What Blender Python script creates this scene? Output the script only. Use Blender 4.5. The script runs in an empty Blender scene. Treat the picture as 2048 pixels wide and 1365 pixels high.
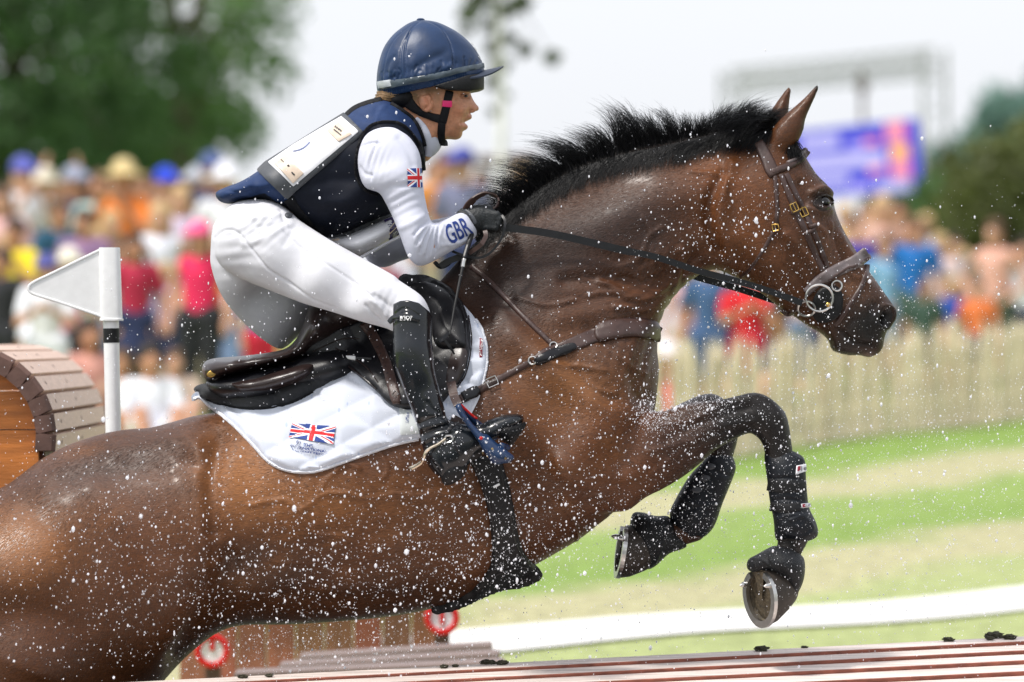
import bpy, bmesh, math, random
import numpy as np
from mathutils import Vector, Matrix, noise
from mathutils.bvhtree import BVHTree
from mathutils.geometry import delaunay_2d_cdt

random.seed(7); np.random.seed(7)
SC = bpy.context.scene
COL = SC.collection

# ------------------------------------------------------------------ camera, sky, sun, exposure
D = 15.0            # metres from the camera to the horse
S = 0.00128         # metres per photograph pixel (2048 wide) at that distance
CAMZ = 1.9
cam = bpy.data.cameras.new('camera'); camo = bpy.data.objects.new('camera', cam); COL.objects.link(camo)
camo.location = (0, -D, CAMZ); camo.rotation_euler = (math.pi/2, 0, 0)
cam.sensor_width = 36; cam.lens = 36*D/(2048*S)
cam.clip_start = 0.5; cam.clip_end = 3000
cam.dof.use_dof = True; cam.dof.focus_distance = D-0.18; cam.dof.aperture_fstop = 3.2
SC.camera = camo
world = bpy.data.worlds.new('World'); SC.world = world; world.use_nodes = True
SUN_EL, SUN_AZ = math.radians(60), math.radians(-122)      # azimuth measured from +Y (behind the horse) towards +X
nt = world.node_tree; nt.nodes.clear()
sky = nt.nodes.new('ShaderNodeTexSky'); sky.sky_type = 'NISHITA'; sky.sun_disc = False
sky.sun_elevation = SUN_EL; sky.sun_rotation = SUN_AZ; sky.dust_density = 4.0; sky.air_density = 1.0; sky.ozone_density = 1.0
hs = nt.nodes.new('ShaderNodeHueSaturation'); hs.inputs['Saturation'].default_value = 0.6
cl = nt.nodes.new('ShaderNodeMix'); cl.data_type = 'RGBA'; cl.inputs[0].default_value = .6; cl.inputs[7].default_value = (8.3, 8.5, 9.0, 1)   # even veil of high cloud
bg = nt.nodes.new('ShaderNodeBackground'); bg.inputs['Strength'].default_value = 0.122
wo = nt.nodes.new('ShaderNodeOutputWorld')
nt.links.new(sky.outputs[0], hs.inputs['Color']); nt.links.new(hs.outputs[0], cl.inputs[6]); nt.links.new(cl.outputs[2], bg.inputs[0]); nt.links.new(bg.outputs[0], wo.inputs[0])
sun = bpy.data.lights.new('sun', 'SUN'); suno = bpy.data.objects.new('sun', sun); COL.objects.link(suno)
sun.energy = 2.6; sun.angle = math.radians(7); sun.color = (1, .96, .9)
sd = Vector((math.cos(SUN_EL)*math.sin(SUN_AZ), math.cos(SUN_EL)*math.cos(SUN_AZ), math.sin(SUN_EL)))
suno.rotation_euler = sd.to_track_quat('Z', 'Y').to_euler(); suno.location = sd*30
SC.view_settings.view_transform = 'Standard'; SC.view_settings.look = 'None'
SC.view_settings.exposure = 0.44; SC.view_settings.gamma = 1
SC.cycles.use_denoising = True
SC.cycles.max_bounces = 6; SC.cycles.transparent_max_bounces = 16

# ------------------------------------------------------------------ helpers: photograph frames
def P(px, py, y=0.0):
    k = S*(1+y/D)
    return ((px-1024)*k, y, CAMZ+(682.5-py)*k)
def PW(px, py, y=0.0):
    x, _, z = P(px, py, y); return (x, z)
def frame(ox, oy, s):
    return lambda pts: [(ox+p[0]*s, oy+p[1]*s) for p in pts]
ZA = frame(700, 0, .21978); ZB = frame(400, 180, .32242); ZC = frame(380, 560, .3418); ZD = frame(1400, 150, .4321)
ZE = frame(1180, 740, .39574); ZF = frame(900, 180, .38085); ZG = frame(0, 780, .42866); ZH = frame(700, 860, .36998)
ZI = frame(0, 290, .30038); ZJ = frame(0, 450, .37367); ZK = frame(1400, 80, .31641); ZL = frame(1300, 420, .36523)
ZQ = frame(860, 370, .13921); ZR = frame(830, 800, .13921); ZS = frame(560, 830, .07326); ZT = frame(520, 220, .13187); ZU = frame(640, 400, .11719)

def catmull(pts, n=6, closed=True):
    p = np.array(pts, float); m = len(p); out = []
    rng = range(m) if closed else range(m-1)
    for i in rng:
        if closed: a, b, c, d = p[(i-1) % m], p[i], p[(i+1) % m], p[(i+2) % m]
        else: a, b, c, d = p[max(i-1, 0)], p[i], p[i+1], p[min(i+2, m-1)]
        for t in np.arange(n)/n:
            out.append(.5*((2*b)+(c-a)*t+(2*a-5*b+4*c-d)*t*t+(3*b-a-3*c+d)*t**3))
    if not closed: out.append(p[-1])
    return np.array(out)
def resample(poly, step, closed=True):
    p = np.array(poly, float)
    if closed: p = np.vstack([p, p[:1]])
    seg = np.linalg.norm(np.diff(p, axis=0), axis=1); s = np.concatenate([[0], np.cumsum(seg)])
    n = max(3, int(round(s[-1]/step)))
    t = np.linspace(0, s[-1], n+1)
    q = np.stack([np.interp(t, s, p[:, k]) for k in range(p.shape[1])], 1)
    return q[:-1] if closed else q
def seg_dist(pts, X, Z, closed=False):
    d2 = np.full(X.shape, 1e9, np.float32); n = len(pts)
    for i in range(n if closed else n-1):
        ax, az = pts[i][:2]; bx, bz = pts[(i+1) % n][:2]
        ux, uz = bx-ax, bz-az; L = ux*ux+uz*uz+1e-12
        t = np.clip(((X-ax)*ux+(Z-az)*uz)/L, 0, 1)
        np.minimum(d2, (X-ax-t*ux)**2+(Z-az-t*uz)**2, out=d2)
    return np.sqrt(d2)
def inside(poly, X, Z):
    r = np.zeros(X.shape, bool); n = len(poly)
    for i in range(n):
        x0, z0 = poly[i]; x1, z1 = poly[(i+1) % n]
        if z0 == z1: continue
        c = ((z0 > Z) != (z1 > Z)) & (X < (x1-x0)*(Z-z0)/(z1-z0)+x0)
        r ^= c
    return r
def sdist(poly, X, Z):
    d = seg_dist(poly, X, Z, True); return np.where(inside(poly, X, Z), d, -d)
def idw(ctrl, X, Z, r):
    num = 0; den = 0
    for cx, cz, v in ctrl:
        w = 1/((X-cx)**2+(Z-cz)**2+r*r)**2
        num = num+w*v; den = den+w
    return num/den

# ------------------------------------------------------------------ helpers: rounded solids from implicit surfaces
def poisson_u(poly, X, Z, h):
    d = sdist(poly, X, Z); m = (d > 0)
    mi = m.copy(); mi[0] = mi[-1] = False; mi[:, 0] = mi[:, -1] = False
    f = mi.astype(np.float32)
    def A(v):
        r = 4*v
        r[1:] -= v[:-1]; r[:-1] -= v[1:]; r[:, 1:] -= v[:, :-1]; r[:, :-1] -= v[:, 1:]
        return r*f
    b = 4*h*h*f
    u = (np.maximum(d, 0)*np.max(d)).astype(np.float32)*f
    r = b-A(u); p = r.copy(); rs = float((r*r).sum()); r0 = float((b*b).sum())
    for it in range(1500):
        Ap = A(p); al = rs/max(float((p*Ap).sum()), 1e-30)
        u += al*p; r -= al*Ap; rn = float((r*r).sum())
        if rn < 1e-7*r0: break
        p = r+(rn/rs)*p; rs = rn
    known = d > 2.2*h
    if not known.any(): known = d > .6*np.max(d)
    R = np.where(known, u/np.maximum(d, 1e-6), 0).astype(np.float32); k = known.astype(np.float32)
    for it in range(60):
        if k.min() > 0: break
        sn = np.zeros_like(R); sk = np.zeros_like(k); Rk = R*k
        for ax in (0, 1):
            for sh in (1, -1):
                sn += np.roll(Rk, sh, ax); sk += np.roll(k, sh, ax)
        new = (k == 0) & (sk > 0)
        R = np.where(new, sn/np.maximum(sk, 1), R); k = np.where(new, 1, k)
    R[k == 0] = R[k > 0].mean()
    return R*d, d
def smin(a, b, k):
    if k <= 0: return np.minimum(a, b)
    hh = np.clip(.5+.5*(b-a)/k, 0, 1)
    return b+(a-b)*hh-k*hh*(1-hh)
class Vol:
    def __init__(s, lo, hi, h):
        s.h = h; s.lo = np.array(lo, float); n = np.ceil((np.array(hi)-s.lo)/h).astype(int)+1
        s.n = n; s.F = np.full(n, .5, np.float32)
        s.ax = [(s.lo[i]+np.arange(n[i])*h).astype(np.float32) for i in range(3)]
    def block(s, lo, hi):
        r = []
        for i in range(3):
            a = max(0, int(math.floor((lo[i]-s.lo[i])/s.h))); b = min(s.n[i], int(math.ceil((hi[i]-s.lo[i])/s.h))+1)
            if b-a < 2: return None
            r.append(slice(a, b))
        return tuple(r)
    def put(s, sl, f, k, op='u'):
        a = s.F[sl]
        if op == 'u': s.F[sl] = smin(a, f, k)
        else: s.F[sl] = -smin(-a, f, k)                 # carve f away
    def cone(s, a, b, ra, rb, k=.02, ysc=1.0, op='u'):
        a = np.array(a, float); b = np.array(b, float); R = max(ra, rb)*max(1, ysc)+k+3*s.h
        sl = s.block(np.minimum(a, b)-R, np.maximum(a, b)+R)
        if sl is None: return
        x = s.ax[0][sl[0]][:, None, None]-a[0]; y = (s.ax[1][sl[1]][None, :, None]-a[1])/ysc; z = s.ax[2][sl[2]][None, None, :]-a[2]
        u = b-a; u[1] /= ysc; L = (u*u).sum()+1e-12
        t = np.clip((x*u[0]+y*u[1]+z*u[2])/L, 0, 1)
        f = np.sqrt((x-t*u[0])**2+(y-t*u[1])**2+(z-t*u[2])**2)-(ra+(rb-ra)*t)
        s.put(sl, f, k, op)
    def chain(s, pts, k=.02, ysc=1.0):
        for (a, ra), (b, rb) in zip(pts[:-1], pts[1:]): s.cone(a, b, ra, rb, k, ysc)
    def ell(s, c, r, k=.02, rot=None, op='u'):
        c = np.array(c, float); r = np.array(r, float); R = r.max()+k+3*s.h
        sl = s.block(c-R, c+R)
        if sl is None: return
        x = s.ax[0][sl[0]][:, None, None]-c[0]; y = s.ax[1][sl[1]][None, :, None]-c[1]; z = s.ax[2][sl[2]][None, None, :]-c[2]
        if rot is not None:
            m = np.array(rot); x, y, z = (m[0][0]*x+m[1][0]*y+m[2][0]*z, m[0][1]*x+m[1][1]*y+m[2][1]*z, m[0][2]*x+m[1][2]*y+m[2][2]*z)
        k0 = np.sqrt((x/r[0])**2+(y/r[1])**2+(z/r[2])**2); k1 = np.sqrt((x/r[0]**2)**2+(y/r[1]**2)**2+(z/r[2]**2)**2)
        s.put(sl, k0*(k0-1)/np.maximum(k1, 1e-6), k, op)
    def inflate(s, outline, yc, widths, k=.02, smooth=5, r=.07, op='u'):
        """outline in photograph pixels; widths = [(px, py, half width m)]; yc = number or [(px, py, y)]"""
        y0 = yc if not isinstance(yc, list) else sum(c[2] for c in yc)/len(yc)
        pl = catmull(outline, smooth) if smooth else np.array(outline, float)
        poly = np.array([PW(p[0], p[1], y0) for p in pl])
        W = max(w[2] for w in widths)
        ys = [y0] if not isinstance(yc, list) else [c[2] for c in yc]
        mg = k+4*s.h
        sl = s.block((poly[:, 0].min()-mg, min(ys)-W*1.5-mg, poly[:, 1].min()-mg), (poly[:, 0].max()+mg, max(ys)+W*1.5+mg, poly[:, 1].max()+mg))
        if sl is None: return
        X, Z = np.meshgrid(s.ax[0][sl[0]], s.ax[2][sl[2]], indexing='ij')
        u, dd_ = poisson_u(poly, X, Z, s.h); away = dd_ < -.12
        def samp(x, z):
            i = int(np.clip(round((x-X[0, 0])/s.h), 0, X.shape[0]-1)); j = int(np.clip(round((z-Z[0, 0])/s.h), 0, X.shape[1]-1))
            return u[i, j]
        ctrl = []
        for px, py, w in widths:
            x, z = PW(px, py, y0); uu = samp(x, z)
            if uu > 0: ctrl.append((x, z, w/math.sqrt(uu)))
        if not ctrl: ctrl = [(X[0, 0], Z[0, 0], W/math.sqrt(max(float(u.max()), 1e-6)))]
        m = idw(ctrl, X, Z, r)
        um = (u*m*m).astype(np.float32)
        yf = (idw([(*PW(a, b, y0), c) for a, b, c in yc], X, Z, r) if isinstance(yc, list) else np.full(X.shape, y0)).astype(np.float32)
        gx, gz = np.gradient(um, s.h); g2 = (gx*gx+gz*gz)/4+(.12*W)**2
        for j in range(sl[1].start, sl[1].stop):
            y = s.ax[1][j]-yf
            f = (y*y-um)/(2*np.sqrt(g2+y*y)); f = np.where(away, np.maximum(f, .12), f)
            s.put((sl[0], j, sl[2]), f.astype(np.float32), k, op)
    def cut(s, curve, keep_above=True):
        """trim along a photograph curve given left to right"""
        c = np.array([PW(p[0], p[1], 0) for p in curve]); zc_ = np.interp(s.ax[0], c[:, 0], c[:, 1])[:, None, None]; z = s.ax[2][None, None, :]
        g = np.broadcast_to(zc_-z if keep_above else z-zc_, s.F.shape); s.F = np.maximum(s.F, g).astype(np.float32)
    def mesh(s, taubin=2):
        F = s.F; F[0] = F[-1] = .5; F[:, 0] = F[:, -1] = .5; F[:, :, 0] = F[:, :, -1] = .5
        sg = F < 0
        c = np.zeros(s.n-1, np.uint8)
        for i in (0, 1):
            for j in (0, 1):
                for k in (0, 1): c += sg[i:s.n[0]-1+i, j:s.n[1]-1+j, k:s.n[2]-1+k]
        act = (c > 0) & (c < 8); idx = np.argwhere(act); N = len(idx)
        lut = np.full(s.n-1, -1, np.int32); lut[act] = np.arange(N, dtype=np.int32)
        acc = np.zeros((N, 3)); cnt = np.zeros(N)
        cor = [(i, j, k) for i in (0, 1) for j in (0, 1) for k in (0, 1)]
        val = {q: F[idx[:, 0]+q[0], idx[:, 1]+q[1], idx[:, 2]+q[2]] for q in cor}
        for a in cor:
            for d in range(3):
                if a[d]: continue
                b = list(a); b[d] = 1; b = tuple(b); fa, fb = val[a], val[b]
                x = (fa < 0) != (fb < 0); t = np.where(x, fa/np.where(x, fa-fb, 1), 0)
                p = np.tile(np.array(a, float), (N, 1)); p[:, d] += t
                acc += p*x[:, None]; cnt += x
        V = s.lo+(idx+acc/cnt[:, None])*s.h
        Q = []
        for d in range(3):
            e1, e2 = (d+1) % 3, (d+2) % 3
            A = [slice(0, None)]*3; B = [slice(0, None)]*3
            A[d] = slice(0, s.n[d]-1); B[d] = slice(1, s.n[d])
            sa = sg[tuple(A)]; sb = sg[tuple(B)]; x = sa != sb
            ii = np.argwhere(x); ok = (ii[:, e1] > 0) & (ii[:, e2] > 0) & (ii[:, e1] < s.n[e1]-1) & (ii[:, e2] < s.n[e2]-1); ii = ii[ok]
            sgn = sa[ii[:, 0], ii[:, 1], ii[:, 2]]
            def L(o1, o2):
                q = ii.copy(); q[:, e1] += o1; q[:, e2] += o2; return lut[q[:, 0], q[:, 1], q[:, 2]]
            q = np.stack([L(-1, -1), L(0, -1), L(0, 0), L(-1, 0)], 1)
            q[~sgn] = q[~sgn][:, ::-1]; Q.append(q)
        Q = np.vstack(Q); Q = Q[(Q >= 0).all(1)]
        lab = np.arange(N); e = np.vstack([Q[:, [i, (i+1) % 4]] for i in range(4)])      # drop stray crumbs
        for it in range(200):
            o_ = lab.copy(); m_ = np.minimum(lab[e[:, 0]], lab[e[:, 1]])
            np.minimum.at(lab, e[:, 0], m_); np.minimum.at(lab, e[:, 1], m_); lab = lab[lab]; lab = lab[lab]
            if (lab == o_).all(): break
        cn = np.bincount(lab, minlength=N); ok = cn[lab] > 60
        Q = Q[ok[Q[:, 0]]]; mp_ = np.cumsum(ok)-1; V = V[ok]; Q = mp_[Q]
        return taubin_smooth(V, Q, taubin), Q
def taubin_smooth(V, Q, it, lam=.5, mu=-.52):
    if it == 0: return V
    e = np.vstack([Q[:, [i, (i+1) % Q.shape[1]]] for i in range(Q.shape[1])])
    n = len(V); a = np.concatenate([e[:, 0], e[:, 1]]); b = np.concatenate([e[:, 1], e[:, 0]])
    deg = np.maximum(np.bincount(a, minlength=n), 1)
    for i in range(it*2):
        L = np.stack([np.bincount(a, V[b, k], n)/deg for k in range(3)], 1)-V
        V = V+(lam if i % 2 == 0 else mu)*L
    return V
def vnormals(V, Q):
    fn = np.cross(V[Q[:, 2]]-V[Q[:, 0]], V[Q[:, 3 if Q.shape[1] > 3 else 1]]-V[Q[:, 1 if Q.shape[1] > 3 else 0]])
    if Q.shape[1] == 3: fn = np.cross(V[Q[:, 1]]-V[Q[:, 0]], V[Q[:, 2]]-V[Q[:, 0]])
    N = np.stack([np.bincount(Q.ravel(), np.repeat(fn[:, k], Q.shape[1]), len(V)) for k in range(3)], 1)
    return N/np.maximum(np.linalg.norm(N, axis=1), 1e-12)[:, None]
def to_px(V):
    k = S*(1+V[:, 1]/D)
    return V[:, 0]/k+1024, 682.5-(V[:, 2]-CAMZ)/k
def strokes(px, py, lst):
    """raised (+) or sunken (-) strokes: [(polyline px, sigma px, amplitude m)]"""
    r = np.zeros(len(px))
    for pts, sg, amp in lst:
        q = catmull(pts, 4, False) if len(pts) > 2 else np.array(pts, float)
        lo = q.min(0)-3*sg; hi = q.max(0)+3*sg
        m = (px > lo[0]) & (px < hi[0]) & (py > lo[1]) & (py < hi[1])
        if m.any():
            d = seg_dist(q, px[m], py[m]); r[m] += amp*np.exp(-(d/sg)**2)
    return r

# ------------------------------------------------------------------ helpers: objects
def new_obj(name, me, mat=None, parent=None):
    o = bpy.data.objects.new(name, me); COL.objects.link(o)
    if mat is not None:
        for m in (mat if isinstance(mat, list) else [mat]): me.materials.append(m)
    if parent is not None: o.parent = parent
    return o
def np_mesh(name, V, Q, smooth=True):
    me = bpy.data.meshes.new(name); V = np.asarray(V, np.float32); Q = np.asarray(Q, np.int32)
    k = Q.shape[1]
    me.vertices.add(len(V)); me.vertices.foreach_set('co', V.ravel())
    me.loops.add(Q.size); me.loops.foreach_set('vertex_index', Q.ravel())
    me.polygons.add(len(Q)); me.polygons.foreach_set('loop_start', np.arange(len(Q), dtype=np.int32)*k)
    me.update(calc_edges=True); me.validate()
    if smooth: me.shade_smooth()
    return me
def py_mesh(name, V, F, smooth=False):
    me = bpy.data.meshes.new(name); me.from_pydata([tuple(v) for v in V], [], [tuple(f) for f in F]); me.update()
    if smooth: me.shade_smooth()
    return me
def set_col(me, C, name='Col'):
    a = me.attributes.new(name, 'FLOAT_COLOR', 'POINT')
    c = np.ones((len(me.vertices), 4), np.float32); c[:, :3] = C; a.data.foreach_set('color', c.ravel())
def thing(name, label, cat, loc=(0, 0, 0), group=None):
    o = bpy.data.objects.new(name, None); COL.objects.link(o); o.location = loc; o.empty_display_size = .1
    return tag(o, label, cat, group)
def tag(o, label, cat=None, group=None, kind=None):
    o['label'] = label
    if cat: o['category'] = cat
    if group: o['group'] = group
    if kind: o['kind'] = kind
    return o
def keep(o, parent):
    """parent o while its vertices stay where they are in the world"""
    o.parent = parent; o.matrix_parent_inverse = Matrix.Translation(-parent.location); return o
def part(name, me, mat, parent):
    o = new_obj(name, me, mat); return keep(o, parent) if parent.parent is None else sub(o, parent)
def sub(o, parent):
    o.parent = parent; return o
class MB:
    """collects simple solids into one mesh"""
    def __init__(s): s.V = []; s.F = []
    def add(s, V, F):
        n = len(s.V); s.V += [tuple(v) for v in V]; s.F += [tuple(i+n for i in f) for f in F]; return s
    def box(s, c, size, rot=None, bev=0):
        x, y, z = [q/2 for q in size]; b = min(bev, x*.9, y*.9, z*.9)
        if b <= 0:
            V = [Vector((i*x, j*y, k*z)) for i in (-1, 1) for j in (-1, 1) for k in (-1, 1)]
            F = [(0, 1, 3, 2), (4, 6, 7, 5), (0, 4, 5, 1), (2, 3, 7, 6), (0, 2, 6, 4), (1, 5, 7, 3)]
        else:
            bm = bmesh.new(); bmesh.ops.create_cube(bm, size=1)
            for v in bm.verts: v.co = Vector((v.co.x*2*x, v.co.y*2*y, v.co.z*2*z))
            bmesh.ops.bevel(bm, geom=bm.edges[:], offset=b, segments=1, affect='EDGES')
            bm.verts.index_update(); V = [v.co.copy() for v in bm.verts]; F = [[v.index for v in f.verts] for f in bm.faces]; bm.free()
        if rot is not None: V = [rot @ v for v in V]
        c = Vector(c); return s.add([v+c for v in V], F)
    def tube(s, pts, r, n=8, cap=True, closed=False):
        P_ = [Vector(p) for p in pts]; m = len(P_); rr = r if hasattr(r, '__len__') else [r]*m
        up = Vector((0, 1, 0)); rings = []
        prev = None
        for i in range(m):
            a = P_[(i-1) % m] if (closed or i > 0) else P_[i]; b = P_[(i+1) % m] if (closed or i < m-1) else P_[i]
            t = (b-a).normalized()
            if prev is None:
                u = t.cross(up)
                if u.length < .1: u = t.cross(Vector((1, 0, 0)))
            else: u = prev-t*prev.dot(t)
            u.normalize(); prev = u; v = t.cross(u)
            rings.append([P_[i]+(u*math.cos(2*math.pi*j/n)+v*math.sin(2*math.pi*j/n))*rr[i] for j in range(n)])
        V = [v for r_ in rings for v in r_]; F = []
        for i in range(m if closed else m-1):
            k = (i+1) % m
            for j in range(n): F.append((i*n+j, i*n+(j+1) % n, k*n+(j+1) % n, k*n+j))
        if cap and not closed: F += [tuple(range(n))[::-1], tuple((m-1)*n+j for j in range(n))]
        return s.add(V, F)
    def strap(s, pts, width, thick, side=(0, 1, 0)):
        """flat band along pts; 'side' = direction of its thickness (number list = one per point)"""
        P_ = [Vector(p) for p in pts]; m = len(P_); V = []; F = []
        ww = width if hasattr(width, '__len__') else [width]*m
        for i in range(m):
            t = (P_[min(i+1, m-1)]-P_[max(i-1, 0)]).normalized()
            n = Vector(side[i] if hasattr(side[0], '__len__') else side); n = (n-t*n.dot(t)).normalized(); w = t.cross(n)
            for a, b in ((-1, -1), (1, -1), (1, 1), (-1, 1)): V.append(P_[i]+w*(a*ww[i]/2)+n*(b*thick/2))
        for i in range(m-1):
            for j in range(4): F.append((i*4+j, i*4+(j+1) % 4, i*4+4+(j+1) % 4, i*4+4+j))
        F += [(3, 2, 1, 0), tuple((m-1)*4+j for j in range(4))]
        return s.add(V, F)
    def lathe(s, prof, axis_o, axis_d, n=24, sx=1.0):
        """prof = [(radius, height along axis)]"""
        d = Vector(axis_d).normalized(); u = d.orthogonal().normalized(); v = d.cross(u); o = Vector(axis_o); V = []; F = []
        for r, h in prof:
            for j in range(n): a = 2*math.pi*j/n; V.append(o+d*h+(u*math.cos(a)*sx+v*math.sin(a))*r)
        for i in range(len(prof)-1):
            for j in range(n): F.append((i*n+j, i*n+(j+1) % n, (i+1)*n+(j+1) % n, (i+1)*n+j))
        F += [tuple(range(n))[::-1], tuple((len(prof)-1)*n+j for j in range(n))]
        return s.add(V, F)
    def prism(s, poly, y0, y1):
        """poly = world (x, z) outline, extruded in depth"""
        n = len(poly); V = [(x, y0, z) for x, z in poly]+[(x, y1, z) for x, z in poly]
        F = [tuple(range(n)), tuple(range(2*n-1, n-1, -1))]+[(i, n+i, n+(i+1) % n, (i+1) % n) for i in range(n)]
        return s.add(V, F)
    def mesh(s, name, smooth=False):
        me = py_mesh(name, s.V, s.F, smooth)
        bm = bmesh.new(); bm.from_mesh(me); bmesh.ops.recalc_face_normals(bm, faces=bm.faces[:]); bm.to_mesh(me); bm.free()
        if smooth:
            me.shade_smooth(); me.set_sharp_from_angle(angle=math.radians(40))
        return me
    def build(s, name, mat, parent=None, smooth=False):
        me = s.mesh(name, smooth)
        return part(name, me, mat, parent) if parent is not None else new_obj(name, me, mat)

class Surf:
    """surfaces that straps, cloths and prints are laid on"""
    def __init__(s): s.V = []; s.F = []; s.t = None
    def add(s, V, Q):
        n = len(s.V); s.V += [tuple(v) for v in np.asarray(V, float)]; s.F += [tuple(int(i)+n for i in f) for f in Q]; s.t = None; return s
    def addmesh(s, o):
        me = o.data; n = len(s.V); s.V += [tuple(v.co) for v in me.vertices]; s.F += [tuple(i+n for i in p.vertices) for p in me.polygons]; s.t = None; return s
    def copy(s):
        c = Surf(); c.V = list(s.V); c.F = list(s.F); return c
    def hit(s, px, py):
        if s.t is None: s.t = BVHTree.FromPolygons(s.V, s.F)
        o = Vector((0, -D, CAMZ)); d = (Vector(P(px, py, 0))-o).normalized()
        l, n, i, _ = s.t.ray_cast(o, d)
        if l is None: return None, None
        if n.y > 0: n = -n
        return l, n
def drape(pts, base, sm=2, nb=None):
    """world points and normals on the base below photograph points; misses take the mean of their neighbours"""
    L = [None]*len(pts); N = [None]*len(pts)
    for i, (x, y) in enumerate(pts): L[i], N[i] = base.hit(x, y)
    ok = [i for i in range(len(pts)) if L[i] is not None]
    if not ok:                                          # just off the edge: take the nearest hit
        x, y = pts[0]
        for r in range(3, 60, 3):
            for a in range(16):
                l, n_ = base.hit(x+r*math.cos(a*math.pi/8), y+r*math.sin(a*math.pi/8))
                if l is not None: break
            if l is not None: break
        L[0] = Vector(P(x, y, l.y)); N[0] = n_; ok = [0]
    A = np.array([pts[i] for i in ok])
    for i in range(len(pts)):
        if L[i] is None:
            dd = ((A-np.array(pts[i]))**2).sum(1); o = np.argsort(dd)[:3]
            yy = float(np.mean([L[ok[j]].y for j in o])); L[i] = Vector(P(pts[i][0], pts[i][1], yy)); N[i] = sum((N[ok[j]] for j in o), Vector()).normalized()
    L = np.array([tuple(v) for v in L]); N = np.array([tuple(v) for v in N])
    return L, N
def sheet_mesh(name, outline, base, off=.003, thick=.004, step=6, disp=None, sm=2, bulge=0.0, smooth_outline=4, mirror=False, edge=1.0, holes=None):
    ol = catmull(outline, smooth_outline) if smooth_outline else np.array(outline, float)
    ol = resample(ol, step)
    lo, hi = ol.min(0), ol.max(0)
    gx, gy = np.meshgrid(np.arange(lo[0], hi[0], step), np.arange(lo[1], hi[1], step)); gx = gx.ravel(); gy = gy.ravel()
    gx = gx+(np.round((gy-lo[1])/step) % 2)*step*.5
    d = sdist([tuple(p) for p in ol], gx, gy); m = d > step*.55
    pts = [tuple(p) for p in ol]+list(zip(gx[m].tolist(), gy[m].tolist())); nb = len(ol)
    co, ed, fa, ov, oe, of = delaunay_2d_cdt([Vector(p) for p in pts], [], [list(range(nb))], 1, 1e-6)
    pts = [(c.x, c.y) for c in co]; T = np.array([list(f) for f in fa if len(f) == 3], int)
    px = np.array([p[0] for p in pts]); py = np.array([p[1] for p in pts])
    din = seg_dist(ol, px, py, True)
    L, N = drape(pts, base)
    n = len(pts); e = np.vstack([T[:, [0, 1]], T[:, [1, 2]], T[:, [2, 0]]]); a = np.concatenate([e[:, 0], e[:, 1]]); b = np.concatenate([e[:, 1], e[:, 0]])
    deg = np.maximum(np.bincount(a, minlength=n), 1)
    for i in range(sm):
        ym = np.bincount(a, L[b, 1], n)/deg; y = .5*L[:, 1]+.5*ym
        sc = (1+y/D)/(1+L[:, 1]/D); L[:, 0] *= sc; L[:, 2] = CAMZ+(L[:, 2]-CAMZ)*sc; L[:, 1] = y
    for i in range(sm+2):
        N = N+np.stack([np.bincount(a, N[b, k], n)/deg for k in range(3)], 1); N /= np.linalg.norm(N, axis=1)[:, None]
    wpx = edge*step*1.6
    pr = np.sqrt(np.clip(1-(1-np.clip(din/wpx, 0, 1))**2, 0, 1))
    t = off+thick*(.35+.65*pr)
    if bulge: t = t+bulge*np.sqrt(np.clip(din/max(din.max(), 1e-6), 0, 1))
    if disp is not None: t = t+disp(px, py)*np.clip(din/wpx, 0, 1)
    front = L+N*t[:, None]; back = L+N*(off*.15-.0005)
    # orient triangles towards the camera
    c = np.cross(front[T[:, 1]]-front[T[:, 0]], front[T[:, 2]]-front[T[:, 0]]); fl = (c*N[T[:, 0]]).sum(1) < 0
    T[fl] = T[fl][:, ::-1]
    es = {}
    for f in T:
        for i in range(3): es[(int(f[i]), int(f[(i+1) % 3]))] = 1
    side = []
    for (p, q) in es:
        if (q, p) not in es: side += [(p, p+n, q+n), (p, q+n, q)]
    V = np.vstack([front, back]); F = np.vstack([T, T[:, ::-1]+n, np.array(side, int).reshape(-1, 3)])
    if mirror:
        W = V.copy(); W[:, 1] *= -1; F = np.vstack([F, F[:, ::-1]+len(V)]); V = np.vstack([V, W])
    me = np_mesh(name, V, F); me.set_sharp_from_angle(angle=math.radians(60)); return me
def ribbon_outline(path, w, smooth=True):
    p = catmull(path, 5, False) if (smooth and len(path) > 2) else np.array(path, float)
    t = np.gradient(p, axis=0); t /= np.linalg.norm(t, axis=1)[:, None]; nrm = np.stack([-t[:, 1], t[:, 0]], 1)
    ww = np.interp(np.linspace(0, 1, len(p)), np.linspace(0, 1, len(w)), w) if hasattr(w, '__len__') else np.full(len(p), w)
    return np.vstack([p+nrm*ww[:, None]/2, (p-nrm*ww[:, None]/2)[::-1]])
def ribbon_mesh(name, path, w, base, **kw):
    kw.setdefault('smooth_outline', 0); kw.setdefault('step', 3.0)
    return sheet_mesh(name, ribbon_outline(path, w), base, **kw)
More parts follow.
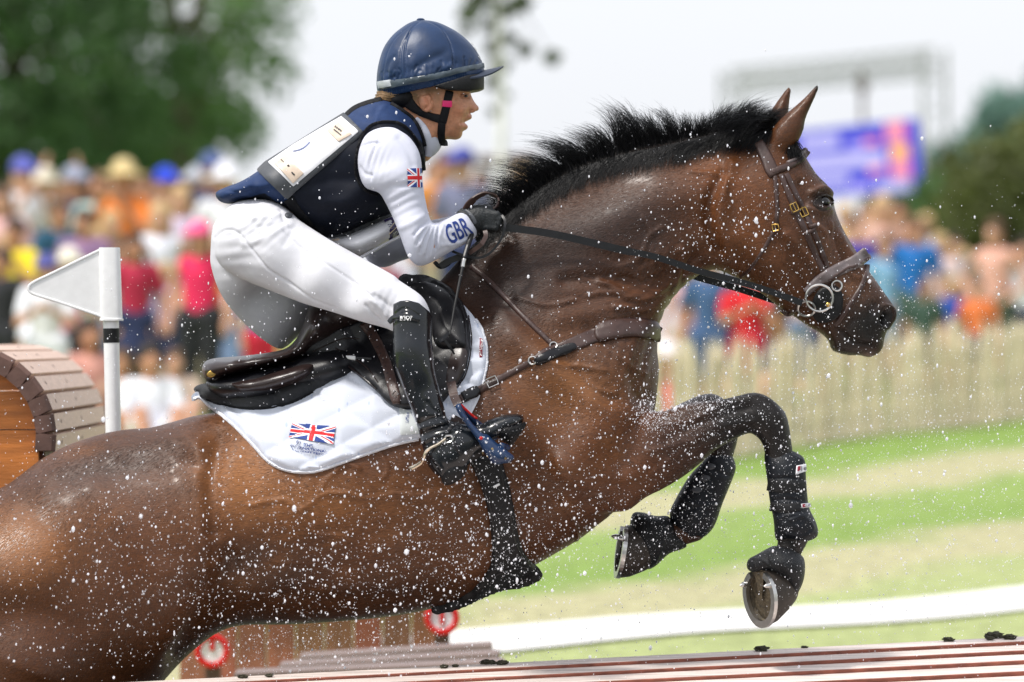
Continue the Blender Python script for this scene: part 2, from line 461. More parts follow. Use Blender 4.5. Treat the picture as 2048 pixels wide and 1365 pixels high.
def text_mesh(name, txt, corners, base, off=.0015, thick=.0008, bold=0.0, align=None, shear=0):
    """lettering laid inside the photograph quad corners = (top-left, top-right, bottom-right, bottom-left)"""
    cu = bpy.data.curves.new(name, 'FONT'); cu.body = txt; cu.resolution_u = 3; cu.offset = bold; cu.shear = shear
    o = bpy.data.objects.new(name, cu); COL.objects.link(o)
    dg = bpy.context.evaluated_depsgraph_get(); me = bpy.data.meshes.new_from_object(o.evaluated_get(dg))
    bpy.data.objects.remove(o); bpy.data.curves.remove(cu)
    bm = bmesh.new(); bm.from_mesh(me); bmesh.ops.triangulate(bm, faces=bm.faces[:])
    co = np.array([v.co[:2] for v in bm.verts]); lo, hi = co.min(0), co.max(0); mx = (hi-lo).max()/12
    for it in range(3):
        le = [e for e in bm.edges if e.calc_length() > mx]
        if not le: break
        bmesh.ops.subdivide_edges(bm, edges=le, cuts=1); bmesh.ops.triangulate(bm, faces=bm.faces[:])
    bm.verts.index_update(); co = np.array([v.co[:2] for v in bm.verts]); T = np.array([[v.index for v in f.verts] for f in bm.faces], int); bm.free()
    bpy.data.meshes.remove(me)
    u = (co[:, 0]-lo[0])/(hi[0]-lo[0]); v = 1-(co[:, 1]-lo[1])/(hi[1]-lo[1])
    c = np.array(corners, float)
    q = (c[0]*((1-u)*(1-v))[:, None]+c[1]*(u*(1-v))[:, None]+c[2]*(u*v)[:, None]+c[3]*((1-u)*v)[:, None])
    return flat_print(name, q, T, base, off)
def flat_print(name, q, T, base, off, mats=None):
    L, N = drape([tuple(p) for p in q], base)
    V = L+N*off
    c = np.cross(V[T[:, 1]]-V[T[:, 0]], V[T[:, 2]]-V[T[:, 0]]); fl = (c*N[T[:, 0]]).sum(1) < 0; T = T.copy(); T[fl] = T[fl][:, ::-1]
    return np_mesh(name, V, T)
def quad_grid(corners, nu, nv):
    c = np.array(corners, float); u, v = np.meshgrid(np.linspace(0, 1, nu+1), np.linspace(0, 1, nv+1)); u = u.ravel(); v = v.ravel()
    q = (c[0]*((1-u)*(1-v))[:, None]+c[1]*(u*(1-v))[:, None]+c[2]*(u*v)[:, None]+c[3]*((1-u)*v)[:, None])
    F = np.array([[j*(nu+1)+i, j*(nu+1)+i+1, (j+1)*(nu+1)+i+1, (j+1)*(nu+1)+i] for j in range(nv) for i in range(nu)], int)
    return q, F
def union_flag(name, corners, base, off, parent, umax=1.0):
    """the flag as a woven patch: one small face per stitch, three thread colours"""
    nu, nv = 100, 50
    q, F = quad_grid(corners, nu, nv)
    me = flat_print(name, q, F, base, off)
    for m in (MAT['flag_blue'], MAT['flag_white'], MAT['flag_red']): me.materials.append(m)
    ids = []
    for j in range(nv):
        for i in range(nu):
            x = ((i+.5)/nu*umax*2-1)*1.0; y = ((j+.5)/nv*2-1)*.5; y = -y
            k = 0
            dg1 = (y-.5*x)/1.118; dg2 = (y+.5*x)/1.118
            if abs(dg1) < .1 or abs(dg2) < .1: k = 1
            for dg, sgn in ((dg1, 1), (dg2, -1)):
                a = -dg if x < 0 else dg
                if sgn < 0: a = -a
                if 0 < -a*1 < .062: k = 2
            if abs(x) < .165 or abs(y) < .165: k = 1
            if abs(x) < .1 or abs(y) < .1: k = 2
            ids.append(k)
    me.polygons.foreach_set('material_index', ids)
    return part(name, me, None, parent)

# ------------------------------------------------------------------ materials
MAT = {}
def mat(name, col=(.5, .5, .5), rough=.5, metal=0, spec=.5, var=0, vscale=20, bump=0, bscale=150, stretch=(1, 1, 1), coat=0, sheen=0, attr=None, obj=False, emit=0, transl=0, sss=0, alpha=1, rvar=0):
    m = bpy.data.materials.new(name); m.use_nodes = True; t = m.node_tree; b = t.nodes['Principled BSDF']; N = t.nodes.new; lk = t.links.new
    b.inputs['Roughness'].default_value = rough; b.inputs['Metallic'].default_value = metal; b.inputs['Specular IOR Level'].default_value = spec
    b.inputs['Coat Weight'].default_value = coat; b.inputs['Sheen Weight'].default_value = sheen; b.inputs['Alpha'].default_value = alpha
    b.inputs['Coat Roughness'].default_value = .12
    src = None
    if attr: n = N('ShaderNodeAttribute'); n.attribute_name = attr; src = n.outputs['Color']
    elif obj: n = N('ShaderNodeObjectInfo'); src = n.outputs['Color']
    else: n = N('ShaderNodeRGB'); n.outputs[0].default_value = (*col, 1); src = n.outputs[0]
    tc = N('ShaderNodeTexCoord'); mp = N('ShaderNodeMapping'); mp.inputs['Scale'].default_value = stretch; lk(tc.outputs['Object'], mp.inputs[0])
    if var:
        nz = N('ShaderNodeTexNoise'); nz.inputs['Scale'].default_value = vscale; nz.inputs['Detail'].default_value = 5; lk(mp.outputs[0], nz.inputs['Vector'])
        mr = N('ShaderNodeMapRange'); mr.inputs[1].default_value = .25; mr.inputs[2].default_value = .75; mr.inputs[3].default_value = 1-var; mr.inputs[4].default_value = 1+var; lk(nz.outputs[0], mr.inputs[0])
        mx = N('ShaderNodeVectorMath'); mx.operation = 'MULTIPLY'; lk(src, mx.inputs[0]); lk(mr.outputs[0], mx.inputs[1]); src = mx.outputs[0]
        if rvar:
            m2 = N('ShaderNodeMapRange'); m2.inputs[3].default_value = rough-rvar; m2.inputs[4].default_value = rough+rvar; lk(nz.outputs[0], m2.inputs[0]); lk(m2.outputs[0], b.inputs['Roughness'])
    lk(src, b.inputs['Base Color'])
    if bump:
        n2 = N('ShaderNodeTexNoise'); n2.inputs['Scale'].default_value = bscale; n2.inputs['Detail'].default_value = 4; lk(mp.outputs[0], n2.inputs['Vector'])
        bp = N('ShaderNodeBump'); bp.inputs['Strength'].default_value = bump; bp.inputs['Distance'].default_value = .004; lk(n2.outputs[0], bp.inputs['Height']); lk(bp.outputs[0], b.inputs['Normal'])
    if emit:
        for l_ in list(b.inputs['Base Color'].links): t.links.remove(l_)
        b.inputs['Base Color'].default_value = (.01, .01, .01, 1); lk(src, b.inputs['Emission Color']); b.inputs['Emission Strength'].default_value = emit
    if sss: b.inputs['Subsurface Weight'].default_value = sss; b.inputs['Subsurface Radius'].default_value = (.01, .004, .002); b.inputs['Subsurface Scale'].default_value = .5
    if transl:
        tr = N('ShaderNodeBsdfTranslucent'); lk(src, tr.inputs[0]); ms = N('ShaderNodeMixShader'); ms.inputs[0].default_value = transl
        lk(b.outputs[0], ms.inputs[1]); lk(tr.outputs[0], ms.inputs[2]); lk(ms.outputs[0], t.nodes['Material Output'].inputs[0])
    MAT[name] = m; return m
mat('coat', rough=.46, spec=.30, var=.30, vscale=70, stretch=(1, 1, 4.5), bump=.45, bscale=120, attr='Col', rvar=.16)
t = MAT['coat'].node_tree; b = t.nodes['Principled BSDF']                       # soaked patches shine more
nw = t.nodes.new('ShaderNodeTexNoise'); nw.inputs['Scale'].default_value = 5; nw.inputs['Detail'].default_value = 6; nw.inputs['Roughness'].default_value = .65
tcw = t.nodes.new('ShaderNodeTexCoord'); t.links.new(tcw.outputs['Object'], nw.inputs['Vector'])
mw = t.nodes.new('ShaderNodeMapRange'); mw.inputs[1].default_value = .46; mw.inputs[2].default_value = .62; mw.inputs[3].default_value = 0; mw.inputs[4].default_value = .25; t.links.new(nw.outputs[0], mw.inputs[0]); t.links.new(mw.outputs[0], b.inputs['Coat Weight'])
b.inputs['Coat Roughness'].default_value = .22
mat('coat_hair', rough=.36, spec=.5, attr='Col')
mat('mane', (.003, .003, .004), .45, spec=.25)
mat('eye', (.004, .003, .003), .08, spec=.45, coat=.25)
mat('hoof', (.035, .028, .023), .5, spec=.3, var=.35, vscale=60, bump=.3, bscale=90)
mat('sole', (.06, .045, .025), .7, var=.6, vscale=90, bump=.8, bscale=120)
mat('steel', (.55, .54, .52), .28, 1, var=.15, vscale=60)
mat('brass', (.65, .42, .12), .25, 1)
mat('leather_brown', (.048, .023, .018), .4, spec=.5, var=.25, vscale=60, bump=.15, bscale=500)
mat('leather_grey', (.15, .12, .12), .45, var=.2, vscale=60, bump=.1, bscale=400)
mat('leather_black', (.007, .007, .009), .35, spec=.35, var=.25, vscale=60, bump=.12, bscale=500)
mat('saddle_brown', (.022, .013, .012), .3, spec=.45, var=.2, vscale=40, bump=.08, bscale=600)
mat('boot_leather', (.005, .007, .010), .2, spec=.5, var=.3, vscale=30, bump=.1, bscale=60, rvar=.1)
mat('rubber_black', (.008, .008, .009), .55, spec=.3, var=.3, vscale=80, bump=.3, bscale=300)
mat('neoprene', (.005, .007, .011), .5, spec=.3, var=.4, vscale=40, bump=.4, bscale=220)
mat('white_cloth', (.64, .65, .70), .75, sheen=.2, var=.03, vscale=60, bump=.12, bscale=700)
mat('breeches', (.62, .62, .66), .85, spec=.25, var=.04, vscale=50, bump=.10, bscale=600)
mat('shirt', (.58, .59, .68), .8, spec=.25, var=.03, vscale=40, bump=.1, bscale=500)
mat('vest', (.006, .009, .02), .65, sheen=.05, var=.3, vscale=40, bump=.2, bscale=900)
mat('vest_blue', (.014, .03, .085), .55, sheen=.15, var=.15, vscale=30, bump=.15, bscale=500)
mat('silk', (.007, .027, .082), .42, spec=.4, var=.2, vscale=25, bump=.35, bscale=28)
mat('webbing', (.006, .006, .008), .7, spec=.25, bump=.2, bscale=600)
mat('trim_grey', (.06, .065, .075), .5, var=.15, vscale=40, bump=.2, bscale=500)
mat('paper', (.72, .72, .75), .35, var=.03, vscale=40)
mat('tan_print', (.62, .50, .40), .4, var=.1, vscale=60)
mat('purple_print', (.05, .035, .12), .35, var=.3, vscale=60)
mat('ink_black', (.01, .01, .012), .5)
mat('ink_blue', (.006, .03, .19), .6)
mat('ink_white', (.75, .75, .75), .5)
mat('red_tag', (.25, .012, .03), .6)
mat('pink_tape', (.75, .02, .16), .5)
mat('red_plastic', (.55, .01, .008), .3)
mat('skin', (.50, .235, .135), .5, spec=.45, var=.14, vscale=130, bump=.06, bscale=300, sss=.15, attr='Col')
mat('hair', (.20, .115, .05), .5, var=.3, vscale=100)
mat('stirrup_blue', (.01, .03, .085), .3, spec=.5, var=.2, vscale=60)
mat('flag_blue', (.008, .04, .22), .7); mat('flag_white', (.8, .8, .83), .7); mat('flag_red', (.62, .008, .012), .7)
mat('white_plastic', (.80, .80, .80), .35, var=.05, vscale=40, bump=.05, bscale=200)
mat('plank', (.56, .40, .32), .6, var=.3, vscale=9, stretch=(1, 9, 9), bump=.35, bscale=30)
mat('plank_x', (.62, .53, .48), .62, var=.38, vscale=7, stretch=(.6, 9, 9), bump=.4, bscale=40)
mat('plank_red', (.25, .075, .045), .6, var=.4, vscale=9, stretch=(.8, 9, 9), bump=.35, bscale=30)
mat('plank_dark', (.11, .058, .045), .65, var=.4, vscale=14, bump=.4, bscale=60)
mat('orange_board', (.50, .165, .03), .45, var=.35, vscale=6, stretch=(1.2, 1, 10), bump=.25, bscale=30)
mat('mud', (.035, .032, .018), .9, var=.6, vscale=60, bump=.8, bscale=200)
# ------------------------------------------------------------------ the horse
TRUNK = [(-330, 1290), (-300, 1170), (-230, 1085), (-120, 1022), (0, 977), (43, 949), (86, 917), (141, 889), (206, 868), (257, 859), (300, 856), (343, 845), (386, 833), (429, 826),
 (490, 812), (560, 792), (640, 757), (720, 708), (800, 642), (860, 585), (905, 535), (950, 486), (1000, 437), (1050, 392), (1100, 357), (1160, 326), (1230, 302), (1300, 287),
 (1370, 272), (1440, 256), (1500, 246), (1540, 250), (1575, 272), (1603, 300), (1616, 323), (1634, 350), (1652, 368), (1663, 384), (1667, 405), (1672, 426), (1685, 457), (1702, 487), (1716, 509),
 (1735, 539), (1754, 565), (1772, 591), (1783, 606), (1790, 620), (1790, 634), (1782, 649), (1773, 664), (1768, 681), (1765, 697), (1754, 709), (1737, 715), (1721, 711), (1702, 711), (1677, 706),
 (1662, 697), (1657, 682), (1642, 667), (1616, 652), (1590, 634), (1564, 618), (1530, 592), (1499, 569), (1465, 552), (1438, 541), (1415, 542), (1390, 556), (1369, 571), (1345, 598), (1325, 629), (1316, 657),
 (1315, 700), (1317, 750), (1313, 795), (1305, 840), (1290, 910), (1265, 980), (1225, 1026), (1197, 1049), (1155, 1081), (1085, 1122), (1040, 1147), (1000, 1169), (915, 1203), (859, 1219), (780, 1233), (700, 1241),
 (580, 1249), (490, 1250), (441, 1263), (394, 1295), (350, 1337), (312, 1385), (290, 1450), (240, 1530), (130, 1570), (0, 1560), (-150, 1490), (-290, 1390)]
TW = [(-150, 1250, .25), (60, 1080, .285), (100, 1300, .27), (250, 1150, .285), (420, 1010, .285), (650, 1000, .305), (850, 950, .30), (1000, 900, .27), (1000, 700, .21), (1120, 760, .235), (1240, 760, .21), (1240, 900, .215),
 (1150, 600, .165), (1050, 520, .125), (1260, 470, .125), (1330, 560, .105), (1400, 390, .10), (1480, 450, .105), (1560, 560, .085), (1590, 400, .105), (1635, 440, .095), (1660, 540, .07), (1620, 610, .062), (1725, 640, .064), (1690, 690, .05), (1770, 640, .045),
 (920, 570, .06), (1200, 345, .035), (1400, 290, .035), (1080, 400, .045)]
FORE = ZE([(150, 380), (270, 240), (390, 208), (520, 168), (640, 155), (720, 140), (790, 121), (845, 118), (895, 136), (945, 172), (988, 222), (1006, 280), (1016, 350), (1026, 430), (1045, 620), (1075, 760), (1060, 850), (960, 850), (935, 740), (905, 600), (885, 430), (870, 372), (845, 340),
 (805, 321), (740, 345), (640, 400), (560, 470), (470, 540), (370, 600), (280, 645), (180, 712), (60, 680), (10, 560), (60, 450)])
FOREW = [(1300, 930, .085), (1380, 880, .07), (1460, 840, .055), (1540, 830, .048), (1565, 900, .034), (1575, 1000, .034), (1585, 1060, .04)]
FOREY = [(1240, 920, -.15), (1400, 870, -.15), (1560, 850, -.14), (1585, 1060, -.14)]
FARF = ZE([(250, 280), (390, 206), (480, 160), (560, 127), (625, 122), (675, 150), (720, 230), (750, 300), (740, 380), (712, 470), (660, 620), (610, 760), (540, 830), (450, 800), (470, 700), (530, 560), (590, 440), (610, 360), (560, 320), (450, 380), (300, 450)])
hv = Vol((-1.86, -.36, .40), (1.04, .36, 2.60), .0056)
hv.inflate(TRUNK, 0.0, TW, k=.0, smooth=4, r=.09)
hv.inflate(FORE, FOREY, FOREW, k=.055, smooth=4, r=.05)
hv.inflate(FARF, .15, [(1330, 830, .08), (1420, 820, .06), (1440, 900, .034), (1395, 1040, .04)], k=.05, smooth=4, r=.05)
# pasterns
hv.cone(P(*ZE([(1040, 830)])[0], -.14), P(*ZE([(985, 960)])[0], -.14), .036, .030, .02)
hv.cone(P(*ZE([(520, 800)])[0], .15), P(*ZE([(380, 850)])[0], .15), .036, .032, .02)
# ears: cupped leaves
for yo, tip, b0, b1 in ((-.05, (1637, 172), (1540, 300), (1600, 292)), (.055, (1580, 176), (1520, 270), (1566, 262))):
    ear = [b0, ((b0[0]+tip[0])/2-14, (b0[1]+tip[1])/2-6), (tip[0]-7, tip[1]+4), tip, (tip[0]-1, tip[1]+14), ((b1[0]+tip[0])/2+12, (b1[1]+tip[1])/2+14), b1, ((b0[0]+b1[0])/2, b1[1]+22)]
    if yo > 0: ear = [(1515, 275), (1540, 225), (1572, 180), (1581, 176), (1580, 195), (1574, 240), (1565, 275)]
    else: ear = [(1538, 310), (1540, 270), (1560, 240), (1605, 200), (1632, 172), (1638, 171), (1632, 190), (1612, 235), (1606, 262), (1592, 290), (1570, 312)]
    cx = sum(p[0] for p in ear)/len(ear); cy = sum(p[1] for p in ear)/len(ear)
    hv.inflate(ear, yo, [(cx, cy, .026)], k=.012, smooth=4)
# hind legs, mostly below and left of the frame
for sgn in (-1, 1):
    q = lambda x, y: P(x, y, .155*sgn)
    hv.chain([(q(60, 1330), .17), (q(0, 1480), .12), (q(-110, 1590), .072)], .05)
    hv.chain([(q(-110, 1590), .066), (q(-130, 1640), .045), (q(-150, 1720), .036), (q(-160, 1760), .044), (q(-140, 1790), .036)], .03)
    hv.chain([(q(-140, 1790), .05), (q(-120, 1825), .062)], .015)
hV, hQ = hv.mesh(2); del hv
px, py = to_px(hV)
HN = vnormals(hV, hQ)
R_ = []
add = lambda pts, sg, am: R_.append((pts, sg, am))
# muscles and bones
add([(1030, 680), (1090, 730), (1180, 800), (1270, 850)], 36, .010); add([(985, 760), (1050, 850), (1130, 930)], 36, .010)
add([(1010, 600), (1100, 690), (1215, 800)], 16, -.006); add([(1130, 930), (1190, 960), (1250, 960)], 26, .012); add([(1050, 1000), (1130, 1010), (1210, 1000)], 14, -.007)
add([(1310, 640), (1270, 680), (1240, 760), (1250, 830)], 22, .008); add([(1180, 660), (1240, 720), (1275, 800)], 14, -.004)
add([(1130, 560), (1230, 555), (1320, 560), (1400, 530)], 14, -.008); add([(1060, 480), (1180, 450), (1320, 400), (1440, 380)], 40, .009)
add([(1120, 640), (1220, 620), (1310, 600)], 22, .007); add([(1440, 500), (1418, 450), (1420, 400), (1450, 350)], 12, -.010)
add([(1465, 330), (1445, 390), (1440, 450), (1455, 510)], 11, .009); add([(1480, 480), (1540, 540), (1590, 600)], 30, .006)
add([(1575, 470), (1620, 520), (1655, 555)], 9, .007); add([(1600, 500), (1640, 560)], 16, -.004); add([(1590, 545), (1620, 590)], 10, -.004)
add([(1625, 385), (1645, 378), (1665, 388)], 6, .010); add([(1618, 415), (1640, 424), (1660, 420)], 7, .006); add([(1600, 370), (1612, 400), (1605, 430)], 12, -.007)
add([(1680, 470), (1705, 520), (1735, 565)], 9, .005); add([(1668, 470), (1690, 530)], 10, -.005)
add([(1768, 612), (1784, 620), (1786, 640), (1775, 655), (1762, 650)], 4.5, .008); add([(1772, 630), (1768, 645)], 6, -.020)
add([(1745, 690), (1715, 686), (1690, 672), (1672, 655)], 4, -.008); add([(1750, 610), (1735, 640), (1740, 670)], 9, -.004); add([(1705, 640), (1690, 660)], 8, -.005)
add([(1660, 640), (1675, 690), (1700, 700)], 10, .004)
# barrel, flank, haunch
add([(440, 880), (420, 960), (425, 1060)], 20, -.012); add([(395, 905), (400, 960), (405, 1040), (395, 1140)], 24, .012); add([(470, 900), (455, 980), (470, 1080)], 26, .004)
add([(375, 920), (392, 935)], 14, -.008); add([(455, 1120), (420, 1220), (360, 1310)], 26, -.016); add([(340, 1150), (330, 1240), (300, 1330)], 40, .012)
add([(180, 980), (260, 1060), (300, 1180)], 34, .006); add([(60, 1010), (140, 1100), (180, 1240)], 26, -.005); add([(230, 900), (300, 890), (370, 880)], 18, .006); add([(120, 960), (240, 940), (340, 940)], 20, -.004)
for i in range(9):                                   # ribs
    x0 = 520+i*42; add([(x0+30, 930), (x0-6, 1020), (x0-40, 1110)], 9, .0009)
add([(560, 1190), (720, 1200), (860, 1180)], 18, -.004)
# veins
random.seed(11)
for pts in ([(500, 1010), (560, 1000), (600, 1020), (650, 990), (700, 985), (740, 1000), (790, 985)], [(600, 1020), (620, 1060), (680, 1070), (720, 1100)], [(640, 990), (660, 960), (700, 930), (720, 935)],
            [(790, 985), (840, 990), (880, 985), (930, 1000)], [(540, 1120), (640, 1130), (760, 1120), (850, 1100)], [(760, 960), (770, 930), (760, 900)],
            [(1080, 720), (1120, 735), (1160, 730), (1210, 745)], [(1160, 730), (1180, 770), (1230, 790)], [(1040, 600), (1090, 615), (1150, 600)], [(1230, 700), (1260, 730), (1300, 750)],
            [(1240, 540), (1275, 510), (1300, 470), (1330, 455)], [(1300, 470), (1290, 430)], [(1385, 350), (1440, 355), (1455, 385), (1460, 420)], [(1180, 590), (1220, 585), (1260, 600), (1300, 590)], [(1170, 560), (1210, 562), (1250, 545), (1285, 555)],
            [(1630, 440), (1650, 470), (1648, 520)], [(1668, 440), (1672, 480), (1690, 530), (1716, 560)], [(1560, 430), (1575, 470), (1570, 520)],
            [(1310, 860), (1380, 842), (1450, 815), (1500, 805)], [(1300, 905), (1370, 890), (1440, 850), (1500, 840)], [(1330, 940), (1400, 900), (1460, 862)], [(1280, 960), (1330, 930), (1390, 880)]):
    q = [(x+random.uniform(-7, 7), y+random.uniform(-6, 6)) for x, y in pts]; add(q, 3.8, .0034)
add([(1320, 830), (1400, 815), (1480, 800)], 8, .004); add([(1330, 880), (1420, 840), (1500, 815)], 7, -.004); add([(1500, 800), (1530, 800), (1556, 830)], 12, .004)
add([(1200, 560), (1260, 590), (1310, 585), (1340, 560)], 7, .005); add([(1230, 615), (1290, 620), (1330, 600)], 6, .004); add([(1350, 560), (1365, 540), (1362, 500)], 8, .006); add([(1375, 545), (1388, 510)], 6, -.006)
rel = 1.6*strokes(px, py, R_)*np.clip(np.abs(HN[:, 1])*1.5, 0, 1)
far = hV[:, 1] > .1
rel *= np.where((px > 1240) & (py > 770), np.clip((-.03-hV[:, 1])/.08, 0, 1), 1)
# skin folds and fine unevenness
def fold(px, py, c, ang, wl, amp, rad):
    a = math.radians(ang); t = (px-c[0])*math.cos(a)+(py-c[1])*math.sin(a); t = t+6*np.sin(((px-c[0])*math.sin(a)-(py-c[1])*math.cos(a))/23)
    return amp*np.sin(t/wl*2*math.pi)*np.exp(-((px-c[0])**2+(py-c[1])**2)/rad**2)
rel += fold(px, py, (1290, 590), 70, 17, .0022, 70)+fold(px, py, (1330, 540), 35, 15, .0018, 50)+fold(px, py, (1270, 720), 25, 22, .0016, 70)+fold(px, py, (455, 1130), 20, 26, .002, 60)
hV = hV+HN*rel[:, None]
# coat colours: a bay, black mane, legs and muzzle, paler on flank and shoulder, darker along the topline
base = np.array((.082, .029, .0080)); C = np.tile(base, (len(hV), 1))
def blob(x, y, rx, ry, col, s=1.0, ang=0):
    a = math.radians(ang); u = (px-x)*math.cos(a)+(py-y)*math.sin(a); v = -(px-x)*math.sin(a)+(py-y)*math.cos(a)
    w = (s*np.exp(-((u/rx)**2+(v/ry)**2)))[:, None]; C[:] = C*(1-w)+np.array(col)*w
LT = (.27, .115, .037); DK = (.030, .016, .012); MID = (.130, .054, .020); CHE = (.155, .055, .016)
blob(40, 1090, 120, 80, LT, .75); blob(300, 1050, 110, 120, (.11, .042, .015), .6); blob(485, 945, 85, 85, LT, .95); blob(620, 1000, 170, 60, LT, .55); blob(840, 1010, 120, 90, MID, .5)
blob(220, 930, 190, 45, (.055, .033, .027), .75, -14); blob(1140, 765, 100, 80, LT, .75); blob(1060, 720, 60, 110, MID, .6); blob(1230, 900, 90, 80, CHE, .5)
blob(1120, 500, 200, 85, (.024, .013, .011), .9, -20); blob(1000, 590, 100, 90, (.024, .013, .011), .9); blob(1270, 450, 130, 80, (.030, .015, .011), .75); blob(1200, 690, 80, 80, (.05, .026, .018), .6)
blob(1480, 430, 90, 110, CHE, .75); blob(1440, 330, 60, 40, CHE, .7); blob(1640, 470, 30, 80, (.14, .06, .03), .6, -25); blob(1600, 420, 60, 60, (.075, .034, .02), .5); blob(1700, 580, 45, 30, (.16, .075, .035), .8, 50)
blob(1738, 655, 74, 56, (.009, .008, .008), 1.0); blob(1755, 650, 50, 50, (.009, .008, .008), .9); blob(1690, 690, 45, 30, (.02, .016, .014), .9); blob(1735, 712, 16, 7, (.25, .2, .17), .7); blob(1655, 640, 26, 22, (.05, .025, .016), .7)
blob(1642, 402, 24, 22, (.015, .010, .009), .95)
m = (px > 1380) & (py > 770); f = np.clip((px-1300)/150, 0, 1)*(py > 770); f = np.where(px > 1180, f, 0); C = C*(1-f[:, None])+np.array((.010, .008, .008))*f[:, None]
blob(1330, 880, 60, 60, (.04, .018, .012), .6)
f = np.clip((py-1480)/120, 0, 1); C = C*(1-f[:, None])+np.array((.010, .008, .008))*f[:, None]
crest = [(905, 535), (1000, 437), (1100, 357), (1230, 302), (1370, 272), (1500, 246), (1545, 255)]
dc = seg_dist(catmull(crest, 5, False), px, py); w = np.exp(-(dc/34)**2)[:, None]*(px < 1545)[:, None]; C = C*(1-w)+np.array((.008, .007, .008))*w
ed = seg_dist(np.array([(1606, 265), (1614, 236), (1634, 190), (1638, 170), (1631, 174)]), px, py); w = (np.exp(-(ed/6)**2)*(py < 285))[:, None]; C = C*(1-w)+np.array((.012, .010, .010))*w
blob(520, 1150, 120, 70, (.020, .009, .005), .6); blob(800, 1190, 230, 40, (.024, .010, .005), .55); blob(330, 1330, 120, 60, (.028, .012, .006), .5)   # flank and belly shade painted into the coat, along with wet hair
r_ = np.random.RandomState(4)
for i in range(60): blob(r_.uniform(-50, 1250), r_.uniform(880, 1200), r_.uniform(14, 46), r_.uniform(8, 22), LT if i % 3 else (.03, .012, .006), r_.uniform(.10, .28), r_.uniform(-40, 20))
C = np.clip(C, .004, 1)
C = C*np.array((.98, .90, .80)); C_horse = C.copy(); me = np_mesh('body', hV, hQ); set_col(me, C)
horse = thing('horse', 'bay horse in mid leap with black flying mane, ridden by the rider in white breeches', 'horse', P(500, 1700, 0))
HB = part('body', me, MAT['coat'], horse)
base_horse = Surf().add(hV, hQ)
trunk_mask = None
# eye
ey, en = base_horse.hit(1646, 404)
ev = MB(); bm = bmesh.new(); bmesh.ops.create_uvsphere(bm, u_segments=24, v_segments=16, radius=1)
bm.verts.index_update(); vs = [v.co.copy() for v in bm.verts]; fs = [[v.index for v in f.verts] for f in bm.faces]; bm.free()
USPH = (vs, fs)
rot = Matrix.Rotation(math.radians(8), 3, 'Y')
ev.add([Vector(ey)+Vector((0, .011, 0))+rot @ Vector((v.x*.0175, v.y*.015, v.z*.0145)) for v in vs], fs)
ev.build('eye', MAT['eye'], horse, True)
for dy, pts in ((-12, [(1626, 408), (1634, 396), (1648, 391), (1660, 395), (1665, 404)]), (12, [(1626, 410), (1636, 418), (1650, 420), (1661, 414), (1665, 406)])):
    me2 = ribbon_mesh('eyelid', pts, [2, 5, 5, 4, 2], base_horse, off=.002, thick=.005, sm=6, step=2.0)
    part('eyelid', me2, mat('eyelid%d' % dy, (.02, .012, .010), .35), horse)
# nostril
me2 = sheet_mesh('nostril', [(1768, 622), (1779, 617), (1785, 628), (1781, 643), (1771, 656), (1763, 648), (1764, 632)], base_horse, off=.0008, thick=.0004, step=2.5, sm=1)
part('nostril', me2, mat('nostril', (.004, .002, .002), .6), horse)
# hooves with shoes
def hoof(c, n, up, w, l, hgt, parent, name='hoof'):
    """c = centre of the sole, n = outward sole normal, up = from toe to heel"""
    n = Vector(n).normalized(); up = Vector(up); up = (up-n*up.dot(n)).normalized(); sd_ = n.cross(up); c = Vector(c)
    N_ = 36
    def ring(k, kd, tilt=0): return [c-n*kd+sd_*(math.sin(a)*w*k)+up*((-math.cos(a)*l*k)*(1 if math.cos(a) > 0 else .82)+tilt) for a in [2*math.pi*i/N_ for i in range(N_)]]
    V = []; F = []
    rr = [ring(1, 0), ring(.97, hgt*.3, .004), ring(.88, hgt*.7, .016), ring(.78, hgt, .026)]
    for r_ in rr: V += r_
    for i in range(3):
        for j in range(N_): F.append((i*N_+j, i*N_+(j+1) % N_, (i+1)*N_+(j+1) % N_, (i+1)*N_+j))
    F.append(tuple(3*N_+j for j in range(N_)))
    ho = MB().add(V, F).build(name, MAT['hoof'], parent, True)
    # recessed sole with frog
    V = []; F = []
    for k, kd in ((1.0, 0), (.86, .002), (.8, .010), (.3, .006), (.0, .004)): V += ring(k, kd)
    for i in range(4):
        for j in range(N_): F.append((i*N_+j, i*N_+(j+1) % N_, (i+1)*N_+(j+1) % N_, (i+1)*N_+j))
    so = MB().add(V, F)
    so.add([c+up*(l*.75)+sd_*w*.34+n*.002, c+up*(l*.75)-sd_*w*.34+n*.002, c-up*l*.25+n*.003, c+up*l*.78-n*.012], [(0, 1, 2), (0, 2, 3), (1, 3, 2)])
    so.build('sole', MAT['sole'], ho, False)
    # shoe: open at the heel
    an = [math.radians(a) for a in np.linspace(-152, 152, 44)]; V = []; F = []
    for a in an:
        for k, kd in ((1.03, -.011), (.80, -.011), (.80, 0), (1.03, 0)):
            V.append(c-n*kd+sd_*(math.sin(a)*w*k)+up*((-math.cos(a)*l*k)*(1 if math.cos(a) > 0 else .82)))
    for i in range(len(an)-1):
        for j in range(4): F.append((i*4+j, i*4+(j+1) % 4, i*4+4+(j+1) % 4, i*4+4+j))
    F += [(0, 1, 2, 3), tuple((len(an)-1)*4+j for j in (3, 2, 1, 0))]
    sh = MB().add(V, F).build('horseshoe', MAT['steel'], ho, False)
    for sg in (-1, 1):
        b = c+n*.011+sd_*(sg*w*.9*math.sin(math.radians(118)))-up*(l*.92*.82*math.cos(math.radians(118)))
        MB().lathe([(.007, 0), (.0075, .006), (.004, .014), (.001, .018)], b, n, 10).build('stud', MAT['steel'], ho, True)
    return ho
hc = P(*ZE([(868, 1140)])[0], -.20)
hoof(hc, (-.80, -.58, -.12), (.12, .10, 1), .062, .080, .085, horse)
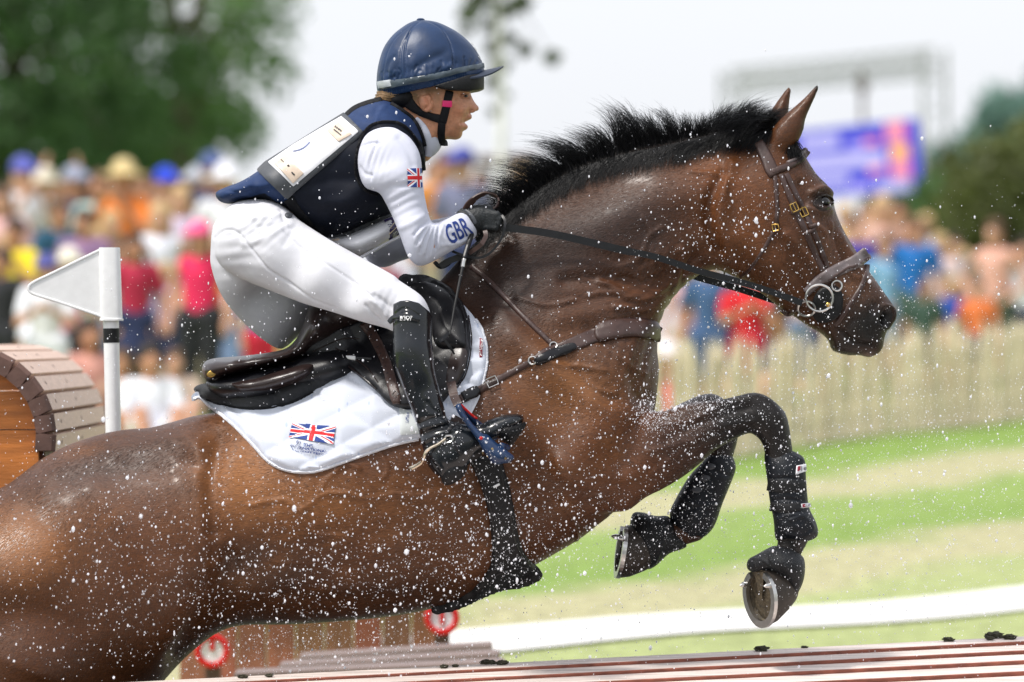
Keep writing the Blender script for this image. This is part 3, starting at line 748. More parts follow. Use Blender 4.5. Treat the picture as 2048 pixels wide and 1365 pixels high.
hc2 = P(*ZE([(168, 905)])[0], .13)
hoof(hc2, (-.97, -.12, .14), (.13, 0, 1), .064, .076, .085, horse)
for sgn in (-1, 1): hoof(P(-112, 1836, .155*sgn), (.05, 0, -1), (-1, 0, 0), .064, .07, .03, horse)
print('horse', len(hV))
# ------------------------------------------------------------------ saddle cloth
def fam(px, py, ang, sp, ph):
    a = math.radians(ang); t = ((px*math.cos(a)+py*math.sin(a))+ph)/sp; return np.abs(t-np.round(t))*sp
def quilt(px, py):
    d = np.minimum(fam(px, py, 62, 56, 10), fam(px, py, 122, 60, 25))
    return .013*np.clip(d/22, 0, 1)**.7-.004
PADO = ZC([(12, 712), (50, 672), (120, 735), (190, 790), (260, 850), (320, 910), (380, 972), (440, 1040), (505, 1088), (590, 1117), (690, 1125), (790, 1104), (900, 1066), (1050, 1011), (1200, 962), (1340, 930), (1480, 905),
 (1580, 860), (1650, 760), (1702, 640), (1732, 520), (1736, 410), (1714, 310), (1672, 232), (1615, 165), (1540, 90), (1470, 60), (1400, 90), (1310, 185), (1230, 265), (1130, 355), (1000, 450), (850, 545), (700, 610), (500, 655), (300, 660), (150, 650)])
pm = mat('pad_cloth', (.76, .79, .87), .8, sheen=.2, var=.03, vscale=50, bump=.1, bscale=700)
t = pm.node_tree; vz = t.nodes.new('ShaderNodeTexVoronoi'); vz.inputs['Scale'].default_value = 26; vz.inputs['Randomness'].default_value = .35
mpv = t.nodes.new('ShaderNodeMapping'); mpv.inputs['Scale'].default_value = (1.6, .01, .8); mpv.inputs['Rotation'].default_value = (0, .5, 0); tcv = t.nodes.new('ShaderNodeTexCoord')
t.links.new(tcv.outputs['Object'], mpv.inputs[0]); t.links.new(mpv.outputs[0], vz.inputs['Vector'])
cr = t.nodes.new('ShaderNodeValToRGB'); cr.color_ramp.elements[0].position = .12; cr.color_ramp.elements[0].color = (.40, .46, .60, 1); cr.color_ramp.elements[1].position = .17; cr.color_ramp.elements[1].color = (.55, .58, .66, 1)
t.links.new(vz.outputs['Distance'], cr.inputs[0]); t.links.new(cr.outputs[0], t.nodes['Principled BSDF'].inputs['Base Color'])
saddle_cloth = thing('saddle_cloth', 'white quilted saddle cloth with a British flag patch on the back of the bay horse', 'saddle cloth', P(650, 950, 0))
pad = part('quilted_cloth', sheet_mesh('quilted_cloth', PADO, base_horse, off=.006, thick=.008, step=4.2, disp=quilt, sm=5, mirror=True), pm, saddle_cloth)
B1 = base_horse.copy().addmesh(pad)
# bound edge
edge = ZC([(20, 700), (60, 690), (120, 742), (190, 797), (262, 858), (320, 917), (380, 980), (440, 1047), (505, 1092), (590, 1119), (690, 1126), (790, 1105), (900, 1067), (1050, 1012), (1200, 963), (1340, 931)])
part('binding', ribbon_mesh('binding', edge, 7, B1, off=.001, thick=.006, sm=3), MAT['white_cloth'], saddle_cloth)
edge = ZC([(1480, 905), (1580, 860), (1650, 760), (1702, 640), (1732, 520), (1736, 410), (1714, 310), (1672, 232)])
part('binding', ribbon_mesh('binding', edge, 5, B1, off=.001, thick=.005, sm=3), MAT['white_cloth'], saddle_cloth)
B1 = base_horse.copy().addmesh(pad)
flag = union_flag('flag_patch', ZS([(335, 250), (1535, 330), (1450, 815), (240, 625)]), B1, .0035, saddle_cloth)
for txt, q in (('THE', [(670, 790), (910, 825), (900, 900), (660, 878)]), ('NATIONAL', [(650, 888), (1285, 973), (1275, 1050), (640, 952)]), ('LOTTERY', [(650, 975), (1215, 1065), (1200, 1125), (635, 1022)])):
    part('lettering', text_mesh('lettering', txt, ZS(q), B1, .0045, bold=.03), MAT['ink_blue'], saddle_cloth)
hl = [[(385, 975), (355, 950), (335, 890), (295, 840), (330, 828), (380, 850), (405, 882), (470, 810), (530, 745), (560, 745), (570, 770), (510, 860)], [(480, 790), (460, 750), (470, 720), (490, 715), (500, 740), (495, 770)],
      [(490, 940), (490, 910), (540, 865), (575, 870), (540, 950)], [(540, 950), (590, 890), (620, 900), (610, 940), (600, 970), (590, 1000), (560, 1015)], [(425, 965), (460, 995), (530, 1003)]]
mb = MB()
for pl in hl:
    pts = [tuple(p) for p in ZS(catmull(pl, 3, False))]; L, N = drape(pts, B1); mb.tube([L[i]+N[i]*.002 for i in range(len(pts))], .0006, 4)
mb.build('hand_emblem', MAT['ink_blue'], saddle_cloth)
part('strap_tab', sheet_mesh('strap_tab', ZC([(1225, 750), (1290, 770), (1345, 900), (1230, 910)]), B1, off=.001, thick=.002, step=4, smooth_outline=0), mat('tab_grey', (.55, .58, .58), .7), saddle_cloth)
part('lettering', text_mesh('lettering', 'LeMieux', ZC([(1258, 835), (1262, 775), (1283, 778), (1278, 838)]), Surf().addmesh(saddle_cloth.children[-1]).add(np.array(B1.V), B1.F), .002), MAT['ink_blue'], saddle_cloth)
tg = part('brand_tag', sheet_mesh('brand_tag', ZC([(1697, 345), (1713, 350), (1711, 455), (1694, 458)]), B1, off=.002, thick=.002, step=2, smooth_outline=0), MAT['red_tag'], saddle_cloth)
part('lettering', text_mesh('lettering', 'LeMieux', ZC([(1698, 450), (1700, 355), (1710, 357), (1708, 452)]), B1, .006), MAT['ink_white'], saddle_cloth)

# ------------------------------------------------------------------ saddle
saddle = thing('saddle', 'dark leather jumping saddle under the rider', 'saddle', P(700, 700, 0))
half = part('half_pad', sheet_mesh('half_pad', ZC([(22, 640), (60, 612), (130, 610), (250, 640), (420, 665), (560, 630), (700, 560), (860, 535), (845, 585), (720, 662), (600, 722), (450, 757), (300, 757), (150, 722), (60, 680)]), B1, off=.008, thick=.012, bulge=.014, step=4.5, sm=4, mirror=True, edge=2), mat('half_pad', (.012, .013, .016), .7, sheen=.1, var=.2, vscale=40, bump=.3, bscale=500), saddle)
pts = [tuple(p) for p in catmull(ZC([(60, 680), (150, 719), (300, 754), (450, 754), (600, 719), (720, 659)]), 4, False)]; B1h = B1.copy().addmesh(half); L, N = drape(pts, B1h)
mb = MB().tube([L[i]+N[i]*.0005 for i in range(len(pts))], .003, 6); mb.build('piping', MAT['webbing'], half, True)
sv = Vol((-.86, -.27, 1.70), (-.15, .27, 2.10), .0042)
SEAT = ZC([(72, 515), (95, 475), (160, 457), (300, 446), (450, 427), (560, 402), (625, 342), (668, 250), (705, 150), (800, 60), (1000, 0), (1150, -10), (1250, 20), (1290, 110), (1250, 260), (1150, 300), (1000, 270), (900, 322), (760, 380), (690, 448), (560, 487), (380, 532), (250, 562), (150, 598), (105, 600), (78, 560)])
sv.inflate(SEAT, 0, [(430, 735, .13), (480, 728, .165), (540, 720, .17), (620, 680, .15), (680, 640, .12), (760, 610, .13), (820, 600, .15)], k=0, smooth=4, r=.05)
ROLL = ZC([(238, 602), (400, 565), (560, 522), (680, 492), (730, 500), (700, 560), (600, 614), (450, 657), (330, 664), (262, 640)])
sv.inflate(ROLL, [(480, 770, -.13), (600, 740, -.13)], [(480, 770, .05), (560, 755, .055), (610, 735, .05)], k=.0, smooth=4)
sv.inflate(ROLL, [(480, 770, .13), (600, 740, .13)], [(480, 770, .05), (560, 755, .055), (610, 735, .05)], k=.0, smooth=4)
sV, sQ = sv.mesh(2); N = vnormals(sV, sQ); sx, sy = to_px(sV)
rel = strokes(sx, sy, [(ZC([(380, 540), (520, 490), (620, 430), (690, 330), (740, 200)]), 3, -.004), (ZC([(400, 535), (560, 487), (690, 440)]), 2.5, -.004), (ZC([(92, 480), (100, 540), (108, 598)]), 2.2, -.003)])
sV = sV+N*(rel*np.abs(N[:, 1]))[:, None]
fv = Vol((-.80, -.20, 1.60), (-.30, .20, 1.96), .006)
fv.inflate(ZC([(105, 585), (300, 535), (560, 465), (700, 415), (900, 380), (1050, 430), (1050, 560), (860, 640), (700, 690), (500, 720), (300, 715), (130, 670)]), 0, [(440, 775, .14), (480, 775, .15), (600, 755, .15), (700, 720, .14)], k=0, smooth=4)
fV, fQ = fv.mesh(1); part('panel', np_mesh('panel', fV, fQ), MAT['leather_black'], saddle)
seat = part('seat', np_mesh('seat', sV, sQ), MAT['saddle_brown'], saddle)
for o_ in (0, 14):
    pts = [tuple(p) for p in catmull(ZC([(135, 598+o_), (160, 578+o_), (280, 560+o_), (420, 535+o_), (560, 505+o_), (690, 462+o_)]), 4, False)]; L, N = drape(pts, B1h.copy().add(sV, sQ))
    MB().tube([Vector(L[i])+Vector((0, -.006, 0)) for i in range(len(pts))], .0038, 7).build('welt', MAT['saddle_brown'], saddle, True)
L, N = drape(ZC([(128, 548)]), Surf().add(sV, sQ)); mb = MB(); mb.add([Vector(L[0])+Vector(N[0])*.002+Matrix.Rotation(-.35, 3, 'Y') @ Vector((v.x*.0125, v.y*.0025, v.z*.0085)) for v in USPH[0]], USPH[1]); mb.build('badge', mat('old_brass', (.35, .22, .06), .35, .9), saddle, True)
FLAP = ZC([(690, 442), (750, 392), (850, 346), (1000, 282), (1150, 200), (1250, 5), (1330, -5), (1420, 10), (1510, 50), (1580, 120), (1625, 210), (1643, 330), (1635, 440), (1605, 560), (1545, 650), (1480, 720), (1400, 780), (1290, 765), (1180, 735), (1090, 652), (1000, 577), (880, 495), (780, 455)])
flap = part('flap', sheet_mesh('flap', FLAP, B1, off=.016, thick=.008, step=4.5, sm=10, mirror=True, edge=.6), MAT['leather_black'], saddle)
BF = B1.copy().addmesh(flap)
KB = ZC([(1270, 40), (1350, 15), (1420, 25), (1505, 65), (1565, 130), (1607, 220), (1622, 330), (1615, 408), (1530, 405), (1440, 385), (1400, 260), (1330, 150)])
part('knee_block', sheet_mesh('knee_block', KB, BF, off=.0, thick=.006, bulge=.022, step=4.5, sm=6, edge=1.5), MAT['leather_black'], saddle)
part('flap_edge', sheet_mesh('flap_edge', ZC([(1540, 412), (1618, 412), (1605, 520), (1560, 610), (1510, 670), (1500, 560)]), BF, off=0, thick=.003, step=4, sm=3), MAT['saddle_brown'], saddle)
for pl in ([(720, 420), (880, 350), (990, 345)], [(1090, 640), (1000, 560), (880, 475), (780, 440)], [(1100, 600), (1040, 520), (930, 440), (850, 400)], [(1630, 210), (1648, 330), (1640, 440), (1610, 560), (1550, 650)]):
    pts = [tuple(p) for p in catmull(ZC(pl), 6, False)]; L, N = drape(pts, BF); MB().tube([L[i]+N[i]*.0006 for i in range(len(pts))], .0018, 5).build('seam', MAT['saddle_brown'], flap, True)
BS = BF.copy().add(sV, sQ)
lt = part('stirrup_leather', ribbon_mesh('stirrup_leather', ZC([(1010, 255), (1060, 310), (1105, 390), (1145, 480), (1175, 580), (1205, 690), (1212, 728)]), [18, 20, 20, 20, 21, 21, 12], BS, off=.003, thick=.004, sm=8), MAT['leather_brown'], saddle)
BL_ = BS.copy().addmesh(lt)
for x, y in [(1040, 290), (1060, 322), (1080, 356), (1098, 392), (1115, 430), (1130, 468), (1143, 505), (1155, 545)]:
    L, N = drape(ZC([(x, y)]), BL_); MB().lathe([(.0022, 0), (.0016, .0006)], L[0]+N[0]*.0004, N[0], 8).build('hole', MAT['ink_black'], lt, False)
dq = ZC([(1202, 650), (1222, 668), (1203, 690), (1183, 672)]); mb = MB(); L, N = drape(dq, BL_); mb.tube([L[i]+N[i]*.001 for i in range(4)], .0009, 5, closed=True); mb.build('diamond_mark', MAT['steel'], lt)
part('loop', ribbon_mesh('loop', ZC([(905, 462), (975, 462), (1066, 466)]), 6, BS, off=.002, thick=.003, sm=3), MAT['leather_black'], saddle)
part('loop_tag', ribbon_mesh('loop_tag', ZC([(906, 459), (940, 461), (972, 464)]), 6, BS, off=.005, thick=.002, step=2), MAT['ink_white'], saddle)
# girth
GO = ZH([(650, 150), (670, 220), (705, 300), (740, 420), (762, 560), (765, 680), (738, 765), (660, 850), (540, 925), (440, 960), (470, 975), (580, 950), (680, 905), (800, 855), (900, 840), (985, 812), (1030, 775), (1020, 745), (960, 690), (915, 600), (890, 470), (862, 320), (835, 225), (800, 150)])
girth = part('girth', sheet_mesh('girth', GO, base_horse, off=.006, thick=.012, step=5, sm=4), MAT['rubber_black'], saddle)
gb = base_horse.copy().addmesh(girth)
part('girth_tag', sheet_mesh('girth_tag', ZH([(772, 305), (806, 288), (811, 298), (777, 316)]), gb, off=.001, thick=.001, step=2, smooth_outline=0), MAT['ink_white'], saddle)
for pl in ([(700, 250), (760, 420), (785, 600), (790, 700)], [(820, 250), (860, 420), (885, 580), (930, 690)], [(760, 800), (850, 760), (960, 740)]):
    pts = [tuple(p) for p in catmull(ZH(pl), 6, False)]; L, N = drape(pts, gb); MB().tube([L[i]+N[i]*.0006 for i in range(len(pts))], .002, 5).build('seam', MAT['leather_black'], girth, True)

# ------------------------------------------------------------------ breastplate
bp_ = thing('breastplate', 'brown leather breastplate across the shoulder and chest of the bay horse', 'breastplate', P(1150, 690, 0))
BB = BF
part('shoulder_strap', ribbon_mesh('shoulder_strap', [(942, 532), (972, 557), (1010, 595), (1045, 632), (1080, 666), (1107, 692)], 11, base_horse, off=.001, thick=.004, sm=4), MAT['leather_brown'], bp_)
part('girth_strap', ribbon_mesh('girth_strap', [(920, 800), (950, 785), (985, 766), (1030, 742), (1064, 724)], [17, 17, 14, 12, 13], B1, off=.002, thick=.004, sm=4), MAT['leather_brown'], bp_)
part('strap_keeper', ribbon_mesh('strap_keeper', [(925, 797), (945, 787), (958, 781)], 20, B1, off=.005, thick=.004, sm=4), MAT['leather_black'], bp_)
cs = part('chest_strap', ribbon_mesh('chest_strap', [(1070, 722), (1090, 711), (1120, 700), (1160, 684), (1200, 669), (1250, 660), (1300, 662), (1317, 668)], [16, 24, 26, 28, 30, 30, 30, 26], base_horse, off=.002, thick=.005, sm=4), MAT['leather_brown'], bp_)
bc = base_horse.copy().addmesh(cs)
part('chest_pad', sheet_mesh('chest_pad', [(1188, 668), (1196, 648), (1220, 640), (1260, 636), (1300, 640), (1317, 650), (1318, 684), (1300, 677), (1270, 674), (1230, 678), (1200, 684)], bc, off=.001, thick=.006, step=3.2, sm=3), MAT['leather_brown'], bp_)
part('shoulder_pad', sheet_mesh('shoulder_pad', [(1072, 716), (1100, 700), (1135, 688), (1150, 688), (1150, 700), (1110, 718), (1080, 730), (1070, 728)], bc, off=.001, thick=.004, step=3, sm=3), MAT['leather_black'], bp_)
def ring(name, c, r, tr, base, parent, m, off=.006, sx=1.0, n=24, y=None):
    if y is None: L, N = drape([c], base); L = Vector(L[0]); N = Vector(N[0])
    else: L = Vector(P(c[0], c[1], y)); N = Vector((0, -1, 0))
    u = N.cross(Vector((0, 0, 1))).normalized(); v = N.cross(u)
    return MB().tube([L+N*off+(u*math.cos(2*math.pi*i/n)*r*sx+v*math.sin(2*math.pi*i/n)*r)*S for i in range(n)], tr, 7, closed=True).build(name, m, parent, True)
def buckle(name, c, w, h, ang, base, parent, m, off=.006, tr=.0016):
    L, N = drape([c], base); L = Vector(L[0]); N = Vector(N[0]); u = N.cross(Vector((0, 0, 1))).normalized(); v = N.cross(u); a = math.radians(ang)
    if u.x < 0: u = -u
    if v.z > 0: v = -v
    U = u*math.cos(a)+v*math.sin(a); W = -u*math.sin(a)+v*math.cos(a)
    mb = MB(); q = [(-w, -h), (0, -h*1.06), (w, -h), (w*1.05, 0), (w, h), (0, h*1.06), (-w, h), (-w*1.05, 0)]
    mb.tube([L+N*off+(U*x+W*y)*S for x, y in q], tr, 6, closed=True); mb.tube([L+N*(off+.001)+(U*x)*S for x in (-w, w*.9)], tr*.8, 5)
    return mb.build(name, m, parent, True)
ring('ring', (1066, 722), 8, .0022, base_horse, bp_, MAT['steel']); ring('ring', (1107, 693), 7, .002, base_horse, bp_, MAT['steel'])
buckle('buckle', (985, 766), 10, 9, -26, B1, bp_, MAT['steel'], .008)

# ------------------------------------------------------------------ bridle and reins
bridle = thing('bridle', 'brown leather bridle with brass buckles on the head of the bay horse', 'bridle', P(1560, 400, 0))
br = lambda n, pts, w, m='leather_brown', off=.0015, thick=.004, base=base_horse, sm=4, **k: part(n, ribbon_mesh(n, ZD(pts), w, base, off=off, thick=thick, sm=sm, **k), MAT[m], bridle)
br('headpiece', [(268, 312), (300, 370), (330, 440), (345, 470)], [20, 24, 26, 20], thick=.006)
bb = br('browband', [(325, 455), (365, 440), (420, 418), (465, 385), (492, 352)], [14, 15, 15, 16, 16], thick=.007)
br('browband_padding', [(400, 412), (440, 395), (470, 368), (484, 345)], 8, 'leather_grey', off=.003, thick=.008)
c1 = br('cheekpiece', [(372, 462), (400, 530), (430, 605), (462, 675), (492, 735), (520, 800), (555, 880), (600, 965)], [10, 11, 11, 12, 12, 12, 11, 12])
c2 = br('cheekpiece', [(398, 458), (425, 520), (455, 580), (490, 650), (515, 705), (545, 775), (575, 850), (590, 900)], [10, 10, 10, 11, 11, 11, 10, 8])
th_ = br('throatlatch', [(345, 468), (352, 540), (356, 620), (352, 700), (320, 765), (270, 845), (225, 905), (185, 935)], [8, 8, 8, 9, 8, 6, 6, 6])
nb_ = br('noseband', [(490, 1010), (540, 960), (600, 922), (660, 893), (720, 865), (770, 828)], [16, 20, 24, 26, 27, 26], 'leather_grey', thick=.008)
br('noseband_edge', [(590, 945), (650, 916), (715, 888), (772, 855)], 6, 'leather_brown', off=.008, thick=.003)
br('flash_strap', [(772, 880), (765, 930), (740, 990), (700, 1055), (660, 1115), (625, 1160)], [9, 10, 10, 10, 10, 8])
br('chin_strap', [(380, 1085), (410, 1105), (445, 1080), (470, 1040)], 9)
br('keeper', [(418, 640), (455, 628)], 7, off=.006); br('keeper', [(478, 738), (530, 712)], 7, off=.006); br('keeper', [(540, 690), (500, 706)], 7, off=.006)
buckle('buckle', ZD([(430, 615)])[0], 8, 7, 65, base_horse, bridle, MAT['brass'], .009, .0018); buckle('buckle', ZD([(480, 636)])[0], 8, 7, 65, base_horse, bridle, MAT['brass'], .009, .0018)
buckle('buckle', ZD([(350, 706)])[0], 6, 6, 80, base_horse, bridle, MAT['brass'], .009, .0018); buckle('buckle', ZD([(392, 1096)])[0], 6, 4, 20, base_horse, bridle, MAT['brass'], .007, .0018)
gd = part('bit_guard', sheet_mesh('bit_guard', ZD([(520, 1060), (545, 1000), (600, 975), (645, 990), (662, 1045), (650, 1105), (610, 1140), (560, 1142), (528, 1115)]), base_horse, off=.006, thick=.005, step=4, sm=8), MAT['rubber_black'], bridle)
bg_ = base_horse.copy().addmesh(gd)
ring('bit_ring', ZD([(553, 1030)])[0], 27, .0032, bg_, bridle, MAT['steel'], .010, 1.0); ring('bit_ring', ZD([(493, 1070)])[0], 17, .003, bg_, bridle, MAT['steel'], .014); ring('bit_ring', ZD([(630, 978)])[0], 10, .0026, bg_, bridle, MAT['steel'], .012)
L, N = drape(ZD([(593, 1060)]), bg_); mb = MB(); mb.add([Vector(L[0])+Vector(N[0])*.012+Vector((v.x, v.y, v.z))*.0065 for v in USPH[0]], USPH[1]); mb.build('bit_stud', MAT['brass'], bridle, True)
ring('bit_ring', (1470, 546), 17, .003, base_horse, bridle, MAT['steel'], 0, 1.25, y=.06)
def yl(pts, ys):
    p = catmull(pts, 6, False); yy = np.interp(np.linspace(0, 1, len(p)), np.linspace(0, 1, len(ys)), ys); return [P(a, b, c) for (a, b), c in zip(p, yy)]
MB().strap(yl(ZF([(270, 722), (450, 743), (600, 770), (900, 840), (1080, 878), (1300, 950), (1500, 1003), (1700, 1065), (1850, 1120)]), [-.165, -.165, -.165, -.160, -.155, -.145, -.135, -.125, -.12]), [.019]*20+[.0165]*29, .004).build('rein', MAT['leather_black'], bridle)
MB().strap(yl(ZF([(1200, 940), (1300, 985), (1500, 1040), (1700, 1105), (1850, 1150)]), [.05, .05, .06, .07, .08]), .017, .004).build('rein', MAT['leather_black'], bridle)
# slack of the reins round the hand
lp = lambda pts, ys, w, m='leather_black': MB().strap([P(a, b, c) for (a, b), c in zip(catmull(ZQ(pts), 6, False), np.interp(np.linspace(0, 1, len(pts)*6-5), np.linspace(0, 1, len(ys)), ys))], w, .004, [(math.sin(i*.02), .35, .9) for i in range(len(pts)*6-5)]).build('rein_loop', MAT[m], bridle)
lp([(520, 350), (570, 270), (660, 185), (770, 130), (870, 125), (930, 165)], [-.16, -.17, -.17, -.15], .020, 'leather_brown')
lp([(900, 150), (960, 180), (985, 250), (940, 320), (880, 360)], [-.13, -.14, -.15], .017, 'leather_brown')
MB().strap(yl(ZQ([(1040, 450), (1075, 520), (1070, 640), (1020, 780), (930, 910), (820, 1010), (700, 1050), (560, 1035), (440, 1000), (330, 960)]), [-.17, -.19, -.19, -.19, -.18, -.17]), .006, .012).build('rein_loop', MAT['leather_black'], bridle)
MB().strap(yl(ZQ([(790, 660), (800, 740), (740, 850), (640, 930), (560, 980)]), [-.18, -.2, -.19]), .011, .003).build('rein_loop', MAT['leather_brown'], bridle)
MB().strap(yl(ZQ([(150, 1170), (260, 1100), (400, 1050), (520, 1030)]), [-.16, -.16, -.16]), .016, .005).build('rein_end', MAT['leather_black'], bridle)
nk = base_horse
part('neck_strap', ribbon_mesh('neck_strap', ZQ([(80, 1120), (140, 1180), (230, 1160), (330, 1080), (430, 1040)]), 8, base_horse, off=.003, thick=.004), MAT['leather_black'], bridle)

# ------------------------------------------------------------------ boots on the horse's legs
hb = thing('tendon_boot', 'black strapped tendon boot on the nearer foreleg of the horse', 'horse boot', P(1570, 1100, -.14), 'boots on the forelegs')
v = Vol((.60, -.24, 1.28), (.84, -.05, 1.66), .0034)
v.inflate(ZE([(882, 425), (930, 408), (1000, 404), (1055, 425), (1086, 460), (1092, 560), (1106, 690), (1142, 770), (1153, 830), (1125, 858), (1060, 872), (1000, 866), (940, 858), (928, 760), (908, 660), (896, 560)]), -.14, [(1575, 930, .048), (1578, 1000, .047), (1590, 1065, .054)], k=0, smooth=4)
V, Q = v.mesh(1); N = vnormals(V, Q); x, y = to_px(V)
rl = strokes(x, y, [(ZE([(900, 555), (1000, 545), (1092, 560)]), 3, -.004), (ZE([(905, 660), (1000, 655), (1100, 665)]), 3, -.004), (ZE([(925, 770), (1000, 735), (1100, 735)]), 3, .004), (ZE([(940, 845), (1050, 858), (1140, 825)]), 3, .004), (ZE([(885, 440), (980, 425), (1075, 455)]), 3, .003), (ZE([(1010, 760), (1080, 745), (1130, 800), (1080, 840), (1000, 830)]), 3, .004), (ZE([(1085, 460), (1092, 560), (1100, 650)]), 5, .003)])
V = V+N*(rl*np.abs(N[:, 1]))[:, None]; part('shell', np_mesh('shell', V, Q), MAT['neoprene'], hb)
hs_ = Surf().add(V, Q)
tb = part('strap_badge', sheet_mesh('strap_badge', ZE([(1042, 485), (1090, 476), (1092, 512), (1038, 530)]), hs_, off=.001, thick=.002, step=2, smooth_outline=0), MAT['paper'], hb)
part('badge_print', sheet_mesh('badge_print', ZE([(1046, 490), (1060, 487), (1058, 508), (1044, 515)]), hs_, off=.004, thick=.0006, step=1.5, smooth_outline=0), MAT['red_tag'], hb)
part('lettering', text_mesh('lettering', 'Le', ZE([(1063, 488), (1086, 484), (1086, 506), (1063, 512)]), hs_, .0045), MAT['ink_black'], hb)
part('strap_badge', sheet_mesh('strap_badge', ZE([(1065, 678), (1110, 673), (1113, 695), (1068, 700)]), hs_, off=.001, thick=.002, step=2, smooth_outline=0), MAT['paper'], hb)
part('badge_print', sheet_mesh('badge_print', ZE([(1069, 680), (1083, 679), (1084, 695), (1070, 696)]), hs_, off=.004, thick=.0006, step=1.5, smooth_outline=0), MAT['red_tag'], hb)
part('lettering', text_mesh('lettering', 'LeM', ZE([(1086, 679), (1108, 677), (1109, 693), (1087, 695)]), hs_, .0045), MAT['ink_black'], hb)
part('strap', ribbon_mesh('strap', ZE([(900, 580), (980, 590), (1090, 585)]), 24, hs_, off=.001, thick=.003, step=3.5), MAT['rubber_black'], hb)
part('strap', ribbon_mesh('strap', ZE([(912, 690), (990, 700), (1062, 690)]), 18, hs_, off=.001, thick=.003, step=3.5), MAT['rubber_black'], hb)

hb = thing('tendon_boot', 'black padded tendon boot on the farther, folded foreleg of the horse', 'horse boot', P(1400, 1000, .15), 'boots on the forelegs')
v = Vol((.38, .05, 1.35), (.62, .25, 1.68), .0034)
v.inflate(ZE([(640, 395), (700, 398), (722, 440), (737, 500), (705, 590), (668, 680), (628, 790), (570, 848), (500, 852), (450, 838), (402, 735), (440, 640), (500, 540), (560, 475)]), .15, [(1430, 930, .048), (1400, 1000, .047), (1385, 1050, .054)], k=0, smooth=4)
V, Q = v.mesh(1); N = vnormals(V, Q); x, y = to_px(V)
rl = strokes(x, y, [(ZE([(560, 490), (650, 520), (720, 540)]), 3, -.003), (ZE([(440, 640), (540, 680), (665, 680)]), 3, .005), (ZE([(480, 760), (560, 700), (640, 700)]), 3, .004), (ZE([(500, 840), (590, 800), (620, 760)]), 3, .004)]+[(ZE([(a, b), (a+50, b+10)]), 6, -.003) for a, b in ((580, 480), (560, 540), (530, 600))])
V = V+N*(rl*np.abs(N[:, 1]))[:, None]; part('shell', np_mesh('shell', V, Q), MAT['neoprene'], hb)
hs_ = Surf().add(V, Q)
for a, b in ((607, 490), (580, 548), (540, 607)):
    part('vent', sheet_mesh('vent', ZE([(a-26, b+4), (a-5, b-16), (a+24, b-10), (a+26, b+6), (a, b+18)]), hs_, off=.001, thick=.003, step=2.5), MAT['trim_grey'], hb)

def bell(label, outline, y, w, lines, lbl2):
    t_ = thing('overreach_boot', label, 'horse boot', P(outline[0][0], outline[0][1], y), 'boots on the forelegs')
    px_ = [p[0] for p in outline]; py_ = [p[1] for p in outline]
    a = P(min(px_)-12, max(py_)+12, y); b = P(max(px_)+12, min(py_)-12, y)
    v = Vol((a[0], y-.11, a[2]), (b[0], y+.11, b[2]), .0032)
    v.inflate(outline, y, w, k=0, smooth=4)
    V, Q = v.mesh(1); N = vnormals(V, Q); x, yy = to_px(V); rl = strokes(x, yy, lines)
    V = V+N*(rl*np.abs(N[:, 1]))[:, None]; part('shell', np_mesh('shell', V, Q), mat('bell_'+lbl2, (.008, .009, .011), .5, spec=.3, var=.3, vscale=60, bump=.8, bscale=260), t_); return t_
o1 = ZE([(795, 1005), (800, 960), (850, 930), (900, 902), (940, 890), (1010, 908), (1070, 938), (1087, 985), (1080, 1060), (1058, 1115), (1035, 1152), (1008, 1120), (980, 1070), (940, 1035), (880, 1022), (835, 1030)])
bell('ribbed black overreach boot above the hoof whose shoe shows', o1, -.165, [(1540, 1128, .072), (1570, 1140, .074), (1590, 1165, .055)], [(ZE([(930, 900), (915, 960), (1000, 1090), (1030, 1145)]), 4, .005), (ZE([(800, 955), (870, 960), (930, 1010)]), 3, .004), (ZE([(940, 895), (1000, 915), (1075, 950)]), 3, .004)], 'a')
o2 = ZE([(215, 728), (260, 720), (330, 738), (395, 740), (420, 780), (440, 830), (488, 884), (470, 905), (400, 930), (340, 985), (300, 1008), (275, 1000), (230, 1000), (205, 990), (200, 900), (200, 800)])
bell('soaked black overreach boot on the folded far hoof', o2, .14, [(1290, 1080, .062), (1330, 1080, .055)], [(ZE([(420, 780), (380, 850), (330, 980)]), 4, .004), (ZE([(395, 745), (430, 820), (485, 885)]), 3, .004)], 'b')
print('tack done')
# ------------------------------------------------------------------ the rider
rider = thing('person', 'rider in navy helmet and white breeches crouched over the bay horse', 'person', P(560, 700, 0))
# breeches
NEAR = [(461, 408), (442, 431), (431, 464), (425, 502), (431, 522), (448, 541), (480, 558), (520, 574), (561, 590), (606, 607), (670, 626), (722, 643), (770, 656), (795, 664), (835, 656), (860, 634), (857, 613), (841, 590), (800, 562), (787, 551), (722, 515), (658, 479), (606, 446), (561, 415), (529, 404), (495, 402)]
FARL = [(440, 440), (426, 510), (430, 545), (442, 580), (460, 611), (485, 640), (517, 671), (556, 697), (577, 692), (605, 668), (650, 650), (720, 652), (800, 668), (845, 660), (845, 620), (790, 565), (690, 515), (600, 470), (520, 430)]
v = Vol((-.79, -.40, 1.86), (-.18, .40, 2.28), .0042)
v.inflate(NEAR, [(480, 490, -.075), (560, 510, -.13), (680, 560, -.215), (770, 610, -.285), (830, 640, -.33)], [(490, 480, .115), (560, 500, .105), (680, 560, .078), (770, 610, .062), (825, 640, .045)], k=0, smooth=4, r=.05)
v.inflate(FARL, [(480, 530, .075), (560, 600, .12), (680, 590, .215), (770, 620, .285), (830, 640, .33)], [(490, 520, .115), (545, 620, .085), (680, 580, .078), (770, 610, .062), (825, 640, .055)], k=.03, smooth=4, r=.05)
v.ell(P(525, 470, 0), (.10, .15, .085), .05)
V, Q = v.mesh(2); N = vnormals(V, Q); x, y = to_px(V)
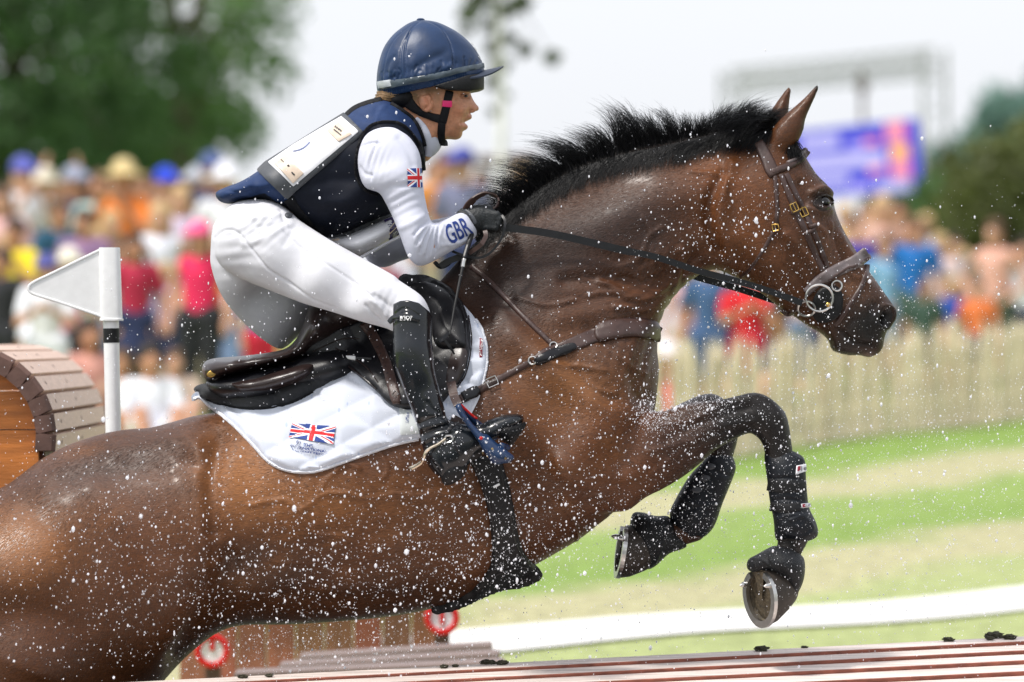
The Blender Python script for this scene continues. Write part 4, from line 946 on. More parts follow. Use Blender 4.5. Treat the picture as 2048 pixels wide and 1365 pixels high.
rl = strokes(x, y, [(ZB([(90, 920), (160, 870), (240, 890), (330, 1000), (420, 1110), (560, 1200), (700, 1300), (850, 1360)]), 2.2, -.0025), (ZB([(520, 880), (640, 990), (800, 1090), (950, 1190), (1100, 1310)]), 2.0, -.002), (ZB([(130, 790), (200, 740), (260, 700)]), 2, -.002), (ZB([(500, 740), (520, 800), (620, 850)]), 3, -.003),
  (ZC([(1060, 120), (1110, 160), (1150, 210)]), 4, .003), (ZC([(1080, 90), (1140, 130), (1170, 160)]), 4, -.003), (ZC([(1030, 150), (1080, 210), (1130, 250)]), 4, -.003), (ZB([(350, 850), (460, 840), (520, 810)]), 5, -.003), (ZB([(330, 800), (420, 790), (500, 770)]), 5, .003), (ZB([(560, 850), (640, 860), (700, 900)]), 5, -.003), (ZB([(270, 960), (380, 930), (500, 860)]), 7, .003), (ZB([(600, 820), (560, 900), (520, 960)]), 6, -.002), (ZB([(780, 960), (740, 1030), (690, 1090)]), 8, -.002)])
rl = rl*1.7+fold(x, y, (520, 440), 60, 13, .0016, 45)+fold(x, y, (775, 612), 35, 15, .0009, 32)+fold(x, y, (470, 500), 95, 26, .0012, 60)
V = V+N*(rl*np.clip(np.abs(N[:, 1])*1.3, 0, 1))[:, None]
part('breeches', np_mesh('breeches', V, Q), MAT['breeches'], rider); RS = Surf().add(V, Q); brV, brQ = V, Q
# vest
VEST = ZB([(98, 640), (160, 605), (250, 572), (350, 512), (480, 412), (640, 318), (800, 222), (900, 155), (980, 105), (1060, 78), (1140, 60), (1220, 88), (1290, 137), (1350, 200), (1388, 290), (1404, 390), (1392, 480), (1350, 590), (1285, 695), (1200, 765), (1050, 822), (900, 892), (780, 922), (715, 888), (600, 802), (500, 737), (400, 702), (300, 688), (190, 708), (120, 690)])
v = Vol((-.79, -.30, 2.05), (-.17, .30, 2.55), .0042)
v.inflate(VEST, 0, [(470, 390, .13), (540, 380, .15), (600, 370, .155), (680, 360, .17), (740, 300, .185), (780, 250, .175), (800, 230, .13), (720, 420, .155), (810, 350, .15)], k=0, smooth=4, r=.05)
V, Q = v.mesh(2); N = vnormals(V, Q); x, y = to_px(V)
rl = strokes(x, y, [(ZB([(350, 640), (440, 600), (540, 640)]), 2.5, -.003), (ZB([(540, 640), (500, 720), (470, 730)]), 2.5, -.003), (ZB([(250, 580), (330, 600), (420, 590)]), 5, .003), (ZB([(170, 620), (240, 640), (320, 620)]), 4, -.004), (ZB([(960, 150), (1060, 180), (1100, 110)]), 6, -.005), (ZB([(1150, 100), (1100, 150), (1090, 200)]), 5, .004), (ZB([(120, 665), (200, 690), (330, 670)]), 3, .004), (ZB([(650, 600), (800, 560), (950, 560)]), 12, -.004), (ZB([(780, 700), (950, 690), (1100, 700)]), 10, .003)])
V = V+N*(rl*np.clip(np.abs(N[:, 1])*1.3, 0, 1))[:, None]
# the lower back and the yoke are blue, the side panels near black
x, y = to_px(V); blue = (inside(ZB([(60, 600), (340, 490), (560, 690), (480, 700), (400, 640), (330, 660), (250, 690), (60, 720)]), x, y) | inside(ZB([(860, 140), (1010, 40), (1190, 40), (1330, 160), (1420, 300), (1390, 330), (1330, 290), (1280, 220), (1180, 195), (1080, 205), (1010, 260)]), x, y))
w = np.where(blue, 1.0, 0.0)[:, None]; C = np.array((.004, .006, .014))*(1-w)+np.array((.016, .036, .105))*w
me = np_mesh('vest', V, Q); set_col(me, C); part('vest', me, mat('vest_cloth', rough=.6, spec=.2, var=.15, vscale=40, bump=.2, bscale=800, attr='Col'), rider); RS.add(V, Q); vestS = Surf().add(V, Q)
# shirt: both sleeves and the collar
SLV = ZB([(1190, 232), (1100, 238), (1020, 290), (980, 400), (985, 510), (1025, 605), (1110, 640), (1150, 700), (1195, 790), (1240, 900), (1272, 990), (1300, 1048), (1345, 1088), (1390, 1090), (1460, 1058), (1580, 990), (1700, 922), (1716, 860), (1690, 800), (1650, 765), (1600, 765), (1530, 800), (1455, 826), (1425, 795), (1402, 700), (1388, 620), (1378, 520), (1372, 440), (1352, 370), (1305, 300), (1250, 258)])
v = Vol((-.44, -.32, 2.06), (-.03, .34, 2.52), .0036)
v.inflate(SLV, [(760, 300, -.185), (790, 380, -.215), (825, 490, -.245), (880, 490, -.20), (940, 455, -.155)], [(755, 320, .07), (790, 370, .062), (815, 450, .052), (835, 500, .048), (880, 485, .046), (930, 455, .038)], k=0, smooth=4, r=.03)
q = lambda a, b, c: P(*ZB([(a, b)])[0], c)
v.chain([(q(1180, 330, .18), .06), (q(1130, 980, .245), .044)], .02); v.chain([(q(1130, 985, .245), .046), (q(1640, 850, .12), .034)], .02)
v.cone(q(1330, 140, 0), q(1365, 290, 0), .052, .060, .02)
V, Q = v.mesh(2); N = vnormals(V, Q); x, y = to_px(V)
fl = []
for i, (a, b) in enumerate([((1420, 815), (1330, 900)), ((1425, 830), (1345, 960)), ((1440, 835), (1370, 1010)), ((1460, 835), (1410, 1030)), ((1490, 830), (1460, 980))]):
    fl.append((ZB([a, ((a[0]+b[0])/2-8, (a[1]+b[1])/2), b]), 3.2, -.0035 if i % 2 == 0 else -.0028)); fl.append((ZB([(a[0]+14, a[1]+10), ((a[0]+b[0])/2+8, (a[1]+b[1])/2+6), (b[0]+18, b[1])]), 4, .003))
fl += [(ZB([(1060, 560), (1050, 460), (1090, 350), (1120, 280)]), 1.8, -.002), (ZB([(1130, 640), (1200, 600), (1290, 590)]), 6, -.003), (ZB([(1230, 860), (1300, 830), (1390, 780)]), 7, .003), (ZB([(1000, 350), (1060, 330), (1110, 330)]), 3, -.003), (ZB([(990, 480), (1020, 520), (1060, 530)]), 4, -.003), (ZB([(1240, 300), (1300, 380), (1330, 460)]), 9, -.003), (ZB([(1560, 900), (1620, 930), (1690, 900)]), 5, -.003), (ZB([(1500, 960), (1560, 960), (1650, 930)]), 4, .002)]
V = V+N*((1.6*strokes(x, y, fl)+fold(x, y, (800, 400), 75, 17, .0014, 40)+fold(x, y, (905, 470), 150, 15, .0013, 30)+fold(x, y, (745, 320), 30, 12, .0012, 30))*np.clip(np.abs(N[:, 1])*1.3, 0, 1)*(V[:, 1] < .05))[:, None]
part('shirt', np_mesh('shirt', V, Q), MAT['shirt'], rider); shirtS = Surf().add(V, Q); RS.add(V, Q)
far_cuff = None
# armhole and collar piping
for pts, w in ((ZB([(1215, 205), (1130, 203), (1060, 225), (1005, 290), (975, 380), (965, 480), (985, 570), (1030, 625), (1100, 650)]), 5), (ZB([(1215, 205), (1270, 235), (1320, 290), (1355, 350), (1375, 430), (1384, 500)]), 6), (ZB([(1180, 90), (1260, 140), (1320, 190), (1365, 270), (1390, 350)]), 7)):
    part('piping', ribbon_mesh('piping', pts, w, RS, off=.002, thick=.005, sm=8), MAT['webbing'], rider)
hem = ZB([(1215, 768), (1100, 812), (960, 872), (860, 905), (780, 915), (730, 895)]); part('hem', ribbon_mesh('hem', hem, 8, vestS, off=.001, thick=.005, sm=6), MAT['trim_grey'], rider)
part('side_strap', ribbon_mesh('side_strap', ZB([(550, 670), (600, 740), (660, 810), (730, 895)]), [20, 19, 18, 15], vestS, off=.002, thick=.004, sm=6), MAT['webbing'], rider)
part('shoulder_tape', ribbon_mesh('shoulder_tape', ZB([(905, 165), (960, 118), (1040, 85), (1130, 62)]), 10, vestS, off=.001, thick=.004, sm=5), MAT['webbing'], rider)
# flag and lettering on the sleeve
union_flag('flag_patch', ZB([(1284, 490), (1372, 487), (1377, 606), (1288, 602)]), shirtS, .0015, rider, .66)
part('lettering', text_mesh('lettering', 'GBR', ZQ([(190, 600), (490, 455), (625, 690), (285, 872)]), shirtS, .0016, bold=.012), MAT['ink_blue'], rider)
# competitor bib on the back
bib = thing('number_bib', 'white paper bib in a grey frame across the back of the rider', 'bib', P(650, 330, -.1))
fr = part('frame', sheet_mesh('frame', ZB([(884, 160), (900, 150), (1015, 262), (1012, 280), (545, 672), (530, 668), (358, 505), (410, 455)]), vestS, off=.004, thick=.006, step=5, sm=10, smooth_outline=0), MAT['trim_grey'], bib)
bs = Surf().addmesh(fr)
sh = part('sheet', sheet_mesh('sheet', ZT([(1240, 105), (1500, 330), (505, 1165), (125, 800), (500, 540), (900, 300)]), bs, off=.002, thick=.002, step=4, sm=2, smooth_outline=0), MAT['paper'], bib)
bs.addmesh(sh)
for qd in ([(1200, 205), (1395, 375), (1200, 490), (1030, 330)], [(405, 705), (665, 965), (505, 1115), (215, 815)]):
    part('printed_panel', sheet_mesh('printed_panel', ZT(qd), bs, off=.004, thick=.001, step=3, sm=1, smooth_outline=0), MAT['tan_print'], bib)
bs2 = bs.copy()
for qd in ([(1160, 262), (1180, 275), (1165, 300), (1145, 288)], [(1185, 280), (1205, 294), (1190, 318), (1170, 304)], [(1210, 298), (1232, 314), (1218, 338), (1195, 322)], [(1236, 318), (1256, 334), (1246, 356), (1224, 342)], [(1140, 312), (1250, 395), (1242, 410), (1132, 326)]):
    part('printed_mark', sheet_mesh('printed_mark', ZT(qd), bs2, off=.0065, thick=.0008, step=2, sm=1, smooth_outline=0), MAT['ink_black'], bib)
part('printed_arc', sheet_mesh('printed_arc', ZT([(500, 635), (600, 610), (690, 560), (760, 490), (740, 530), (680, 590), (590, 632)]), bs2, off=.003, thick=.001, step=3, sm=6), mat('pale_blue_print', (.36, .40, .62), .4), bib)
for qd in ([(330, 770), (375, 815), (365, 822), (322, 778)], [(440, 845), (460, 870), (430, 880), (415, 860)], [(490, 945), (540, 985), (530, 1002), (480, 965)]):
    part('printed_mark', sheet_mesh('printed_mark', ZT(qd), bs2, off=.0065, thick=.0008, step=2, sm=1, smooth_outline=0), MAT['ink_black'], bib)
# front bib hanging below the chest
FB = ZU([(60, 640), (400, 620), (800, 470), (1090, 340), (1260, 270), (1380, 400), (1390, 600), (1350, 650), (1000, 850), (720, 990), (560, 1000), (300, 850)])
v = Vol((-.51, -.17, 2.05), (-.26, .17, 2.25), .0034)
v.inflate([tuple(p) for p in FB], 0, [(720, 480, .125), (760, 460, .13), (690, 490, .11)], k=0, smooth=3)
V, Q = v.mesh(1); fb = part('front_bib', np_mesh('front_bib', V, Q), MAT['paper'], rider); fs_ = Surf().add(V, Q)
for m_, qd in (('tan_print', [(120, 690), (340, 660), (375, 830), (300, 800)]), ('purple_print', [(1095, 350), (1250, 290), (1350, 590), (1180, 690)])):
    part('printed_panel', sheet_mesh('printed_panel', ZU(qd), fs_, off=.0008, thick=.0008, step=4, sm=3, smooth_outline=0), MAT[m_], rider)
mb = MB().tube([P(a, b, -.128) for a, b in ZU([(1280, 380), (1190, 495), (1310, 470), (1180, 590)])], .0013, 5); mb.build('printed_mark', mat('gold_print', (.55, .45, .30), .4), rider)
part('lettering', text_mesh('lettering', '2024', ZU([(1240, 560), (1320, 510), (1345, 590), (1230, 640)]), fs_, .0025), MAT['ink_white'], rider)
mb = MB().tube([P(a, b, -.10) for a, b in ZU([(690, 990), (900, 870), (1130, 745), (1370, 630)])], .004, 6); mb.build('bib_edge', MAT['white_cloth'], rider)
# belt tab
part('belt_tab', sheet_mesh('belt_tab', ZB([(525, 775), (560, 768), (570, 790), (540, 803)]), RS, off=.003, thick=.003, step=2.5, sm=3), MAT['trim_grey'], rider)
# the body itself
HEAD = [(936, 160), (941, 186), (945, 197), (951, 207), (957.5, 215), (956, 221.5), (946, 224), (940.5, 227), (943.5, 231), (943, 237.5), (935, 242), (929, 245.5), (934, 250), (936, 255), (932, 260), (925.5, 263.5), (924.5, 270), (920, 277), (911, 280), (900, 279), (890, 280), (880, 287), (868, 298), (856, 322), (800, 330), (785, 285), (792, 235), (770, 200), (764, 150), (785, 100), (830, 72), (880, 75), (920, 110)]
v = Vol((-.80, -.40, 1.62), (-.075, .40, 2.70), .0046)
hd = Vol((-.37, -.13, 2.33), (-.07, .13, 2.70), .0024)
hd.inflate(HEAD, 0, [(850, 150, .082), (880, 200, .074), (905, 190, .066), (930, 195, .040), (950, 214, .015), (935, 232, .026), (930, 255, .024), (912, 270, .032), (890, 250, .055), (860, 240, .062), (840, 290, .056), (810, 300, .06)], k=0, smooth=3, r=.014)
hd.ell(P(852, 204, -.076), (.019, .013, .027), .004, Matrix.Rotation(math.radians(-10), 3, 'Y'))
hd.ell(P(852, 205, .070), (.020, .012, .027), .006)
hd.ell(P(916, 222, -.040), (.016, .016, .012), .014); hd.ell(P(916, 222, .040), (.016, .016, .012), .014)
hd.ell(P(944, 220, -.012), (.009, .008, .008), .006); hd.ell(P(944, 220, .012), (.009, .008, .008), .006)
V, Q = hd.mesh(2); N = vnormals(V, Q); x, y = to_px(V)
rl = strokes(x, y, [([(845, 190), (858, 186), (866, 194), (864, 206)], 3, -.004), ([(852, 198), (857, 210), (852, 218)], 3.5, -.006), ([(924, 191), (936, 193)], 5, -.006), ([(916, 183), (930, 182), (940, 184)], 3, .003), ([(929, 245), (922, 247)], 2.5, -.004), ([(939, 223), (935, 233), (928, 240), (922, 248)], 2.5, -.0022), ([(943, 221), (946, 221)], 1.6, -.003), ([(926, 262), (932, 262)], 2, -.002), ([(899, 205), (915, 213), (930, 215)], 6, .002), ([(893, 277), (880, 262), (872, 240)], 5, .003), ([(880, 270), (862, 285)], 6, -.002)])
V = V+N*(rl*np.clip(np.abs(N[:, 1])*1.5, 0, 1))[:, None]
# trunk and limbs inside the clothes
B = lambda a, b, c: P(a, b, c)
v.chain([(B(800, 300, 0), .055), (B(755, 315, 0), .085), (B(660, 380, 0), .085), (B(520, 470, 0), .08)], .03)
for sg in (-1, 1):
    v.chain([(B(775, 300, .13*sg), .035), (B(790, 330, .185*sg), .032), (B(830, 485, .245*sg), .022), (B(850, 492, .23*sg), .026), (B(930, 455, .152*sg), .022), (B(955, 448, .14*sg), .02)], .008)
    v.chain([(B(520, 490, .07*sg), .07), (B(680, 565, .21*sg), .045), (B(822, 630, .345*sg), .028), (B(832, 740, .372*sg), .022), (B(866, 880, .378*sg), .018), (B(960, 885, .372*sg), .016)], .01)
V2, Q2 = v.mesh(2)
# one figure: the head is welded to the trunk at the neck
sk = np.array((.56, .26, .15)); Ch = np.tile(sk, (len(V), 1)); x, y = to_px(V)
def cb(cx, cy, rx, ry, c, s_):
    w_ = (s_*np.exp(-(((x-cx)/rx)**2+((y-cy)/ry)**2)))[:, None]; Ch[:] = Ch*(1-w_)+np.array(c)*w_
cb(912, 222, 16, 14, (.50, .19, .10), .7); cb(852, 205, 10, 16, (.52, .20, .12), .6); cb(950, 214, 9, 8, (.55, .24, .16), .5); cb(934, 251, 6, 3, (.42, .15, .11), .8); cb(940, 234, 6, 3, (.42, .15, .11), .6)
cb(858, 181, 24, 9, (.17, .10, .05), .9); cb(830, 196, 12, 16, (.16, .10, .05), .85); cb(874, 196, 7, 14, (.26, .15, .08), .6)
rs_ = np.random.RandomState(3)
for i in range(70): cb(rs_.uniform(890, 950), rs_.uniform(195, 262), 1.6, 1.5, (.36, .14, .07), .45)
me = np_mesh('body', np.vstack([V, V2]), np.vstack([Q, Q2+len(V)])); set_col(me, np.vstack([Ch, np.tile(sk, (len(V2), 1))])); part('body', me, MAT['skin'], rider)
hS = Surf().add(V, Q)
L, N = drape([(929.5, 192.5)], hS); mb = MB(); mb.add([Vector(L[0])+Vector((.001, .003, 0))+Vector((q_.x*.008, q_.y*.006, q_.z*.0042)) for q_ in USPH[0]], USPH[1]); mb.build('eye', mat('eye_white', (.30, .24, .2), .2), rider, True)
mb = MB(); mb.add([Vector(L[0])+Vector((.0028, -.0015, 0))+Vector((q_.x*.0034, q_.y*.003, q_.z*.0036)) for q_ in USPH[0]], USPH[1]); mb.build('iris', MAT['eye'], rider, True)
part('eyelid', ribbon_mesh('eyelid', [(921, 190), (928, 188.5), (936, 190.5)], [2, 3, 1.5], hS, off=.0016, thick=.002, step=1.2), mat('lid', (.34, .15, .09), .5), rider)
# hair
hh = Vol((-.36, -.12, 2.44), (-.13, .12, 2.60), .003)
hh.ell(P(800, 190, 0), (.055, .078, .045), 0); hh.ell(P(768, 200, 0), (.022, .055, .020), .02); hh.cone(P(874, 184, -.062), P(877, 206, -.060), .009, .005, .012); hh.cone(P(832, 190, -.066), P(830, 208, -.060), .012, .008, .012)
V, Q = hh.mesh(1); x, y = to_px(V); N = vnormals(V, Q); V = V+N*(.0022*np.sin(y*1.3+np.sin(x*.2)*2))[:, None]; part('hair', np_mesh('hair', V, Q), MAT['hair'], rider)
hn = Vol((-.36, -.12, 2.42), (-.16, .12, 2.56), .003); hn.ell(P(812, 196, 0), (.04, .084, .036), 0); hn.ell(P(796, 200, 0), (.035, .075, .03), .02); V, Q = hn.mesh(1); part('hair_net', np_mesh('hair_net', V, Q), MAT['webbing'], rider)
# helmet
HEL = ZA([(640, 184), (780, 200), (900, 250), (1000, 310), (1090, 390), (1160, 480), (1205, 570), (1228, 680), (1222, 800), (1150, 930), (950, 1040), (700, 1090), (450, 1060), (300, 960), (248, 830), (243, 700), (265, 560), (310, 430), (390, 320), (490, 240), (560, 202)])
HW = [(850, 110, .103), (800, 150, .102), (900, 150, .100), (850, 190, .100)]
v = Vol((-.37, -.14, 2.42), (-.06, .14, 2.75), .0028)
v.inflate(HEL, 0, HW, k=0, smooth=4, r=.03)
v.cut(ZA([(200, 850), (250, 858), (330, 888), (430, 874), (600, 838), (800, 796), (950, 748), (1070, 706), (1160, 690), (1250, 680)]))
V, Q = v.mesh(2); N = vnormals(V, Q); x, y = to_px(V)
sm_ = [(ZA([(640, 190), (560, 260), (510, 380), (498, 520), (505, 690)]), 1.6, -.0022), (ZA([(540, 300), (480, 400), (462, 520), (470, 660)]), 1.6, -.0012), (ZA([(700, 190), (820, 250), (890, 350), (930, 460), (945, 610)]), 1.6, -.0022), (ZA([(620, 190), (430, 330), (340, 480), (300, 650)]), 1.6, -.001)]
rs_ = np.random.RandomState(5)
for i in range(46):
    x0 = 270+i*20; yb = np.interp(x0, [260, 500, 800, 1000, 1200], [760, 735, 680, 640, 600]); ln = rs_.uniform(40, 130)
    sm_.append((ZA([(x0, yb), (x0+rs_.uniform(-15, 15), yb-ln*.5), (x0+rs_.uniform(-25, 25), yb-ln)]), rs_.uniform(1.6, 3.2), rs_.uniform(-.0022, .0016)))
for i in range(40):
    x0 = 270+i*20; yb = np.interp(x0, [260, 330, 430, 600, 800, 1060], [800, 850, 840, 805, 765, 690]); sm_.append((ZA([(x0, yb-25), (x0+6, yb+25)]), 1.3, -.0022))
sm_ += [(ZA([(560, 640), (700, 560), (860, 480)]), 9, -.003), (ZA([(380, 640), (420, 560), (440, 470)]), 6, .002), (ZA([(330, 660), (350, 580), (400, 520)]), 5, -.002), (ZA([(640, 690), (760, 660), (900, 600)]), 7, .002)]
V = V+N*((1.5*strokes(x, y, sm_)+fold(x, y, (800, 120), 20, 26, .0012, 30)+fold(x, y, (900, 130), 120, 30, .0012, 40))*np.clip(np.abs(N[:, 1])*1.5, 0, 1))[:, None]
hm = part('helmet', np_mesh('helmet', V, Q), MAT['silk'], rider); heS = Surf().add(V, Q)
v = Vol((-.29, -.13, 2.44), (-.07, .13, 2.62), .0028)
v.inflate(ZA([(x_*.985+9, y_*.985+6) for x_, y_ in [(640, 184), (900, 250), (1000, 310), (1090, 390), (1160, 480), (1215, 570), (1244, 680), (1244, 800), (1170, 930), (950, 1040), (700, 1090), (450, 1060), (300, 960), (248, 830), (243, 700), (310, 430), (490, 240)]]), 0, [(a_, b_, w_*.968) for a_, b_, w_ in HW], k=0, smooth=4, r=.03)
v.cut(ZA([(700, 770), (780, 805), (830, 824), (930, 838), (1080, 842), (1170, 830), (1250, 803)])); v.F = np.maximum(v.F, (P(*ZA([(770, 0)])[0])[0]-v.ax[0])[:, None, None]); v.cut(ZA([(600, 835), (800, 790), (950, 742), (1070, 700), (1160, 684), (1250, 672)]), False)
V, Q = v.mesh(1)
o_ = part('helmet_rim', np_mesh('helmet_rim', V, Q), MAT['rubber_black'], rider); heS.add(V, Q)
MB().lathe([(.010, -.002), (.0105, .002), (.006, .005)], P(*ZA([(643, 186)])[0], 0), (0, 0, 1), 16).build('button', MAT['silk'], hm, True)
rbm = mat('band_rubber', (.05, .07, .09), .3, spec=.6, var=.4, vscale=30)
part('band', ribbon_mesh('band', ZA([(255, 785), (380, 765), (520, 742), (800, 690), (1000, 640), (1216, 598)]), [16, 15, 13, 12, 11, 10], heS, off=.001, thick=.0025, sm=6), rbm, hm)
part('band_clip', ribbon_mesh('band_clip', ZA([(262, 775), (320, 765), (385, 756)]), [14, 14, 13], heS, off=.004, thick=.002, sm=6), mat('clear_vinyl', (.42, .45, .47), .25), hm)
mb = MB(); V = []; F = []; n = 25
for t_ in (0, 1):
    for i in range(n):
        a = math.pi*(i/(n-1)-.5); c, s_ = math.cos(a), math.sin(a)
        for (x0, z0, x1, z1, hw) in ((1075, 700, 1222, 640, .082), (1065, 705, 1398, 600, .086)):
            c2 = c if x1 > 1300 else c**.7
            p = P(*ZA([(x0+(x1-x0)*c2, z0+(z1-z0)*(c**2.4 if x1 > 1300 else c**1.6))])[0], hw*s_); V.append((p[0], p[1], p[2]-(.004 if t_ else 0)))
for t_ in (0, 1):
    for i in range(n-1):
        b = t_*2*n+i*2; f = (b, b+1, b+3, b+2); F.append(f if t_ == 0 else f[::-1])
for i in range(n-1): F.append((i*2+1, i*2+1+2*n, i*2+3+2*n, i*2+3)); F.append((i*2, i*2+2, i*2+2+2*n, i*2+2*n))
mb.add(V, F).build('peak', mat('peak_cloth', (.010, .018, .04), .5, bump=.1, bscale=400), hm, False)
for a, b in (((1105, 395), (1125, 420)), ((1130, 430), (1155, 470)), ((1170, 520), (1190, 550))):
    L, N = drape(ZA([a, b]), heS); MB().tube([Vector(L[0])+Vector((0, 0, .001)), Vector(L[1])+Vector((0, 0, .001))], .0016, 5).build('crest_stitching', MAT['ink_white'], hm)
# chin harness
ha = hS.copy(); ha.add(np.array(heS.V), heS.F)
for pts, w in ((ZA([(905, 830), (885, 920), (868, 1000), (845, 1085), (838, 1120)]), [16, 16, 16, 17, 16]), (ZA([(835, 1105), (828, 1200), (832, 1300)]), [15, 15, 14]), (ZA([(470, 850), (540, 940), (620, 1010), (720, 1055), (820, 1085)]), [26, 22, 15, 14, 18])):
    part('harness_strap', ribbon_mesh('harness_strap', pts, w, ha, off=.002, thick=.004, sm=8), MAT['webbing'], rider)
part('tape', ribbon_mesh('tape', ZA([(838, 942), (880, 945), (922, 945)]), 12, ha, off=.006, thick=.002, sm=6), MAT['pink_tape'], rider)
part('strap_buckle', ribbon_mesh('strap_buckle', ZA([(805, 1290), (842, 1293), (880, 1290)]), 8, ha, off=.005, thick=.005, sm=4), MAT['leather_black'], rider)
L, N = drape(ZA([(735, 1010)]), ha); mb = MB(); mb.add([Vector(L[0])+Vector((q_.x, q_.y, q_.z))*.002 for q_ in USPH[0]], USPH[1]); mb.build('earring', MAT['steel'], rider, True)
part('collar', ribbon_mesh('collar', ZA([(600, 1075), (660, 1150), (700, 1240), (712, 1340), (705, 1420)]), [8, 12, 14, 14, 12], RS.copy().add(np.array(hS.V), hS.F), off=.003, thick=.004, sm=10), MAT['shirt'], rider)
# tall boot
SH = ZC([(1135, 200), (1150, 100), (1190, 20), (1300, -10), (1390, 40), (1412, 130), (1418, 240), (1416, 330), (1426, 450), (1442, 560), (1470, 680), (1492, 760), (1508, 812), (1570, 838), (1640, 850), (1700, 845), (1765, 812), (1850, 788), (1925, 786), (1955, 810), (1930, 850), (1850, 900), (1760, 960), (1690, 1010), (1640, 1070), (1590, 1120), (1500, 1170), (1440, 1140), (1395, 1090), (1372, 1020), (1356, 962), (1342, 900), (1312, 800), (1280, 720), (1232, 602), (1192, 482), (1180, 362), (1150, 302), (1140, 255)])
v = Vol((-.30, -.47, 1.54), (.07, -.26, 2.06), .0034)
v.inflate(SH, [(820, 600, -.352), (825, 640, -.362), (832, 720, -.38), (860, 820, -.382), (880, 900, -.38), (960, 880, -.38), (1030, 850, -.38)], [(820, 600, .066), (820, 640, .068), (828, 720, .064), (860, 810, .046), (880, 880, .042), (890, 930, .040), (950, 880, .044), (1000, 860, .046), (1030, 845, .04)], k=0, smooth=4, r=.03)
k_ = .975
v.cut([((p_[0]-1024)*k_+1024, (p_[1]-682.5)*k_+682.5) for p_ in ZC([(1100, 190), (1150, 185), (1185, 145), (1230, 124), (1280, 120), (1340, 136), (1400, 186), (1430, 235)])], False)
V, Q = v.mesh(2); N = vnormals(V, Q); x, y = to_px(V)
cr_ = []
for i, (a, b, c) in enumerate([((1350, 870), (1420, 850), (1500, 830)), ((1350, 910), (1430, 880), (1520, 850)), ((1360, 950), (1440, 910), (1540, 880)), ((1340, 840), (1400, 815), (1480, 800))]): cr_.append((ZC([a, b, c]), 4, -.005 if i % 2 else .004))
cr_ += [(ZC([(1145, 290), (1230, 230), (1330, 240)]), 2, .003), (ZC([(1200, 200), (1260, 165), (1340, 210)]), 2, -.0025), (ZC([(1180, 360), (1200, 480), (1260, 640), (1330, 830)]), 2.5, .003), (ZC([(1440, 960), (1520, 940), (1600, 860)]), 3, .003), (ZC([(1400, 1000), (1440, 1060), (1480, 1120)]), 4, .003), (ZC([(1300, 420), (1330, 520), (1370, 640)]), 14, -.002), (ZC([(1390, 720), (1420, 760), (1470, 780)]), 5, -.003)]
V = V+N*(strokes(x, y, cr_)*np.clip(np.abs(N[:, 1])*1.5, 0, 1))[:, None]
boot = part('riding_boot', np_mesh('riding_boot', V, Q), MAT['boot_leather'], rider); boS = Surf().add(V, Q)
part('boot_tab', ribbon_mesh('boot_tab', ZC([(1165, 250), (1200, 222), (1270, 212), (1345, 235)]), [8, 12, 13, 9], boS, off=.001, thick=.003, sm=4), MAT['boot_leather'], boot)
part('lettering', text_mesh('lettering', 'EGO7', ZC([(1236, 213), (1302, 213), (1300, 234), (1236, 235)]), boS, .005, bold=.01), MAT['ink_white'], boot)
L, N = drape(ZC([(1180, 250)]), boS); MB().lathe([(.0028, 0), (.0028, .001), (.001, .002)], L[0]+N[0]*.002, N[0], 12).build('snap', MAT['ink_black'], boot, True)
# heel block and tread
v = Vol((-.18, -.45, 1.50), (.08, -.28, 1.70), .0034)
v.inflate(ZR([(320, 985), (450, 880), (600, 790), (700, 870), (760, 960), (700, 1090), (600, 1180), (500, 1225), (420, 1220), (360, 1130)]), -.375, [(900, 950, .040)], k=0, smooth=3)
v.inflate(ZR([(640, 800), (800, 680), (960, 620), (1000, 700), (950, 800), (850, 880), (740, 890)]), -.372, [(950, 900, .032)], k=.008, smooth=3)
v.inflate(ZR([(930, 420), (1100, 330), (1300, 240), (1450, 200), (1560, 230), (1600, 290), (1560, 420), (1400, 640), (1330, 640), (1200, 540), (1060, 450)]), -.38, [(1030, 860, .042)], k=.008, smooth=3)
V, Q = v.mesh(1); N = vnormals(V, Q); x, y = to_px(V); V = V+N*(.0018*np.sign(np.sin((x*.8+y*.55)*1.25))*(x > 985))[:, None]
part('boot_sole', np_mesh('boot_sole', V, Q), MAT['rubber_black'], boot); boS.add(V, Q)
MB().tube(yl(ZR([(440, 520), (520, 515), (545, 560), (520, 600), (450, 620), (430, 590), (440, 520)]), [-.432]*3), .0024, 7).build('spur', MAT['steel'], rider, True)
MB().tube(yl(ZR([(440, 560), (330, 640), (230, 690), (160, 750), (120, 850), (90, 900), (0, 960), (-60, 985)]), [-.432, -.434, -.434, -.428, -.415, -.40, -.39]), [.0042]*30+[.005]*8+[.0055]*5, 8).build('spur', mat('spur_metal', (.68, .58, .45), .22, 1), rider, True)
part('spur_strap', ribbon_mesh('spur_strap', ZR([(560, 620), (610, 700), (680, 780)]), 8, boS, off=.001, thick=.003, sm=4), MAT['leather_black'], rider)
part('spur_strap', ribbon_mesh('spur_strap', ZR([(440, 520), (500, 430), (560, 370), (640, 350)]), 8, boS, off=.001, thick=.003, sm=4), MAT['leather_black'], rider)
